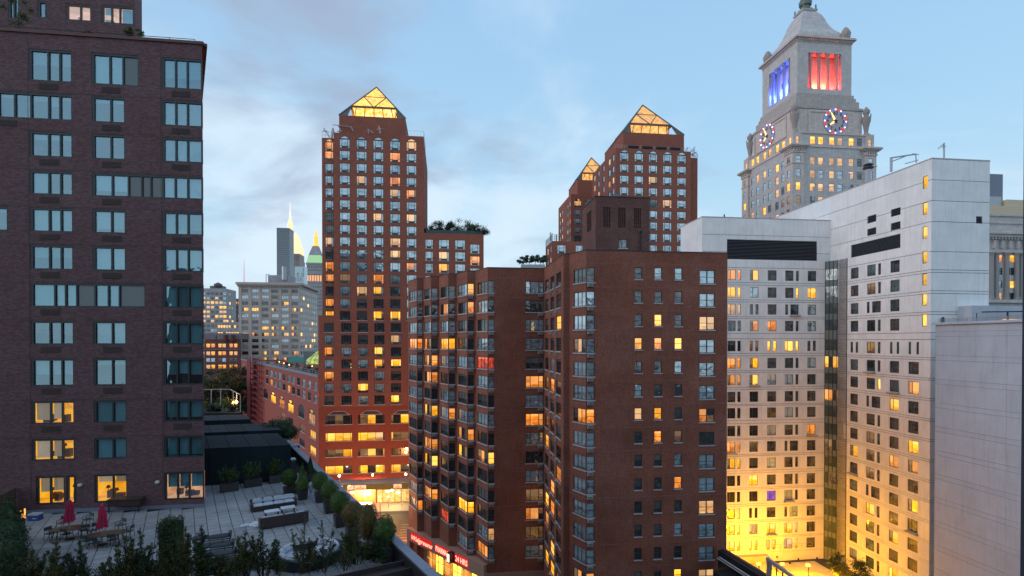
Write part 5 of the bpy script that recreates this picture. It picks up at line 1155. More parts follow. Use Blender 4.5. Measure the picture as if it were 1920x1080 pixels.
# clocks
M['cnum'] = mat('clock_black', (.02, .02, .025), .5); M['ch'] = mat('clock_hand_lit', (1, .7, .3), emit=(1, .58, .22), es=1.6); M['cred'] = mat('clock_red', (.6, .03, .08), emit=(1, .05, .10), es=.55); M['cblue'] = mat('clock_blue', (.1, .15, .5), emit=(.15, .25, .9), es=.45); M['cbulb'] = mat('clock_bulb', (1, 1, 1), emit=(1, .85, 1), es=4); M['cface'] = mat('clock_stone', (.42, .40, .42), .8, var=.1)
qk = sq(CC, 11.45)
def clock(fi, px, py, nm):
    g = Fac(qk[fi], qk[(fi + 1) % 4]); s_ = g.s(px, py); z_ = g.z(px, py); r = 4.0
    def cp(rr, an, o_=0.0): return g.pt(s_ + rr * math.sin(an), z_ + rr * math.cos(an), .28 + o_)
    n = 48; mb = MB(); mb.face([cp(r, 2 * math.pi * i / n) for i in range(n)][::-1]); 
    for i in range(n): a, b = 2 * math.pi * i / n, 2 * math.pi * (i + 1) / n; mb.face([cp(r, a), cp(r, b), cp(r, b, -.27), cp(r, a, -.27)])
    ck = mb.build('clock_face', M['cface'], CT)
    for i in range(12):
        a0, a1 = (i + .18) * math.pi / 6, (i + .82) * math.pi / 6; mb = MB()
        for k in range(4): x, y = a0 + (a1 - a0) * k / 4, a0 + (a1 - a0) * (k + 1) / 4; mb.face([cp(r * .84, x, .05), cp(r * .84, y, .05), cp(r * .99, y, .05), cp(r * .99, x, .05)][::-1])
        mb.build('neon_segment', M['cred' if i % 2 == 0 else 'cblue'], ck)
        mb = MB(); mb.lathe(cp(r * .92, i * math.pi / 6, .15), [(.04, -.16), (.16, 0), (.04, .16)], 8); mb.build('bulb', M['cbulb'], ck)
        num = str(12 if i == 0 else i); c = cp(r * .66, i * math.pi / 6); so_ = s_ + r * .66 * math.sin(i * math.pi / 6); zo = z_ + r * .66 * math.cos(i * math.pi / 6); w_ = .55 if len(num) == 2 else .3
        lettering(num, g, so_ - w_ * (.55 if num == '1' else 1), so_ + w_ * (.55 if num == '1' else 1), zo - .5, zo + .5, 'cnum', ck, out=.33, name='numeral')
    for an, L_, w_ in ((R(-29), r * .86, .22), (R(238), r * .58, .34)):
        mb = MB(); mb.face([cp(.5, an + .9, .12), cp(L_ * .75, an + .09 * w_ * 4, .12), cp(L_, an, .12), cp(L_ * .75, an - .09 * w_ * 4, .12), cp(.5, an - .9, .12)]); mb.build('hand', M['ch'], ck)
    mb = MB(); st_ = [cp((.95 if k % 2 == 0 else .45), k * math.pi / 5, .2) for k in range(10)]; mb.face(st_[::-1]); mb.build('hub_star', M['cnum'], ck)
clock(0, 1565, 228, 'a'); clock(3, 1439.5, 255.5, 'b')

# ================================================================ ornate building and plant at the right
O1 = P2(1835, 140); OB = thing('ornate_building', 'pale ornate stone building with columns and bracketed cornice at right', 'building', (*O1, 0)); fO = Fac(O1, hit(O1, U, 2000)); zo = fO.z(1885, 405)
hO = []
for x, a in ((1872, 2.4), (1888, 4.6)):
    pass
for px, wd, sts in ((1874, 1.2, "odpw"), (1893, 2.6, "ydyd"), (1916, 1.2, "ddpd")):
    for r, y in enumerate((478, 502, 526.5, 549)):
        s_ = fO.s(px); z1 = fO.z(1885, y); hO.append((s_ - wd / 2 * 1.2, s_ + wd / 2 * 1.2, z1 - 1.9, z1)); window(fO, *hO[-1], 'D' if wd < 2 else 'DD', sts[r], OB, 'wframe')
wb = MB(); wall_grid(wb, fO, 0, fO.W, 0, zo, hO, .4); g = Fac(add2(O1, V, 20), O1); wall_grid(wb, g, 0, g.W, 0, zo, [], 0); wb.face([(*O1, zo), (*fO.q, zo), (*add2(fO.q, V, 20), zo), (*add2(O1, V, 20), zo)]); wb.build('wall', M['lime_gr'], OB)
mb = MB()
for y0, y1, o_ in ((438, 430, 1.0), (441, 438, 1.6), (446, 441, 1.1), (474, 470, .5), (406, 402, .4), (420, 417, .3), (568, 562, .9)): mb.ob(fO.p, fO.d, 0, fO.W, 0, o_, fO.z(1885, y0), fO.z(1885, y1))
for k in range(30): s_ = k * .95; mb.ob(fO.p, fO.d, s_, s_ + .4, 0, .9, fO.z(1885, 450), fO.z(1885, 446))
for k in range(12): s_ = fO.s(1858) + k * 2.3; mb.ob(fO.p, fO.d, s_, s_ + .7, 0, .7, fO.z(1885, 466), fO.z(1885, 452))
mb.build('cornice', M['lime_gr'], OB)
for px in (1856, 1865.5, 1884, 1903, 1912, 1925):
    mb = MB(); z0, z1 = fO.z(1885, 562), fO.z(1885, 474); p = fO.pt(fO.s(px), z0, .25); mb.lathe(p, [(.75, 0), (.75, .4), (.6, .6), (.55, z1 - z0 - .8), (.8, z1 - z0 - .2), (.8, z1 - z0)], 10); mb.build('column', M['lime_gr'], OB)
t = thing('roof_plant_room', 'grey metal plant room and beige parapet above the ornate building', 'plant room', at(1870, 400, 150)); f = Fac(P2(1845, 148), hit(P2(1845, 148), U, 1878)); mb = MB(); mb.ob(f.p, f.d, 0, f.W, -8, 0, f.z(1860, 405), f.z(1860, 326)); mb.build('metal_box', M['greycap'], t)
f = Fac(P2(1845, 143), hit(P2(1845, 143), U, 2000)); mb = MB(); mb.ob(f.p, f.d, 0, f.W, -1, 0, f.z(1890, 408), f.z(1890, 386)); mb.ob(f.p, f.d, f.s(1893), f.W, -6, -1.01, f.z(1890, 408), f.z(1890, 372)); mb.build('parapet_wall', mat('beige_wall', (.55, .45, .32), .8, var=.15), t)
mb = MB(); railing(mb, [at(1878, 390, 146), at(1925, 384, 146)], 1.4, 12, .05, 1); mb.ob(Fac(P2(1845, 145), P2(1880, 146)).p, U, 0, 5, -.5, 0, fO.z(1885, 396), fO.z(1885, 360)); mb.build('railing', M['steel'], t)

# ================================================================ distant city
def far_block(name, label, pl_, Yc, pr, pside, ytop, m, cols, rows, side='R', zb=0, sty='P3', states='ddpywo', seed=1, single=True, wpx=None, hpx=None, cat='building', sidecols=0):
    """front-right corner at pr; side face recedes to pside"""
    q0 = P2(pl_, Yc); q1 = hit(q0, U, pr); f = Fac(q0, q1); q2 = hit(q1, V, pside) if pside else add2(q1, V, 30); fs = Fac(q1, q2); q3 = add2(q2, U, -f.W)
    T = thing(name, label, cat, (*q0, 0)); zt_ = f.z(pr, ytop); rg = random.Random(seed); hf, hs = [], []
    groups = {}
    def put(fac, a, b, z0, z1, st):
        mb = groups.setdefault(st, MB()); mb.face([fac.pt(a, z0, .06), fac.pt(b, z0, .06), fac.pt(b, z1, .06), fac.pt(a, z1, .06)], [(rg.random() * .1, 0), (1, 0), (1, 1), (0, 1)])
    for r, y in enumerate(rows):
        z1 = f.z((pl_ + pr) / 2, y); z0 = z1 - hpx * Yc / 1000
        rowst = rg.random()
        for c, (a, b) in enumerate(cols):
            st = rg.choice(states) if rowst > .25 else rg.choice('dp')
            a_, b_ = f.s(a), f.s(b)
            if single: hf.append((a_, b_, z0, z1)); window(f, a_, b_, z0, z1, sty, st, T, 'wframe')
            else: put(f, a_, b_, z0, z1, st)
        for c in range(sidecols):
            a_ = fs.W * (c + .2) / sidecols; b_ = fs.W * (c + .8) / sidecols; put(fs, a_, b_, z0, z1, rg.choice('ddddddmy'))
    wb = MB(); wall_grid(wb, f, 0, f.W, zb, zt_, hf, .3)
    for a, b in ((q1, q2), (q2, q3), (q3, q0)): g = Fac(a, b); wall_grid(wb, g, 0, g.W, zb, zt_, [], 0)
    wb.face([(*p, zt_) for p in (q0, q1, q2, q3)]); wb.build('wall', m, T)
    for st, mb in groups.items(): o = mb.build('windows', M[ST[st]], T); o['kind'] = 'stuff'
    return T, f, fs, zt_
bays = [(a / 3.6 + 381, b / 3.6 + 379) for a, b in ((262, 313), (330, 382), (397, 450), (462, 516), (530, 584), (597, 650))]
D1, f, fs, zt_ = far_block('office_block', 'boxy pale office block with rows of triple windows, many lit yellow', 447.5, 300, 563, 595, 534, M['office'], bays, [542.5 + 11.62 * k for k in range(19)], states='ddpyywod', seed=4, hpx=6.2, sidecols=8)
mb = MB(); mb.ob(f.p, f.d, -1, f.W + 1.5, -1, 1.6, zt_ - .3, zt_ + 1.0); mb.ob(f.p, f.d, -.5, f.W + .8, -1, .8, zt_ - 1.4, zt_ - .3); mb.ob(fs.p, fs.d, -1, fs.W + 1, -1, 1.6, zt_ - .3, zt_ + 1.0)
for k in range(40): s_ = f.W * k / 40; mb.ob(f.p, f.d, s_, s_ + .35, .8, 1.5, zt_ - 1.0, zt_ - .31)
mb.build('cornice', M['office'], D1); mb = MB()
for b in bays:
    for e in b: s_ = f.s(e); mb.ob(f.p, f.d, s_ - .45 - (.5 if e == b[0] else -.5), s_ + .45 - (.5 if e == b[0] else -.5), .0, .35, 20, zt_ - 1.5)
mb.build('pilaster', M['office'], D1)
t = thing('roof_plant_room', 'pale plant room box on the roof of the boxy office block', 'plant room', (*add2(f.p, U, 25), zt_)); g = Fac(P2(503, 312), hit(P2(503, 312), U, 541)); mb = MB(); mb.ob(g.p, g.d, 0, g.W, -14, 0, zt_, g.z(520, 516)); mb.build('wall', M['farstone'], t); mb = MB(); mb.tube(at(533, 525, 311), at(533, 500, 311), 1.4, n=8); mb.tube(at(499, 530, 309), at(499, 514, 309), .2, n=4); mb.tube(at(499, 515, 309), at(506, 514, 309), .2, n=4); mb.tube(at(503, 517, 309), at(519, 533, 309), .3, n=4); mb.build('flue', M['steel'], t)
far_block('stone_apartment_house', 'pale stone apartment house seen just right of the plum tower, rows of small lit windows', 378, 390, 424, 443, 541, M['farstone'], [(a, a + 5.6) for a in (380, 388, 396, 404, 412, 419)], [548 + 8.6 * k for k in range(14)], states='ddywwp', seed=8, single=False, hpx=5, sidecols=4)
mbx = thing('roof_water_tower', 'dark roof plant sheds on top of the pale stone apartment house', 'roof shed', at(413, 541, 395)); mb = MB(); g = Fac(P2(394, 398), P2(418, 399)); mb.ob(g.p, g.d, 0, g.W, -6, 0, g.z(405, 543), g.z(405, 536)); mb.lathe(at(409, 537, 398), [(3, 0), (3, 1.5), (.2, 3)], 8); mb.build('shed', M['farbrown'], mbx)
far_block('brown_apartment_house', 'darker apartment house wedged between the pale stone house and the office block', 436, 420, 452, 458, 560, M['farbrown'], [(438, 440), (442, 445), (447, 449.5)], [566 + 8.5 * k for k in range(12)], states='dddyo', seed=5, single=False, hpx=4.5)
far_block('low_pale_house', 'low pale house with a row of lit top windows before the office block', 406, 330, 450, 454, 604, M['farstone'], [(a, a + 3.6) for a in range(409, 448, 5)], [610, 623], states='ywyd', seed=2, single=False, hpx=5)
DR, f, fs, ztd = far_block('red_dormer_house', 'dark red brick house with dormer windows glowing orange beyond the park trees', 383, 280, 449, 452, 636, M['farred'], [(387, 394), (396, 403), (409.5, 415.5), (417, 423.5), (430.5, 436.5), (439, 445)], [644.5, 659, 671.5, 684, 696], states='yyowy', seed=6, single=False, hpx=7)
mb = MB(); mb.ob(f.p, f.d, -.5, f.W + .5, -12, -.5, ztd, ztd + 3.2)
for px in (396, 416, 437): s_ = f.s(px); mb.ob(f.p, f.d, s_ - 2.4, s_ + 2.4, -.5, .3, ztd - .2, ztd + 2.2)
mb.ob(f.p, f.d, -.5, f.W + .5, 0, .5, f.z(416, 656.5), f.z(416, 655)); mb.build('mansard_roof', M['farbrown'], DR)
mb = MB(); [mb.tube(at(x, 640, 281), at(x, 628, 281), 1.2, n=6) for x in (424, 437)]; mb.build('chimney', M['farred'], DR)
M['farglass'] = pane_mat('far_glass', 'dark', base=(.02, .03, .05), refl=.16); M['farglass2'] = pane_mat('far_glass_blue', 'dark', base=(.10, .22, .30), refl=.4)
DG, f, fs, ztg = far_block('dark_glass_tower', 'tall dark glass slab tower beside the floodlit skyscraper', 519.5, 900, 543.5, 551.5, 427.5, M['farglass'], [], [], seed=3, hpx=5)
mb = MB()
for k in range(30): z = H + ray(530, 430 + k * 3.6).z * 900; mb.ob(f.p, f.d, 0, f.W, 0, .35, z, z + .5); mb.ob(fs.p, fs.d, 0, fs.W, 0, .35, z, z + .5)
mb.build('floor_bands', M['farbrown'], DG)
far_block('blue_glass_slab', 'blue glass slab with pale vertical fins low between the two lit spires', 553, 620, 571.5, 577, 500, M['farglass2'], [(a, a + 1.2) for a in (554, 557, 560, 563, 566, 569)], [502 + 9 * k for k in range(5)], states='pppd', seed=7, single=False, hpx=8)
# floodlit setback skyscraper with mast
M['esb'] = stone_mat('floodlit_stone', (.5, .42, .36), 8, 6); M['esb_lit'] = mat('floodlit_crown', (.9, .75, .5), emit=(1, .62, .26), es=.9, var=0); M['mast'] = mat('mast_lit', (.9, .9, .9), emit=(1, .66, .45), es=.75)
ec = P2(548.5, 1800); ES = thing('floodlit_skyscraper', 'distant setback skyscraper with glowing gold crown and tall lit mast', 'skyscraper', (*ec, 0))
def ez(y, Y=1800): return H + ray(550, y).z * Y
for nm, mm, lv in (('shaft', 'esb', [(30, 700, 490), (28, 490, 478)]), ('crown', 'esb_lit', [(27, 478, 464), (22, 464, 456), (19, 456, 448), (15, 448, 443), (11, 443, 438)])):
    mb = MB()
    for h, y0, y1 in lv: prism(mb, sq((ec[0] + 4, ec[1]), h), ez(y0), ez(y1))
    mb.build(nm, M[mm], ES)
mb = MB()
for k in range(9): s_ = -24 + k * 6; g = add2(add2((ec[0] + 4, ec[1]), U, s_), V, -30.4); mb.ob(g, U, 0, 2, -.5, .5, ez(700), ez(478)); 
mb.build('window_bands', M['farbrown'], ES)
cm2 = (at(545, 640, 1800).x, ec[1]); mb = MB(); mb.lathe((*cm2, 0), [(9, ez(442)), (8.5, ez(430)), (8, ez(417)), (5.5, ez(413)), (3, ez(411))], 10); mb.build('mooring_mast', M['esb_lit'], ES)
mb = MB(); mb.lathe((*cm2, 0), [(4, ez(411)), (3, ez(400)), (1.8, ez(396)), (1.5, ez(386)), (.4, ez(378))], 8); mb.build('antenna', M['mast'], ES)
# clock-less campanile with green lit roof
mc = P2(593, 700); MT = thing('lit_campanile', 'distant stone campanile with green lit pyramid roof and glowing gold cupola', 'tower', (*mc, 0))
def mz(y): return H + ray(593, y).z * 700
mb = MB(); prism(mb, sq(mc, 9.6), 0, mz(498)); prism(mb, sq(mc, 10.2), mz(498), mz(494.5)); prism(mb, sq(mc, 10.1), mz(532), mz(530)); prism(mb, sq(mc, 10.1), mz(516), mz(514.5)); mb.build('shaft', M['farstone'], MT)
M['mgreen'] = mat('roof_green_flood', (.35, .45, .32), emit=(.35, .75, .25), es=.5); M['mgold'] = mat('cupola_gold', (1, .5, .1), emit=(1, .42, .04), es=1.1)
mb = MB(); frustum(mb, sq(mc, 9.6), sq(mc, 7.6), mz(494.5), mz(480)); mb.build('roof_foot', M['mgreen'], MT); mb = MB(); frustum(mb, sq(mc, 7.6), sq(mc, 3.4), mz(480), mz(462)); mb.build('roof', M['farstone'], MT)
mb = MB()
for g in (Fac(sq(mc, 9.62)[0], sq(mc, 9.62)[1]),):
    for k in range(6): s_ = g.W * (k + .2) / 6; mb.ob(g.p, g.d, s_, s_ + g.W * .1, 0, .2, mz(528.5), mz(518))
mb.build('arcade', M['org'], MT); mb = MB()
for k in range(8): s_ = 19 * (k + .3) / 8 - 9.5; g = add2(add2(mc, U, s_), V, -9.8); [mb.ob(g, U, 0, 1, 0, .1, mz(y), mz(y - 2)) for y in (503, 509, 540, 547, 554, 561, 568, 575, 582)]
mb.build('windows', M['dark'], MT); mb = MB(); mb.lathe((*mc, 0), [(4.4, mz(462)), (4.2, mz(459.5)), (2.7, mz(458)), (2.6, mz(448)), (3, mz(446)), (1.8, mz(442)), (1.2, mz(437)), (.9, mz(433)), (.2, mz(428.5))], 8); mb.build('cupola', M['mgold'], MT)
mb = MB(); mb.tube(at(457.5, 545, 900), at(457.8, 488, 900), .9, .3, n=5); tag(mb.build('radio_mast', mat('mast_red', (.6, .1, .15), emit=(.9, .2, .3), es=.5)), 'thin distant red radio mast above the office block cornice', 'radio mast')
# low distant city mass to the horizon
rg = random.Random(11)
for k in range(3):
    Yk = (520, 640, 760)[k]; px = (384, 430, 470)[k]; w_ = rg.uniform(14, 34); hh = rg.uniform(12, 30)
    c = at(px, 640, Yk); q = [(c.x, c.y), (c.x + w_, c.y + w_ * .12), (c.x + w_ * .88, c.y + w_), (c.x - w_ * .12, c.y + w_ * .9)]
    if 380 < px < 620: hh *= .5
    T = thing('distant_building', ('plain low distant block hard by the plum tower', 'plain low distant block behind the dormer house', 'plain low distant block behind the office block')[k], 'building', (c.x, c.y, 0), 'distant low city blocks'); mb = MB(); prism(mb, q, 0, hh); mb.build('wall', M[rg.choice(['farstone', 'farbrown', 'farred'])], T)
# ================================================================ vegetation helpers
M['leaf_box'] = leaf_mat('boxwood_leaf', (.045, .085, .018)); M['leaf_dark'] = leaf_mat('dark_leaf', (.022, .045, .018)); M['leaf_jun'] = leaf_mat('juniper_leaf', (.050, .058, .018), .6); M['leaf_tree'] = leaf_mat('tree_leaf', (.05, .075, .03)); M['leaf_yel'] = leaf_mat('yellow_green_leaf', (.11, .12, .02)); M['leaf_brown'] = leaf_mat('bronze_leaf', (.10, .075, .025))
M['bark'] = mat('bark', (.05, .035, .025), .9, var=.3); M['pot'] = mat('dark_planter', (.035, .03, .035), .6, var=.3); M['soil'] = mat('soil', (.03, .02, .015), .95)
def leaves(mb, rg, pts_r, n, size):
    """n small leaf quads scattered by the sampler pts_r()"""
    for _ in range(n):
        c, out = pts_r(); a = Vector((rg.gauss(0, 1), rg.gauss(0, 1), rg.gauss(0, 1))); nrm = (out * 1.2 + a * .8)
        if nrm.length < 1e-6: continue
        nrm.normalize(); t = nrm.orthogonal().normalized(); q = Matrix.Rotation(rg.uniform(0, 6.28), 3, nrm); t = q @ t; b = nrm.cross(t); s = size * rg.uniform(.6, 1.4)
        mb.face([c - t * s, c - b * s * .5, c + t * s, c + b * s * .5])
def ball_sampler(rg, c, rx, ry, rz, lo=.75, lump=.12, ph=0):
    c = Vector(c)
    def f():
        d = Vector((rg.gauss(0, 1), rg.gauss(0, 1), rg.gauss(0, 1))).normalized()
        k = rg.uniform(lo, 1) * (1 + lump * (math.sin(d.x * 5 + ph) + math.sin(d.y * 6 + ph * 2) + math.sin(d.z * 7 + ph * 3)) / 1.5)
        return c + Vector((d.x * rx, d.y * ry, d.z * rz)) * k, d
    return f
def spike_sampler(rg, a, b, r0, r1):
    a, b = Vector(a), Vector(b); ax = (b - a).normalized(); u = ax.orthogonal().normalized(); v = ax.cross(u)
    def f():
        t = rg.random() ** .85; an = rg.uniform(0, 6.28); o = u * math.cos(an) + v * math.sin(an); r = (r0 + (r1 - r0) * t) * math.sqrt(rg.uniform(.15, 1)) * (1 + .45 * math.sin(t * 19 + a.x * 9))
        return a.lerp(b, t) + o * r, (o + ax * .8)
    return f
def core_ball(mb, c, rx, ry, rz, n=10):
    pr = [(max(.02, math.sin(math.pi * k / 7)), -math.cos(math.pi * k / 7)) for k in range(8)]; mb.lathe(c, [(p * rx, z * rz) for p, z in pr], n, sx=1, sy=ry / rx)
def shrub_ball(name, label, cat, base, r, hgt, seed, leafm='leaf_box', pot=(.62, .85), cone=0, group=None, n=2600):
    rg = random.Random(seed); T = thing(name, label, cat, base, group); b = Vector(base); pw, ph = pot
    mb = MB(); a0 = math.atan2(E2[1], E2[0]); cs = [(b.x + pw * k * E2[0] * .5 * x + pw * k * D2[0] * .5 * y, b.y + pw * k * E2[1] * .5 * x + pw * k * D2[1] * .5 * y) for k in (.82, 1) for x, y in ((-1, -1), (1, -1), (1, 1), (-1, 1))]
    frustum(mb, cs[:4], cs[4:], b.z, b.z + ph); mb.build('planter', M['pot'], T)
    mb = MB(); mb.tube(b + Vector((0, 0, ph)), b + Vector((0, 0, ph + hgt * .6)), .05, n=6); mb.build('trunk', M['bark'], T)
    c = b + Vector((0, 0, ph + hgt * .52)); mb = MB()
    if cone:
        for k in range(9):
            t = k / 8; rr = r * (1 - t) ** .75 + .04; cc = b + Vector((0, 0, ph + .1 + hgt * t * .95)); leaves(mb, rg, ball_sampler(rg, cc, rr, rr, .22, .7, .1, seed), int(n / 7 * (rr / r + .1)), .045)
        mb.lathe(b + Vector((0, 0, ph)), [(r * .8, .05), (r * .75, hgt * .3), (r * .4, hgt * .65), (.03, hgt * .93)], 10)
    else:
        core_ball(mb, c, r * .82, r * .82, hgt * .42); leaves(mb, rg, ball_sampler(rg, c, r, r, hgt * .52, .82, .07, seed), n, .04)
    mb.build('foliage', M[leafm], T); return T
def sparse_shrub(T, base, w, d_, h, seed, leafm='leaf_dark', n=500, stems=12, size=.05):
    rg = random.Random(seed); st, lf = MB(), MB(); b = Vector(base)
    for k in range(stems):
        p = b + Vector((E2[0], E2[1], 0)) * rg.uniform(-w, w) + Vector((D2[0], D2[1], 0)) * rg.uniform(-d_, d_); q = p + Vector((rg.uniform(-.3, .3) * h, rg.uniform(-.2, .2) * h, h * rg.uniform(.55, 1)))
        st.tube(p, q, .018, .006, n=4, caps=False); leaves(lf, rg, spike_sampler(rg, p.lerp(q, .25), q, .16 * h, .05 * h), n // stems, size)
    st.build('stem', M['bark'], T); lf.build('foliage', M[leafm], T)
def tree(name, label, base, h, cr, seed, leafm='leaf_tree', n=1500, size=.12, tr=.12, group=None, openk=.5, clumps=9):
    rg = random.Random(seed); T = thing(name, label, 'tree', base, group); b = Vector(base); mb, lf = MB(), MB()
    top = b + Vector((rg.uniform(-.1, .1) * h, 0, h * .62)); mb.tube(b, top, tr, tr * .55, n=7)
    for k in range(clumps):
        an = k * 2.4 + rg.random(); zz = rg.uniform(.45, 1.0); rr = cr * (1.15 - abs(zz - .65)) * rg.uniform(.35, .85); c = b + Vector((math.cos(an) * rr, math.sin(an) * rr, h * zz - cr * .2)); s = b.lerp(top, rg.uniform(.5, 1)); mb.tube(s, c, tr * .4, tr * .1, n=5, caps=False)
        leaves(lf, rg, ball_sampler(rg, c, cr * .42, cr * .42, cr * .3, openk, .25, k), n // clumps, size)
        for _ in range(3): q = c + Vector((rg.uniform(-1, 1), rg.uniform(-1, 1), rg.uniform(-.3, 1))) * cr * .4; mb.tube(c, q, tr * .12, tr * .04, n=3, caps=False)
    mb.build('trunk', M['bark'], T); lf.build('crown', M[leafm], T); return T

# ================================================================ the paved terrace
TR = thing('roof_terrace', 'x', 'terrace', (-18, 38, TZ)); del TR['label']; del TR['category']; TR['kind'] = 'structure'; TR.name = 'terrace_floor'
pc0 = onz(613, 900, TZ + 1.05); pc1 = onz(740, 1020, TZ + 1.05); dP = Vector((pc1.x - pc0.x, pc1.y - pc0.y)).normalized()   # parapet inner edge, towards the camera
pIn0 = add2(pc0, dP, -18); pIn1 = add2(pc0, dP, 30); fPar = Fac(pIn0, pIn1)       # n points right (street side)... interior on the left
M['paver'] = NT('paver'); g = M['paver']; co = g.n('ShaderNodeTexCoord').outputs['Object']; rnd = g.n('ShaderNodeObjectInfo').outputs['Random']; n_ = g.noise(co, 1.3, 7, .7); n2 = g.noise(co, 14, 4)
pos = g.n('ShaderNodeNewGeometry').outputs['Position']; nw = g.noise(pos, .35, 5)
k_ = g.math('MULTIPLY', g.math('MULTIPLY', g.mr(n_, .3, .7, .82, 1.08), g.math('MULTIPLY_ADD', rnd, .24, .88)), g.mr(nw, .35, .65, .72, 1.05)); x = g.n('ShaderNodeVectorMath', operation='SCALE'); x.inputs[0].default_value = (.27, .28, .30); g.put(x.inputs[3], k_)
g.put(g.b.inputs['Base Color'], g.mix(g.mr(n2, .4, .7, 0, .25), x.outputs[0], (.12, .12, .12))); g.b.inputs['Roughness'].default_value = .75; M['paver'] = g.m
base = MB(); pts = [add2(pIn1, (0, 0), 0), pIn0, add2(tc_, D2, 16), (tc_[0] - 1, tc_[1] + 6), (-60, 44), (-60, 22), (pIn1[0], 22)]
prism(base, [(-60, 20), (pIn1[0] + 0, 20)] + [pIn1, pIn0, (-34, 66), (-60, 48)][0:] , TZ - .6, TZ - .05); base.build('slab', M['void'], TR)
PS = .76; org = onz(500, 950, TZ); cells = []
def inside(x, y):
    # left of the parapet, in front of the facade
    a = (x - pIn0[0]) * fPar.n[0] + (y - pIn0[1]) * fPar.n[1]
    if a < .0: return False
    t = (x - tl_[0]) * fT.d[0] + (y - tl_[1]) * fT.d[1]; dn = (x - tl_[0]) * fT.n[0] + (y - tl_[1]) * fT.n[1]
    if t < fT.W + .1 and dn < .15 and t > -5:
        side = (x - tc_[0]) * .85 + (y - tc_[1]) * .527
        if side < .1: return False
    if t >= fT.W:
        side = (x - tc_[0]) * .85 + (y - tc_[1]) * .527
        if dn < .1 and side < .15: return False
    return y < 53 and y > 25.5
for i in range(-60, 60):
    for j in range(-60, 60):
        cx = org.x + E2[0] * PS * i + D2[0] * PS * j; cy = org.y + E2[1] * PS * i + D2[1] * PS * j
        if cy < 25 or not inside(cx, cy): continue
        px = CX + cx / cy * F; py = 640 + 13.1 / cy * F
        if px < -40 or px > 800 or py > 1110: continue
        cells.append((py if -10 < px < 790 else 0, cx, cy))
cells.sort(reverse=True)
pv = MB(); hgap = PS / 2 - .02; q = [(E2[0] * a + D2[0] * b, E2[1] * a + D2[1] * b) for a, b in ((-hgap, -hgap), (hgap, -hgap), (hgap, hgap), (-hgap, hgap))]; prism(pv, q, -.05, 0); pme = pv.mesh('paver', M['paver'])
# nearest visible ones are mostly behind shrubs: take the band that shows largest
vis = [c for c in cells if 930 < c[0] < 1062 and CX + c[1] / c[2] * F > 25]; vis = vis[:298]; ids = {id(c) for c in vis}
rest = MB(); rgp = random.Random(2)
for c in cells:
    dz = rgp.uniform(-.006, .004)
    if id(c) in ids: link('paver', pme, TR, (c[1] + 18, c[2] - 38, dz))
    else: prism(rest, [(c[1] + a, c[2] + b) for a, b in q], TZ - .05, TZ + dz)
o = rest.build('pavers', M['paver'], TR); o['kind'] = 'stuff'
PW = thing('parapet_wall', 'wide grey capped parapet running along the terrace edge above the street', 'parapet', (pc0.x, pc0.y, TZ))
mb = MB(); mb.ob(fPar.p, fPar.d, -14, fPar.W, -.50, -.03, 3, TZ + .98); mb.build('wall', M['pot'], PW)
n = 22
for k in range(n): a, b = -14 + (fPar.W + 14) * k / n, -14 + (fPar.W + 14) * (k + 1) / n; mb = MB(); mb.ob(fPar.p, fPar.d, a + .012, b - .012, -.56, .02, TZ + .98, TZ + 1.05); mb.build('capstone', M['greycap'], PW)
mb = MB(); mb.tube(fPar.pt(0, TZ + 1.08, .10), fPar.pt(fPar.W, TZ + 1.08, .10), .018); mb.ob(fPar.p, fPar.d, -10, fPar.W, .03, .12, TZ + .05, TZ + 1.02); mb.build('inner_lining', M['blackmetal'], PW)
# trough along the parapet and the near edge
def trough(name, label, p, d, L, w, h, wall=.06):
    T = thing(name, label, 'planter', (p[0], p[1], TZ)); mb = MB()
    mb.ob(p, d, 0, L, 0, wall, TZ, TZ + h); mb.ob(p, d, 0, L, -w, -w + wall, TZ, TZ + h); mb.ob(p, d, 0, wall, -w + wall, 0, TZ, TZ + h); mb.ob(p, d, L - wall, L, -w + wall, 0, TZ, TZ + h); mb.build('box', M['pot'], T)
    mb = MB(); mb.ob(p, d, wall, L - wall, -w + wall, 0, TZ + h * .5, TZ + h * .62); mb.build('soil', M['soil'], T); return T
pf = onz(778, 1062, TZ + .75); L_ = 24; ps = add2(pf, E2, -L_)
trough('near_trough', 'long black planting trough along the near edge of the terrace', ps, Vector(E2), L_, 1.15, .75)
p2 = add2(pf, dP, -4.6); p2 = (p2[0] - .2, p2[1] - .1)
# junipers in the near trough
tips = [(5, 1055, 3, 12), (60, 1030, 4, 3), (107, 1012, 5, 1), (148, 1010, 5, 1), (205, 1045, 4, 2), (232, 1000, 6, 0), (262, 990, 5, 1), (300, 1035, 4, 2), (348, 985, 6, 0), (378, 984, 5, 1), (420, 1040, 4, 1), (458, 995, 6, 0), (492, 982, 6, 0), (522, 1030, 4, 2), (572, 965, 7, 0), (603, 975, 6, 1), (640, 1020, 4, 1), (668, 975, 7, 3), (700, 998, 6, 3)]
lab_j = ['at the far left edge', 'left of the twin spired pair', 'with a single tall tip before the dining tables, left one', 'with a single tall tip before the dining tables, right one', 'low and bushy left of the clipped hedge column', 'with the tallest spire left of the hedge column', 'leaning right just left of the hedge column', 'low before the hedge column', 'thin spired right of the hedge column', 'before the black sun loungers', 'low and brown before the loungers', 'with upright tips right of the loungers', 'leaning right, rising before the front sofa end', 'low left of the round daybed', 'thin and tall rising before the round daybed', 'with forked tips before the round daybed', 'low right of the round daybed', 'broad bushy beside the parapet boxwoods', 'spreading in the trough corner by the parapet']
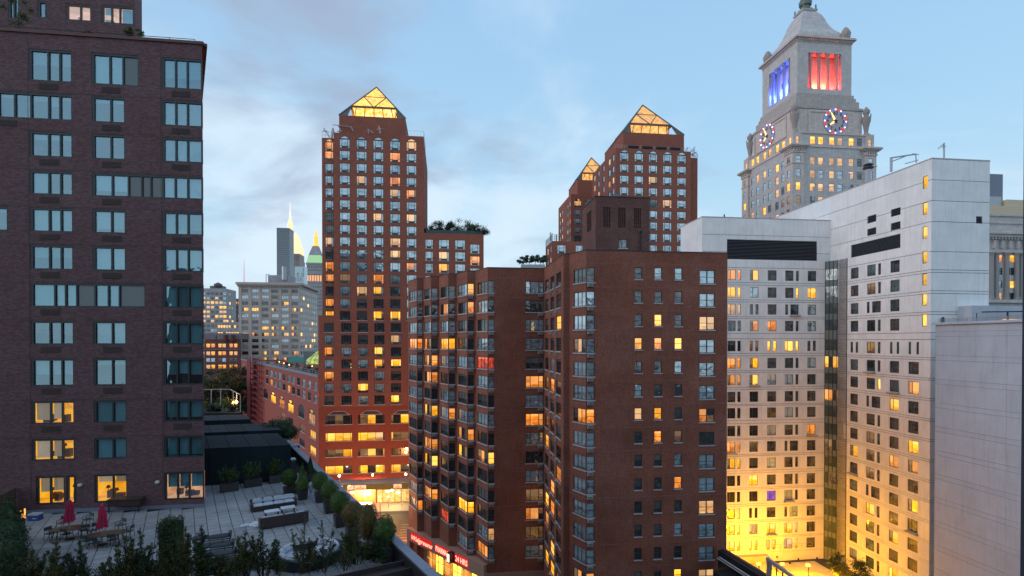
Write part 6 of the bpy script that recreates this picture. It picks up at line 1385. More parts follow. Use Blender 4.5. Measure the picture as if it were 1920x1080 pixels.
for i, (px, py, ns, kind) in enumerate(tips):
    rg = random.Random(100 + i); Yb = 30.2 - (760 - px) * .0048; b = Vector((ray(px).x * Yb, Yb, TZ + .3)); tip = at(px, py, Yb)
    if kind == 3: b = Vector((ray(px).x * (Yb + .8), Yb + .8, TZ + .3)); tip = at(px, py, Yb + .8)
    T = thing('juniper_shrub', 'spiky dark juniper shrub ' + lab_j[i], 'shrub', b, 'juniper shrubs along the near terrace edge'); st, lf = MB(), MB(); hh = tip.z - b.z
    for k in range(ns - 1 if 510 < px < 660 else ns + 3):
        off = Vector((rg.uniform(-1, 1) * .75, rg.uniform(-.3, .3), 0)); hk = 1.0 if k == 0 else rg.uniform(.45, .9)
        p = b + off * .3; t_ = b + Vector((0, 0, hh * hk)) + off * (1.1 if k else .15)
        if k == 0: t_ = tip
        st.tube(p, t_, .035, .01, n=4, caps=False)
        for j in range(5 if 510 < px < 660 else 9):
            f_ = .18 + (.16 if 510 < px < 660 else .09) * j; a = p.lerp(t_, f_); q_ = a + Vector((rg.choice((-1, 1)) * rg.uniform(.35, 1), rg.uniform(-.6, .6), rg.uniform(.5, 1.0))) * .62 * (1.2 - f_); st.tube(a, q_, .014, .005, n=3, caps=False); leaves(lf, rg, spike_sampler(rg, a, q_, .12, .04), 75, .034)
        leaves(lf, rg, spike_sampler(rg, p.lerp(t_, .3), t_, .19, .07), 260, .036)
    for j in range(2 if 460 < px < 660 else 5): leaves(lf, rg, ball_sampler(rg, b + Vector((rg.uniform(-.8, .8), 0, rg.uniform(.2, hh * .4))), .5, .5, .45, .3, .2, j), 240, .04)
    st.build('branch', M['bark'], T); lf.build('foliage', M['leaf_jun' if i % 3 else 'leaf_dark'], T)
# clipped hedge column and left hedges
def hedge(label, px0, px1, Y, ytop, dpt, seed, n, leafm='leaf_dark', zb=TZ):
    rg = random.Random(seed); a, b = at(px0, 640, Y), at(px1, 640, Y); zt_ = at(px0, ytop, Y).z; T = thing('hedge', label, 'hedge', (a.x, a.y, zb)); w = b.x - a.x; mb = MB(); mb.box(a.x + .06, b.x - .06, Y + .06, Y + dpt - .06, zb, zt_ - .08)
    def f():
        u = rg.random()
        if u < .6: return Vector((a.x + w * rg.random(), Y + rg.uniform(-.16, .14), zb + (zt_ - zb) * rg.random())), Vector((0, -1, .2))
        if u < .8: return Vector((rg.choice((a.x, b.x)) + rg.uniform(-.06, .06), Y + dpt * rg.random(), zb + (zt_ - zb) * rg.random())), Vector((rg.choice((-1, 1)), 0, .2))
        return Vector((a.x + w * rg.random(), Y + dpt * rg.random(), zt_ + rg.uniform(-.15, .28) * rg.random())), Vector((0, 0, 1))
    leaves(mb, rg, f, n, .05); mb.build('foliage', M[leafm], T)
hedge('tall narrow clipped hedge column rising between the dining tables and sun loungers', 292, 327, 28.8, 981, .9, 4, 3200)
for i, (px, py, Yh, r, hz) in enumerate(((4, 1010, 34.5, 1.0, 1.4), (20, 1035, 32.8, .7, 1.2), (-6, 1060, 31, 1.3, 1.5), (14, 1085, 29.5, 1.0, 1.2))):
    b = Vector((ray(px).x * Yh, Yh, TZ)); rg = random.Random(50 + i); T = thing('corner_bush', ('rounded dark bush in the lower left corner, farthest and largest', 'rounded dark bush at the edge of the pavers in the lower left corner', 'rounded dark bush cut by the left frame edge', 'lowest rounded dark bush in the lower left corner')[i], 'bush', b, 'corner bushes'); mb = MB(); c = b + Vector((0, 0, hz * .95)); core_ball(mb, c, r * .8, r * .8, hz * .85); leaves(mb, rg, ball_sampler(rg, c, r, r, hz * 1.05, .75, .16, i), 4200, .055); mb.build('foliage', M['leaf_dark'], T)

# potted shrubs along the parapet
pots = [(548, 925, .42, 1.1, 'leaf_dark', 0, 'small dark potted shrub first beside the white topped cabinet'), (541, 931, .55, 1.5, 'leaf_box', 0, 'tall narrow potted boxwood second from the cabinet end'), (567, 936, .58, 1.95, 'leaf_box', 1, 'cone shaped potted evergreen in the parapet row'), (600, 941, .70, 1.6, 'leaf_box', 0, 'round potted boxwood just right of the cone shaped evergreen'),
        (617, 961, .70, 1.6, 'leaf_box', 0, 'round potted boxwood third from the cone evergreen towards the camera, beside the sofas'), (637, 987, .72, 1.65, 'leaf_box', 0, 'round potted boxwood in line with the front sofa, full and green'), (660, 1010, .72, 1.6, 'leaf_brown', 0, 'round potted boxwood lit bronze by the street glow'), (690, 1045, .62, 2.5, 'leaf_brown', 0, 'tall bronze tinted potted shrub near the round daybed'), (722, 1052, .68, 1.8, 'leaf_box', 0, 'last round potted boxwood next to the empty trough corner'), (582, 905, .35, 1.4, 'leaf_dark', 1, 'small dark cone evergreen farthest along the parapet')]  # street glow on one round boxwood is put into its leaf colour
for i, (px, py, r, h, lm, cone, lb) in enumerate(pots):
    b = onz(px, py, TZ); shrub_ball('potted_shrub', lb, 'shrub', b, r, h, 30 + i, lm, (.78, .85), cone, 'potted shrubs along the parapet', 3200)
for i, (a, b_, py, lb) in enumerate(((414, 448, 925, 'long black planter of loose shrubs nearest the plum tower'), (459, 492, 916, 'long black planter of loose shrubs, middle one of three'), (505.5, 527, 908, 'short black planter of loose shrubs beside the boxwoods'))):
    p = onz(a, py, TZ); q_ = onz(b_, py - (b_ - a) * .15, TZ); d = Vector((q_.x - p.x, q_.y - p.y)); L = d.length; T = thing('planter', lb, 'planter', p, 'loose shrub planters'); mb = MB(); mb.ob((p.x, p.y), d / L, 0, L, -.55, 0, TZ + .04, TZ + .72); mb.build('box', M['pot'], T)
    c = (Vector(p) + q_) / 2; sparse_shrub(T, c + Vector((D2[0] * .25, D2[1] * .25, .72)), L * .42, .2, 1.7, 60 + i, 'leaf_box', 1500, 20)

# ================================================================ terrace furniture
M['wicker'] = mat('dark_wicker', (.045, .028, .032), .7, var=.3, vs=30, bump=.4); M['cushion'] = mat('white_cushion', (.36, .40, .46), .9, var=.1); M['whitetop'] = mat('white_top', (.45, .50, .56), .35); M['navy'] = mat('navy_cushion', (.02, .032, .045), .8, var=.2); M['chairm'] = mat('dark_green_metal', (.02, .04, .045), .5); M['tabletop'] = mat('dark_table_top', (.04, .024, .022), .38); M['umb'] = mat('magenta_canvas', (.33, .015, .06), .85, var=.25, vs=6); M['alu'] = mat('aluminium', (.4, .42, .45), .4, .5)
ang = math.atan2(E2[1], E2[0])
def cushion(name, T, x0, x1, y0, y1, z0, z1, m, rz=0, lean=0):
    mb = MB(); nx = 5; r = min(x1 - x0, z1 - z0) * .3
    prof = [(0, .35), (.06, .75), (.2, 1), (.8, 1), (.94, .75), (1, .35)]
    b0 = len(mb.v); cols = []
    for u, hu in prof:
        cols.append([(x0 + (x1 - x0) * u, y0 + (y1 - y0) * (v) + lean * k, z0 + (z1 - z0) * (.5 + .5 * hu * hv * s_)) for v, hv, s_, k in ((0, .4, -1, 0), (0, .4, 1, 1), (.2, 1, 1, 1), (.8, 1, 1, 1), (1, .4, 1, 1), (1, .4, -1, 0), (.8, 1, -1, 0), (.2, 1, -1, 0))])
    for a, b in zip(cols, cols[1:]):
        for i in range(8): j = (i + 1) % 8; mb.face([a[i], b[i], b[j], a[j]])
    mb.face(cols[0]); mb.face(cols[-1][::-1]); mb.smooth = True
    return mb.build(name, M[m], T, (0, 0, 0))
def sofa(label, px, py, L, flip, chaise=0, seed=0):
    b = onz(px, py, TZ); T = thing('outdoor_sofa', label, 'sofa', b, 'wicker sofas', ang + (math.pi if flip else 0)); mb = MB(); D = .95; x0, x1 = -L / 2, L / 2
    mb.box(x0, x1, -D / 2, D / 2, .06, .34); mb.build('base', M['wicker'], T, (0, 0, 0)); mb = MB(); mb.box(x0, x1, D / 2 - .16, D / 2, .34, .80); mb.build('backrest', M['wicker'], T, (0, 0, 0))
    for a in (x0, x1 - .14): mb = MB(); mb.box(a, a + .14, -D / 2, D / 2 - .16, .34, .62); mb.build('arm', M['wicker'], T, (0, 0, 0))
    n = 4; w = (L - .3) / n; rg = random.Random(seed)
    for k in range(n): a = x0 + .15 + k * w; cushion('seat_cushion', T, a + .01, a + w - .01, -D / 2, D / 2 - .16, .34, .50, 'cushion')
    for k in range(n): a = x0 + .15 + k * w; cushion('back_cushion', T, a + .02, a + w - .02, D / 2 - .36, D / 2 - .14, .48, .84, 'cushion', lean=.06)
    for k in range(2): a = x1 - .5 - k * .55; cushion('pillow', T, a, a + .42, .05, .22, .50, .82, 'cushion', lean=.12)
    mb = MB(); [mb.box(a, a + .06, c, c + .06, 0, .06) for a in (x0 + .05, x1 - .11) for c in (-D / 2 + .05, D / 2 - .11)]; mb.build('feet', M['blackmetal'], T, (0, 0, 0)); return T
sofa('dark wicker outdoor sofa with white cushions facing the camera, farther of the two', 513, 952, 3.3, False, seed=1)
sofa('dark wicker outdoor sofa seen from behind, nearer of the two', 532, 983, 3.2, True, seed=2)
for px, py, lb in ((510, 968, 'low white topped coffee table between the sofas, left one'), (540, 961, 'low white topped coffee table between the sofas, right one')):
    b = onz(px, py, TZ); T = thing('coffee_table', lb, 'table', b, 'coffee tables', ang); mb = MB(); mb.box(-.5, .5, -.36, .36, .38, .43); mb.build('table_top', M['whitetop'], T, (0, 0, 0))
    for a in (-.45, .39):
        for c in (-.31, .25): mb = MB(); mb.box(a, a + .06, c, c + .06, 0, .38); mb.build('leg', M['wicker'], T, (0, 0, 0))
b = onz(474, 984, TZ); rg = random.Random(5); mb = MB()
for k in range(9):
    c = b + Vector((rg.uniform(-.45, .5), rg.uniform(-.3, .3), .07)); mb.lathe(c, [(.28, -.07), (.3, 0), (.2, .08), (.05, .12)], 7, sx=rg.uniform(.8, 1.6), sy=rg.uniform(.5, 1), rot=rg.uniform(0, 3))
tag(mb.build('crumpled_cover', M['whitetop']), 'crumpled pale blue cover lying on the pavers left of the sofas', 'cover')
# round daybed
b = onz(580, 1052, TZ); T = thing('round_daybed', 'large round black wicker daybed with white cushions', 'daybed', b, None, ang)
mb = MB(); n = 36; R1, R2 = 1.95, 1.78
def dbh(t): return .50 + .32 * (abs(math.cos(t)) ** 1.5)
for i in range(n):
    t0, t1 = 2 * math.pi * i / n, 2 * math.pi * (i + 1) / n; P = lambda r, t, z: (r * math.cos(t), r * .86 * math.sin(t), z)
    mb.face([P(R1 * .93, t0, 0), P(R1 * .93, t1, 0), P(R1, t1, dbh(t1)), P(R1, t0, dbh(t0))]); mb.face([P(R1, t0, dbh(t0)), P(R1, t1, dbh(t1)), P(R2, t1, dbh(t1)), P(R2, t0, dbh(t0))]); mb.face([P(R2, t1, .2), P(R2, t0, .2), P(R2, t0, dbh(t0)), P(R2, t1, dbh(t1))])
mb.face([P(R2, 2 * math.pi * i / n, .22) for i in range(n)]); mb.build('basket', M['navy'], T, (0, 0, 0))
for a0, a1 in ((R(-62), R(62)), (R(118), R(242))):
    mb = MB(); m_ = 10
    for i in range(m_):
        t0, t1 = a0 + (a1 - a0) * i / m_, a0 + (a1 - a0) * (i + 1) / m_; mb.face([P(.55, t0, .46), P(1.55, t0, .48), P(1.55, t1, .48), P(.55, t1, .46)][::-1]); mb.face([P(.55, t0, .24), P(.55, t0, .46), P(.55, t1, .46), P(.55, t1, .24)])
    mb.build('seat_cushion', M['cushion'], T, (0, 0, 0))
    for k in range(4):
        t0, t1 = a0 + (a1 - a0) * (k + .04) / 4, a0 + (a1 - a0) * (k + .96) / 4; mb = MB(); m_ = 4; sec = [(1.42, .47), (1.36, .62), (1.5, .84), (1.66, .86), (1.76, .72), (1.76, .47)]
        rows = [[P(r_, t0 + (t1 - t0) * i / m_, z) for r_, z in sec] for i in range(m_ + 1)]
        for A, B in zip(rows, rows[1:]):
            for i in range(5): mb.face([A[i], B[i], B[i + 1], A[i + 1]])
        mb.face(rows[0]); mb.face(rows[-1][::-1]); mb.smooth = True; mb.build('back_cushion', M['cushion'], T, (0, 0, 0))
mb = MB(); mb.lathe((0, 0, .22), [(.34, 0), (.34, .26), (.42, .28), (.42, .31)], 14); mb.build('table', M['wicker'], T, (0, 0, 0))
# sun loungers
lbs = ['black sun lounger farthest from the camera, fully visible', 'black sun lounger second from the farthest', 'black sun lounger third from the farthest', 'black sun lounger fourth, half behind juniper', 'black sun lounger nearest the camera, behind juniper']
for i, (px, py) in enumerate(((398, 1019), (402, 1036), (405, 1052), (408, 1069), (410, 1086))):
    b = onz(px, py, TZ); T = thing('sun_lounger', lbs[i], 'sun lounger', b, 'sun loungers', ang - .12); mb = MB(); mb.box(-1.1, 1.1, -.36, -.31, .28, .33); mb.box(-1.1, 1.1, .31, .36, .28, .33); mb.box(-1.1, -1.05, -.31, .31, .28, .33); mb.box(1.05, 1.1, -.31, .31, .28, .33); mb.build('frame', M['blackmetal'], T, (0, 0, 0))
    for a in (-1.0, .98):
        for c in (-.35, .31): mb = MB(); mb.box(a, a + .04, c, c + .04, 0, .28); mb.build('leg', M['blackmetal'], T, (0, 0, 0))
    cushion('mattress', T, -.25, 1.1, -.34, .34, .33, .50, 'navy'); cushion('back_cushion', T, -1.1, -.25, -.34, .34, .36, .60, 'navy'); mb = MB(); mb.tube((1.02, -.33, .52), (1.02, .33, .52), .11, n=8); mb.build('bolster', M['navy'], T, (0, 0, 0))
# dining tables, chairs, umbrellas
def dining(px, py, lb, rxy):
    b = onz(px, py, TZ + .74); b.z = TZ; T = thing('dining_table', lb, 'table', b, 'oval dining tables', ang - .18); mb = MB(); mb.lathe((0, 0, .70), [(.1, 0), (1, 0), (1.01, .02), (1, .04)], 28, sx=rxy[0], sy=rxy[1]); mb.build('table_top', M['tabletop'], T, (0, 0, 0))
    for a in (-1, 1):
        for c in (-1, 1): mb = MB(); mb.tube((a * rxy[0] * .62, c * rxy[1] * .6, .70), (a * rxy[0] * .78, c * rxy[1] * .7, 0), .035, .025); mb.build('leg', M['blackmetal'], T, (0, 0, 0))
    return b
ta = dining(130.5, 990, 'oval dark dining table under the left closed magenta umbrella, glowing reflections', (1.12, .62)); tb_ = dining(199, 1000, 'oval dark dining table under the right closed magenta umbrella', (1.12, .62))
def umbrella(px, ytop, ybot, b, lb, seed):
    T = thing('closed_umbrella', lb, 'umbrella', b, 'closed umbrellas'); mb = MB(); zt_ = at(px, ytop, b.y).z; zb_ = at(px, ybot, b.y).z; mb.tube(b, (b.x, b.y, zt_ + .12), .022, n=6); mb.build('pole', M['alu'], T); rg = random.Random(seed); mb = MB(); n = 16; prof = [(.05, zt_), (.10, zt_ - .12), (.16, zt_ - .35), (.19, zt_ - .7), (.17, (zt_ + zb_) / 2), (.24, zb_ + .3), (.27, zb_ + .02)]
    rows = [[(b.x + r_ * (1 + .28 * math.cos(i * math.pi)) * math.cos(2 * math.pi * i / n) + .03 * math.sin(z * 4 + seed), b.y + r_ * (1 + .28 * math.cos(i * math.pi)) * math.sin(2 * math.pi * i / n), z + (rg.uniform(-.05, .05) if k == 6 else 0)) for i in range(n)] for k, (r_, z) in enumerate(prof)]
    for A, B in zip(rows, rows[1:]):
        for i in range(n): j = (i + 1) % n; mb.face([A[j], A[i], B[i], B[j]])
    mb.face(rows[0]); mb.build('canopy', M['umb'], T); mb = MB(); mb.lathe((b.x, b.y, TZ), [(.28, 0), (.28, .06), (.06, .1)], 10); mb.build('base', M['blackmetal'], T)
umbrella(130.5, 937, 978, ta, 'closed magenta umbrella at the left dining table, before the lit doorway', 1); umbrella(190.5, 947, 990, Vector((tb_.x - .25, tb_.y, TZ)), 'closed magenta umbrella at the right dining table', 2)
def chair(b, rz, lb):
    T = thing('metal_armchair', lb, 'chair', b, 'metal armchairs round the dining tables', rz)
    mb = MB(); mb.box(-.24, .24, -.23, .23, .42, .45); mb.build('seat', M['chairm'], T, (0, 0, 0)); mb = MB(); mb.box(-.24, .24, .22, .25, .62, .84); mb.tube((-.22, .235, .45), (-.22, .25, .84), .016, n=5); mb.tube((.22, .235, .45), (.22, .25, .84), .016, n=5); mb.build('backrest', M['chairm'], T, (0, 0, 0))
    for a in (-.23, .23):
        for c in (-.22, .22): mb = MB(); mb.tube((a, c, .44), (a * 1.1, c * 1.15, 0), .018, n=5); mb.build('leg', M['chairm'], T, (0, 0, 0))
        mb = MB(); mb.tube((a, -.2, .45), (a, -.22, .64), .016, n=5); mb.tube((a, -.22, .64), (a, .23, .66), .02, n=5); mb.build('arm', M['chairm'], T, (0, 0, 0))
    return T
for px, py, rz, lb in ((95, 1012, 1.35, 'metal armchair at the left end of the left dining table'), (117, 992, .1, 'metal armchair behind the left dining table, left of its umbrella'), (165, 985, -.4, 'metal armchair at the right end behind the left dining table'), (158, 1006, -2.2, 'metal armchair in the gap between the two dining tables'), (176, 1006, .2, 'metal armchair tucked behind the right table near its umbrella'), (226, 996, -.5, 'metal armchair behind the right end of the right dining table'), (241, 1008, -1.4, 'metal armchair standing clear at the right end of the right dining table'), (163, 1026, 2.9, 'metal armchair in front of the right dining table, its left one'), (180, 1030, 3.2, 'metal armchair in front of the right dining table, middle one'), (212, 1024, 3.4, 'metal armchair in front of the right dining table, right one'), (125, 1013, 3.0, 'metal armchair in front of the left dining table')): chair(onz(px, py, TZ), rz, lb)
# cooler, barbecue under cover, fence, glowing ornament, step ladder
b = onz(66.5, 975, TZ); T = thing('cooler_box', 'blue cooler box with white lid left of the dining tables', 'cooler', b, None, .1); mb = MB(); mb.box(-.36, .36, -.24, .24, 0, .40); mb.build('body', mat('cooler_blue', (.02, .05, .22), .4), T, (0, 0, 0)); mb = MB(); mb.box(-.38, .38, -.26, .26, .40, .50); mb.build('lid', M['cushion'], T, (0, 0, 0)); mb = MB(); mb.box(-.05, .22, -.245, -.24, .14, .2); mb.build('latch', M['cushion'], T, (0, 0, 0))
b = onz(232, 962, TZ); T = thing('covered_sideboard', 'long table under a dark cover against the plum brick wall', 'covered table', b, None, math.atan2(U1[1], U1[0])); mb = MB(); mb.box(-1.1, 1.15, -.05, .9, .55, 1.0); mb.box(-1.15, 1.2, -.1, .95, 1.0, 1.06); mb.build('cover', mat('dark_cover', (.04, .022, .02), .8, var=.2), T, (0, 0, 0))
for a in (-1.05, 1.05):
    for c in (0, .8): mb = MB(); mb.box(a - .03, a + .03, c, c + .06, 0, .55); mb.build('leg', M['blackmetal'], T, (0, 0, 0))
a_, b_ = fT.s(29), fT.s(2); T = thing('wood_fence', 'dark weathered timber fence stepping away at the left end of the terrace', 'fence', fT.pt(a_, TZ, .1)); M['timber'] = mat('dark_timber', (.07, .05, .042), .85, var=.3)
pa = Vector(fT.pt(a_, TZ, .05)); pb_ = Vector(onz(-12, 990, TZ)); 
for k in range(14): p = pa.lerp(pb_, k / 14); q_ = pa.lerp(pb_, (k + .92) / 14); d = Vector((q_.x - p.x, q_.y - p.y)); mb = MB(); mb.ob((p.x, p.y), d.normalized(), 0, d.length, -.02, .02, TZ, TZ + 2.05); mb.build('plank', M['timber'], T)
b = onz(45, 985, TZ); T = thing('glowing_ornament', 'small orange lit ornament beside the corner hedge', 'lamp', b); mb = MB(); mb.tube(b, b + Vector((0, 0, .45)), .06, n=6); mb.build('stand', M['pot'], T); mb = MB(); rg = random.Random(9)
for k in range(14): c = b + Vector((rg.uniform(-.22, .2), rg.uniform(-.1, .1), .5 + rg.random() * .75)); mb.lathe(c, [(.02, -.05), (.06, 0), (.02, .06)], 5)
mb.build('lit_leaves', mat('ornament_glow', (1, .5, .1), emit=(1, .38, .06), es=1.3), T)
b = onz(391, 905, TZ); T = thing('step_ladder', 'white folding frame standing at the corner of the plum tower', 'ladder', b); mb = MB()
for a, c in ((-.25, -.3), (.25, -.3), (-.25, .35), (.25, .35)): mb.tube(b + Vector((a, c, 0)), b + Vector((a * .5, 0, 1.5)), .035, n=5)
mb.build('rails', M['sill'], T); mb = MB(); mb.box(b.x - .22, b.x + .22, b.y - .16, b.y + .16, TZ + 1.2, TZ + 1.55); mb.build('head', M['sill'], T)
for px, py, w, hh, lb in ((537, 884, 30, 1.25, 'dark louvred cabinet with white lid beside the potted shrubs'), (549, 853, 22, 1.2, 'dark cabinet with white lid farther along the parapet')):
    b = onz(px, py, TZ); wd = w * .001 * b.y; T = thing('equipment_cabinet', lb, 'cabinet', b, 'equipment cabinets', ang); mb = MB(); mb.box(-wd / 2, wd / 2, -.4, .4, 0, hh - .1); [mb.box(-wd / 2 + .05, wd / 2 - .05, -.42, -.4, .2 + k * .14, .27 + k * .14) for k in range(6)]; mb.build('body', M['pot'], T, (0, 0, 0)); mb = MB(); mb.box(-wd / 2 - .04, wd / 2 + .04, -.45, .45, hh - .1, hh); mb.build('lid', M['cushion'], T, (0, 0, 0))
b = onz(583, 915, TZ + .5); T = thing('white_ornament', 'small white urn shape between cone evergreen and parapet', 'ornament', b); mb = MB(); mb.lathe(b, [(.1, -.4), (.2, 0), (.24, .3), (.1, .5)], 10); mb.build('body', M['cushion'], T)
# dark stepped bulkheads behind the planters
M['cladding'] = mat('dark_cladding', (.014, .024, .032), .9, var=.25, vs=.6, spec=.15)
SBK = [(47.5, 50.0, 846, 829, 541), (52.5, 56, 812, 812, 530), (58.5, 63, 797, 776, 474)]
specs = [('dark clad bulkhead wall nearest the terrace planters, sloping roof', 385, 545, 50, 886, 834, 812, 57), ('dark clad sloping roof behind the nearest bulkhead', 385, 528, 58, 822, 806, 793, 65), ('dark clad bulkhead farthest back below the neighbour terrace', 385, 470, 66, 800, 786, 777, 74)]
for i, (lb, pa_, pb2, Y0, yb_, yf_, yk_, Y1) in enumerate(specs):
    a = Vector(at(pa_ - 60, 640, Y0)); e = Vector(at(pb2, 640, Y0)); d = Vector(E2); pR = (e.x, e.y); T = thing('bulkhead', lb, 'bulkhead', (*pR, TZ - 4 if i else TZ), 'dark stepped bulkheads'); zf_ = at(pb2, yf_, Y0).z; zk_ = H + ray(pb2, yk_).z * Y1
    n = 9; L = 16; zb_ = TZ - .3 if i == 0 else TZ - 3
    for k in range(n):
        s0_, s1_ = -L + L * k / n + .02, -L + L * (k + 1) / n - .02; mb = MB(); P0, P1 = add2(pR, E2 * .35 + Vector((.65, .05)), s0_), add2(pR, E2 * .35 + Vector((.65, .05)), s1_)
        Q0, Q1 = add2(P0, D2, (Y1 - Y0) / .85), add2(P1, D2, (Y1 - Y0) / .85); mb.face([(*P0, zb_), (*P1, zb_), (*P1, zf_), (*P0, zf_)]); mb.face([(*P0, zf_), (*P1, zf_), (*Q1, zk_), (*Q0, zk_)])
        if k == n - 1: mb.face([(*P1, zb_), (*Q1, zb_), (*Q1, zk_), (*P1, zf_)])
        mb.build('panel', M['cladding'], T)
for i, (px, py, r) in enumerate(((512, 800, 1.3), (528, 800, 1.5), (541, 808, 1.3))):
    b = Vector(at(px, py + 12, 62)); rg = random.Random(70 + i); T = thing('dark_bush', ('rounded dark bush on the roof above the cladding, left of three', 'rounded dark bush on the roof above the cladding, middle and tallest', 'rounded dark bush on the roof above the cladding, right of three')[i], 'bush', b, 'rooftop bushes'); mb = MB(); leaves(mb, rg, ball_sampler(rg, b + Vector((0, 0, .6)), r, r, r * .8, .6, .2, i), 1500, .09); core_ball(mb, b + Vector((0, 0, .6)), r * .7, r * .7, r * .6); mb.build('foliage', M['leaf_dark'], T)
# roof of the low parapet continuing right of the bulkheads
# neighbour terrace beyond
Yn = 84; zn = at(420, 768, Yn).z; T = thing('neighbour_terrace', 'x', 'terrace', at(420, 768, Yn)); T['kind'] = 'structure'; del T['category']; del T['label']; mb = MB(); q0, q1 = at(370, 640, Yn - 4), at(450, 640, Yn - 4); prism(mb, [(q0.x - 6, q0.y), (q1.x, q1.y), (q1.x - 7.4, q1.y + 12), (q0.x - 14, q0.y + 12)], 0, zn); mb.build('slab', M['void'], T)
mb = MB(); zr_ = at(420, 730, Yn + 6).z; A_1, B_1, C_1 = Vector((at(360, 640, Yn + 6).x, Yn + 6, zn)), Vector((at(431, 640, Yn + 6).x, Yn + 6, zn)), Vector((at(450, 640, Yn - 3).x, Yn - 3, zn)); railing(mb, [A_1, B_1], zr_ - zn, 4, .07, 0); railing(mb, [B_1, C_1], zr_ - zn, 3, .07, 0)
tag(mb.build('terrace_railing', M['sill']), 'pale framed glass railing of the neighbour terrace beyond the cladding', 'railing')
M['bulb'] = mat('warm_bulb', (1, .6, .2), emit=(1, .55, .15), es=6)
for i, (px, py, lb) in enumerate(((443, 754, 'bright warm terrace lamp by the railing corner'), (437, 756, 'smaller warm terrace lamp left of the bright one'))):
    c = at(px, py, Yn - 1); T = thing('terrace_lamp', lb, 'lamp', c, 'terrace lamps'); mb = MB(); mb.lathe(c, [(.05, -.3), (.28 - i * .08, 0), (.05, .3)], 8); mb.build('bulb', M['bulb'], T); mb = MB(); mb.tube(c + Vector((0, 0, -1.2)), c + Vector((0, 0, -.3)), .05); mb.build('pole', M['blackmetal'], T)
    if i == 0: L1 = bpy.data.lights.new('lamp_light', 'POINT'); L1.energy = 160; L1.color = (1, .6, .2); L1.shadow_soft_size = .3; lo = bpy.data.objects.new('lamp_light', L1); COL.objects.link(lo); lo.parent = T; lo.location = (0, 0, .6)
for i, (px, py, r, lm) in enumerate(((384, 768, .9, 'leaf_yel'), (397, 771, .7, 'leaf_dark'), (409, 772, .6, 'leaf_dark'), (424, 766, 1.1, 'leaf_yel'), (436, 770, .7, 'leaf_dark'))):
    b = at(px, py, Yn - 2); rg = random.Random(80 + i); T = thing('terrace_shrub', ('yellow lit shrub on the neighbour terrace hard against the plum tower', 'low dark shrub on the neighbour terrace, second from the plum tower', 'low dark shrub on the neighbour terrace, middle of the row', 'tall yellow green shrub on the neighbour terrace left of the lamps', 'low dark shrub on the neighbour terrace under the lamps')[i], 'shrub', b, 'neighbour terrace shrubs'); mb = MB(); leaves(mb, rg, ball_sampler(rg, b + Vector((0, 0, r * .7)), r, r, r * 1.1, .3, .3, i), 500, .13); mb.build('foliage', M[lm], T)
# park trees (Union of crowns in front of the red dormer house)
for i in range(11):
    rg = random.Random(200 + i); px = 372 + i * 8.2; Yp = rg.uniform(215, 262); b = Vector((ray(px).x * Yp, Yp, 0)); ztop = at(px, rg.uniform(694, 722), Yp).z
    tree('park_tree', '%s park tree with dark olive foliage, counting rightwards from the plum tower' % ['first', 'second', 'third', 'fourth', 'fifth', 'sixth', 'seventh', 'eighth', 'ninth', 'tenth', 'last'][i], b, ztop + 2, 6.5, 200 + i, 'leaf_brown' if i % 3 == 0 else 'leaf_tree', 1500, .5, .5, 'park trees', .3, 12)
# rooftop gardens
zwr = zw
for i, (px, top, r) in enumerate(((806, 424, 1.0), (818, 416, 1.4), (832, 414, 1.5), (846, 415, 1.1), (868, 411, 1.9), (884, 418, 1.0), (898, 420, 1.7), (903, 428, 1.2))):
    Yr = kr[1] + 3.5; b = Vector((ray(px).x * Yr, Yr, zwr)); ztop = at(px, top, Yr).z
    tree('roof_garden_tree', ['low dark bushy roof tree against the bright pyramid tower', 'second roof garden tree from the tower, wispy', 'third roof garden tree from the tower, rounded', 'thin bare roof garden tree in mid row', 'tallest roof garden tree on the right half of the roof', 'small roof garden tree between the tallest and the corner pair', 'spreading roof garden tree at the right corner', 'low leaning roof shrub tree at the outermost corner'][i], b, ztop - zwr, r * 1.8, 300 + i, 'leaf_dark' if i % 2 else 'leaf_tree', 1700 if i else 2600, .13, .09, 'roof garden trees', .15, 15)
mb = MB(); mb.ob(fWg.p, fWg.d, .5, fWg.W - .2, -4, -.3, zwr, zwr + .9); tag(mb.build('roof_planter', M['zframe']), 'long green roof planter under the roof garden trees', 'planter')
for i, (px, top, r) in enumerate(((982, 481, 1.0), (993, 479, .9), (1003, 478, 1.1), (1013, 476, 1.2), (1019, 479, .8))):
    Yr = 92; b = Vector((ray(px).x * Yr, Yr, at(px, 498, Yr).z)); tree('roof_garden_tree', ['round dark roof bush at the left end above the brown block parapet', 'small roof tree above the brown block parapet, second from left', 'small roof tree above the brown block parapet, middle', 'wispy roof tree above the brown block parapet, fourth', 'small roof tree above the brown block parapet nearest the low wing'][i], b, at(px, top, Yr).z - b.z, r, 320 + i, 'leaf_dark' if i < 3 else 'leaf_tree', 900 if i == 0 else 500, .12, .06, 'roof trees over the brown block', .3, 7)
mb = MB(); pA, pB = at(977, 498, 91), at(1022, 496, 91); mb.ob((pA.x, 91), (1, 0), 0, pB.x - pA.x, -3, 0, zR, pA.z + .2); tag(mb.build('roof_planter', M['steel']), 'pale metal roof planter under the small trees above the brown block', 'planter')
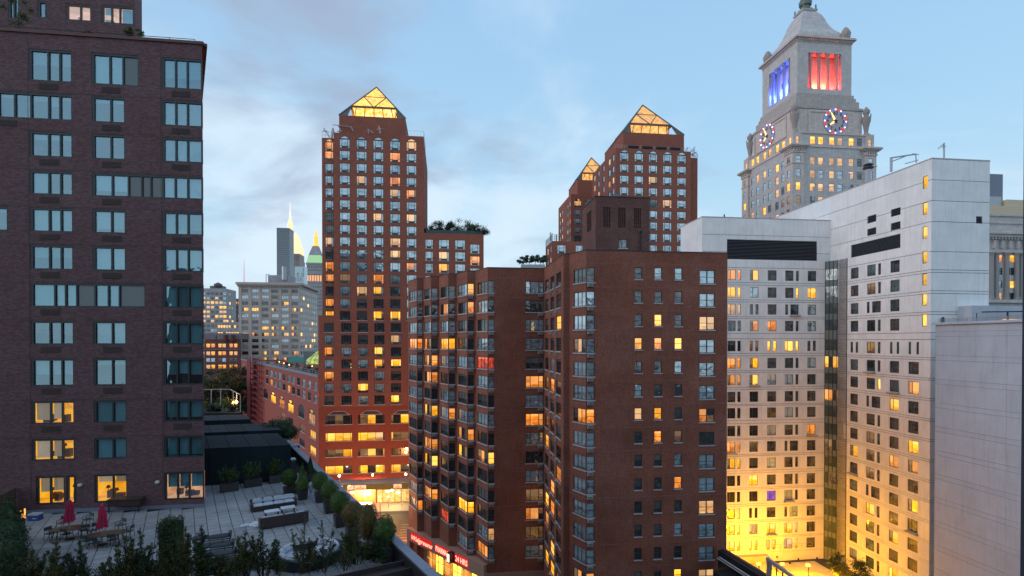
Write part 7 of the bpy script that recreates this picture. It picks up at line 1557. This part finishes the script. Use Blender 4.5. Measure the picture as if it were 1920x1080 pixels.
for i, (px, py, w, h, lb) in enumerate(((40, 62, 1.9, 3.6, 'wispy tall roof edge tree at top left'), (168, 58, .9, 1.3, 'small bushy plant at the roof edge below the amber window'), (246, 66, 1.0, 2.0, 'dense bushy plant at the roof corner of the set back block'), (266, 70, .7, 1.3, 'sparse twiggy plant just right of the set back block corner'))):
    sq_ = fT.s(px); Yr = fT.p[1] + fT.d[1] * sq_ + (1.2 if i < 3 else .8); b = Vector((ray(px).x * Yr, Yr, tTop)); tree('roof_edge_plant', lb, b, h, w * .55, 340 + i, 'leaf_box', (1400, 900, 1600, 500)[i], .05, .04, 'roof edge plants', .1, 9)

# ================================================================ street, scaffold shed and shops
zs_ = 0.0; road = MB(); ry0, ry1 = 60, 126
plane_obj('road', -60, 20, 60, 126, .005, M['asphalt'])
fSw = Fac(add2(kl, V, -7.2), add2(kr, V, -7.2)); SWK = MB(); SWK.ob(fSw.p, fSw.d, -8, fSw.W + 20, -9, 0, 0, .14); struct(SWK.build('pavement', M['pave']))
for k in range(7): c = add2(add2(P2(752, 119), U, 0), V, -1.6 * k); mb = MB(); mb.ob(c, U, 0, 3.0, 0, .4, .009, .013); o = mb.build('crosswalk_stripe', M['paint']); struct(o)
mb = MB(); c = P2(705, 112); mb.ob(c, U, 0, 12, 0, .14, .009, .013); mb.ob(add2(c, V, -7), U, 0, 12, 0, .14, .009, .013); struct(mb.build('lane_line', M['paint']))
SH = thing('sidewalk_shed', 'sidewalk scaffold shed with grey deck, signs and bright lamps at the red tower foot', 'scaffold shed', (*add2(kl, V, -5), 0)); fS_ = Fac(add2(kl, V, -5.2), add2(kr, V, -5.2)); zd_ = fS_.z(730, 906)
mb = MB(); 
for k in range(18): s_ = -2 + k * 1.55; mb.ob(fS_.p, fS_.d, s_ + .02, s_ + 1.53, -4.9, 0, zd_ - .3, zd_)
mb.build('deck', mat('shed_deck', (.20, .19, .22), .7, var=.2), SH)
mb = MB(); mb.ob(fS_.p, fS_.d, -2, fS_.W + 3, 0, .08, zd_ - 1.45, zd_ - .02); mb.build('fascia_board', mat('shed_board', (.10, .13, .06), .7, var=.15), SH)
for a, b in ((630, 642), (650.5, 662.5), (664, 686), (737.5, 752.5)):
    mb = MB(); s0_, s1_ = fS_.s(a), fS_.s(b); mb.ob(fS_.p, fS_.d, s0_, s1_, .09, .14, zd_ - 1.25, zd_ - .25); o = mb.build('sign_board', mat('sign_paper', (.75, .62, .5), .7, emit=(1, .75, .5), es=.35), SH)
    mb = MB(); w_ = s1_ - s0_
    if a in (664, 737.5): mb.ob(fS_.p, fS_.d, s0_ + w_ * .12, s1_ - w_ * .12, .15, .16, zd_ - 1.1, zd_ - .98); mb.ob(fS_.p, fS_.d, s0_ + w_ * .2, s1_ - w_ * .2, .15, .16, zd_ - .9, zd_ - .84)
    mb.lathe(fS_.pt((s0_ + s1_) / 2, zd_ - .6, .15), [(.02, -.16), (.14, 0), (.02, .16)], 6); mb.build('print', mat('sign_print', (.35, .03, .03), .7), SH)
for k in range(9):
    s_ = -1 + k * 3.1
    for o_ in (-.2, -4.4): mb = MB(); mb.tube(fS_.pt(s_, .14, o_), fS_.pt(s_, zd_ - .3, o_), .08); mb.build('post', M['sill'], SH)
mb = MB()
for k in range(8): s_ = -1 + k * 3.1; mb.tube(fS_.pt(s_, zd_ - 1.6, -.2), fS_.pt(s_ + 3.1, zd_ - 2.6, -.2), .03, n=4); mb.tube(fS_.pt(s_, zd_ - 2.2, -.2), fS_.pt(s_ + 3.1, zd_ - 2.2, -.2), .03, n=4)
mb.build('brace', M['steel'], SH)
M['lampw'] = mat('floodlamp_white', (1, .9, .6), emit=(1, .80, .42), es=22)
for px, py, pw in ((635, 893, 160), (697.5, 891.5, 160), (760, 890, 160)):
    mb = MB(); s_ = fS_.s(px); z_ = fS_.z(px, py); p = fS_.pt(s_, z_, -.4); mb.lathe(p, [(.05, -.28), (.3, 0), (.05, .28)], 8); mb.build('flood_lamp', M['lampw'], SH); mb = MB(); mb.tube(fS_.pt(s_, zd_, -.4), p, .06); mb.build('lamp_post', M['steel'], SH)
    L1 = bpy.data.lights.new('flood_light', 'POINT'); L1.energy = pw; L1.color = (1, .66, .25); L1.shadow_soft_size = .3; lo = bpy.data.objects.new('flood_light', L1); COL.objects.link(lo); lo.parent = SH; wl_ = wloc(SH); lo.location = (p[0] - wl_[0], p[1] - wl_[1] - .3, p[2] + .5)
for px, py, pw in ((658, 926, 300), (733, 922, 350), (745, 926, 350), (725, 924, 300)):
    mb = MB(); s_ = fS_.s(px); z_ = fS_.z(px, py); p = fS_.pt(s_, z_, -1.2); mb.lathe(p, [(.1, -.22), (.5, 0), (.1, .22)], 8); mb.build('tube_lamp', M['lampw'], SH)
    L1 = bpy.data.lights.new('tube_light', 'POINT'); L1.energy = pw; L1.color = (1, .70, .22); L1.shadow_soft_size = .4; lo = bpy.data.objects.new('tube_light', L1); COL.objects.link(lo); lo.parent = SH; wl_ = wloc(SH); lo.location = (p[0] - wl_[0], p[1] - wl_[1] - .5, p[2] - .6)
SHP = thing('lit_shop', 'brightly lit shop with glowing screen window under the sidewalk shed', 'shop', (*kl, 0)); fSh = Fac(add2(kl, V, -.15), add2(kr, V, -.15))
M['shop_w'] = room_mat('shop_white', (.8, .62, .22), (.55, .33, .08), 1.0); M['screen'] = mat('bright_screen', (1, .9, .8), emit=(1, .62, .38), es=9); M['shop_r'] = mat('shop_red_sign', (.8, .2, .05), emit=(1, .22, .05), es=1.2)
mb = MB(); mb.ob(fSh.p, fSh.d, 0, fSh.s(704), 0, .05, .3, fSh.z(690, 918)); mb.build('shop_front', M['shop_r'], SHP)
mb = MB(); mb.ob(fSh.p, fSh.d, fSh.s(664), fSh.s(697), .06, .12, fSh.z(690, 930), fSh.z(690, 917)); mb.build('lit_panel', M['shop_w'], SHP)
mb = MB(); mb.ob(fSh.p, fSh.d, fSh.s(672), fSh.s(697.5), .9, 1.0, fSh.z(685, 956), fSh.z(685, 940)); mb.build('glowing_screen', M['screen'], SHP); mb = MB(); mb.ob(fSh.p, fSh.d, fSh.s(671.5), fSh.s(698.5), .86, .9, fSh.z(685, 956.8), fSh.z(685, 939.4)); mb.build('screen_frame', M['shop_r'], SHP)
mb = MB(); mb.ob(fSh.p, fSh.d, fSh.s(706), fSh.W, 0, .05, .3, fSh.z(730, 918)); mb.build('shop_window', M['shop_w'], SHP)
mb = MB(); 
for k in range(8): s_ = fSh.s(706) + k * 1.5; mb.ob(fSh.p, fSh.d, s_ - .06, s_ + .06, .06, .12, .2, fSh.z(730, 918))
mb.build('mullion', M['frame'], SHP)
L1 = bpy.data.lights.new('screen_light', 'AREA'); L1.energy = 3500; L1.color = (1, .22, .08); L1.size = 3; lo = bpy.data.objects.new('screen_light', L1); COL.objects.link(lo); lo.parent = SHP; p = fSh.pt(fSh.s(685), 3.5, 1.3); lo.location = (p[0] - kl[0], p[1] - kl[1], p[2]); lo.rotation_euler = (R(95), 0, fSh.rz)
# street lamps (orange) that light the block fronts
for i, (px, Yl, pw, lb) in enumerate(((712, 110, 13000, 'orange sodium street lamp by the avenue corner, behind the boxwoods'), (640, 118, 2600, 'orange sodium street lamp before the lit shop, behind the parapet'), (560, 150, 6000, 'orange sodium street lamp along the coral wing, behind the parapet'), (505, 190, 9000, 'orange sodium street lamp far down the avenue by the netted scaffold'))):
    b = Vector((ray(px).x * Yl, Yl, 0)); T = thing('street_lamp', lb, 'street lamp', b, 'sodium street lamps'); mb = MB(); mb.tube(b, b + Vector((0, 0, 8.5)), .11, .07); mb.tube(b + Vector((0, 0, 8.4)), b + Vector((1.6, 0, 9)), .05); mb.build('pole', M['blackmetal'], T); mb = MB(); mb.lathe(b + Vector((1.7, 0, 8.95)), [(.08, -.12), (.28, 0), (.1, .1)], 8); mb.build('lamp_head', mat('sodium_lamp', (1, .5, .1), emit=(1, .42, .06), es=8), T)
    L1 = bpy.data.lights.new('lamp_light', 'POINT'); L1.energy = pw; L1.color = (1, .36, .10); L1.shadow_soft_size = .3; lo = bpy.data.objects.new('lamp_light', L1); COL.objects.link(lo); lo.parent = T; lo.location = (1.7, -.3, 8.2)

# ================================================================ yellow lit courtyard at the right
cd0 = onz(1400, 1046, 1.0); zc = 1.0
M['deckc'] = mat('courtyard_roof', (.42, .40, .32), .75, var=.2, vs=.5)
a = Fac(add2(A0, V, 0), X_); CR = thing('courtyard_deck', 'x', 'roof', (A0[0], A0[1], 0)); del CR['label']; del CR['category']; CR['kind'] = 'structure'
o0 = hit(add2(A0, V, -3.0), U, 1392); nI, nJ = 6, 5
cw = (hit(add2(A0, V, -3.0), U, 1530)[0] - o0[0]) / U[0] / nI
for i in range(nI):
    for j in range(nJ):
        c = add2(add2(o0, U, i * cw), V, -(j + 1) * 4.2); mb = MB(); mb.ob(c, U, .04, cw - .04, -4.16, 0, -.2, zc); mb.build('roof_slab', M['deckc'], CR)
mb = MB(); rl_ = [(*add2(o0, V, -.2), zc), (*add2(o0, V, -20), zc)]; railing(mb, rl_, 1.1, 9, .03, 1); railing(mb, [(*add2(A0, V, -1.2), zc + 1.6), (*add2(hit(add2(A0, V, -1.2), U, 1525), V, 0), zc + 1.6)], 1.0, 10, .03, 1); tag(mb.build('court_railing', M['steel']), 'thin steel railings round the yellow lit courtyard roof', 'railing')
mb = MB(); mb.ob(add2(A0, V, -1.3), U, 2, 12.5, -1.0, 0, 0, 1.6); struct(mb.build('ledge', M['deckc']))
mb = MB()
for px, py in ((1457, 1046), (1497, 1050), (1481, 1057), (1532, 1048)): mb.lathe(onz(px, py, zc), [(.16, 0), (.16, .25), (.05, .35)], 7)
tag(mb.build('roof_drain', M['blackmetal']), 'small dark drain caps scattered on the yellow lit courtyard roof', 'drains'); bpy.data.objects['roof_drain']['kind'] = 'stuff'
# sodium floodlights on poles
for i, (px, Yl, z_, pw) in enumerate(((1386, 89.5, 2.5, 3000), (1425, 89, 2.5, 3600), (1470, 89, 2.5, 3600), (1518, 88.5, 2.5, 3400), (1573, 83, 2.5, 3600), (1590, 76, 2.5, 2900))):
    b = Vector((ray(px).x * Yl, Yl, zc)); 
    T = thing('court_lamp', ('yellow sodium floodlight at the left end of the courtyard roof, by the brown block', 'yellow sodium floodlight second from the brown block on the courtyard roof', 'yellow sodium floodlight in the middle of the courtyard roof', 'yellow sodium floodlight facing the glass corner', 'yellow sodium floodlight beside the courtyard tree', 'yellow sodium floodlight nearest the camera in the courtyard')[i], 'floodlight', b, 'courtyard floodlights'); mb = MB(); mb.tube(b, b + Vector((0, 0, z_)), .07); mb.build('pole', M['blackmetal'], T); mb = MB(); mb.ob((b.x - .25, b.y), (1, 0), 0, .5, -.3, 0, b.z + z_, b.z + z_ + .3); mb.build('lamp_head', mat('sodium_flood', (1, .7, .1), emit=(1, .6, .04), es=8), T)
    L1 = bpy.data.lights.new('court_light', 'POINT'); L1.energy = pw; L1.color = (1, .375, .0); L1.shadow_soft_size = .5; lo = bpy.data.objects.new('court_light', L1); COL.objects.link(lo); lo.parent = T; lo.location = (0, .6, z_ + .2)
tree('courtyard_tree', 'leafy tree at the foot of the white block beside the yellow courtyard roof', onz(1590, 1130, 0), 7.2, 3.0, 400, 'leaf_tree', 5000, .14, .18, None, .2, 16)
# near roof edge with pipe frame at bottom right
e0 = at(1364, 1030, 60); e1_ = at(1450, 1092, 60 * .82); d = Vector((.40, -.917)); T = thing('near_roof_edge', 'black roof parapet with pale pipe running down behind the brown block corner', 'parapet', e0)
zE = at(1366, 1036, 67).z; q = Vector(hit((0, 0), (0, 1), 1364)); P0 = Vector(onz(1362, 1036, zE)); P1 = Vector(onz(1475, 1105, zE)); dd = Vector((P1.x - P0.x, P1.y - P0.y)); Lh = dd.length; dd.normalize()
mb = MB(); mb.ob((P0.x, P0.y), dd, -1, Lh, -.0, .5, 2, zE); mb.build('wall', M['blackmetal'], T); mb = MB(); mb.ob((P0.x, P0.y), dd, -1, Lh, -.45, .02, zE, zE + .12); mb.build('coping', M['grille'], T)
mb = MB(); mb.tube((P0.x, P0.y, zE - .9) , (P1.x, P1.y, zE - .9), .12); pp_ = Vector((dd[1], -dd[0])); mb = MB(); mb.tube((P0.x + pp_.x * 1.0, P0.y + pp_.y * 1.0, zE - .5), (P1.x + pp_.x * 1.0, P1.y + pp_.y * 1.0, zE - .5), .09, n=8); mb.tube((P0.x + pp_.x * 1.3, P0.y + pp_.y * 1.3, zE - .6), (P1.x + pp_.x * 1.3, P1.y + pp_.y * 1.3, zE - .6), .06, n=8); mb.build('pipe', M['sill'], T)
mb = MB(); g = [(P0.x, P0.y), (P1.x, P1.y), (P1.x - 8, P1.y - 3), (P0.x - 5, P0.y - 14)]; mb.ob((P0.x, P0.y), dd, 1.0, Lh, .5, 2.6, 2, zE - 1.6); mb.build('roof', M['void'], T)
T = thing('pipe_frame', 'arched duct frame standing before the yellow courtyard roof', 'frame', at(1443, 1080, 55)); mb = MB(); A1_, B1_, C1_ = at(1441, 1110, 55), at(1441, 1048, 55), at(1498, 1090, 47); mb.tube(A1_, B1_, .2, n=10); mb.tube(B1_ + Vector((-.1, 0, 0)), C1_, .2, n=10); mb.lathe(B1_, [(.05, -.22), (.2, -.15), (.24, 0), (.2, .15), (.05, .22)], 10); mb.build('duct', M['alu'], T)
mb = MB(); q0, q1 = B1_ + Vector((.5, 0, -.75)), C1_ + Vector((.2, 0, -1.0)); mb.tube(q0, q1, .05); 
for k in range(5): p = B1_.lerp(C1_, k / 5 + .1); mb.tube(p, p + Vector((0, 0, -1.6)), .05)
mb.build('rails', M['blackmetal'], T)
print('script done')
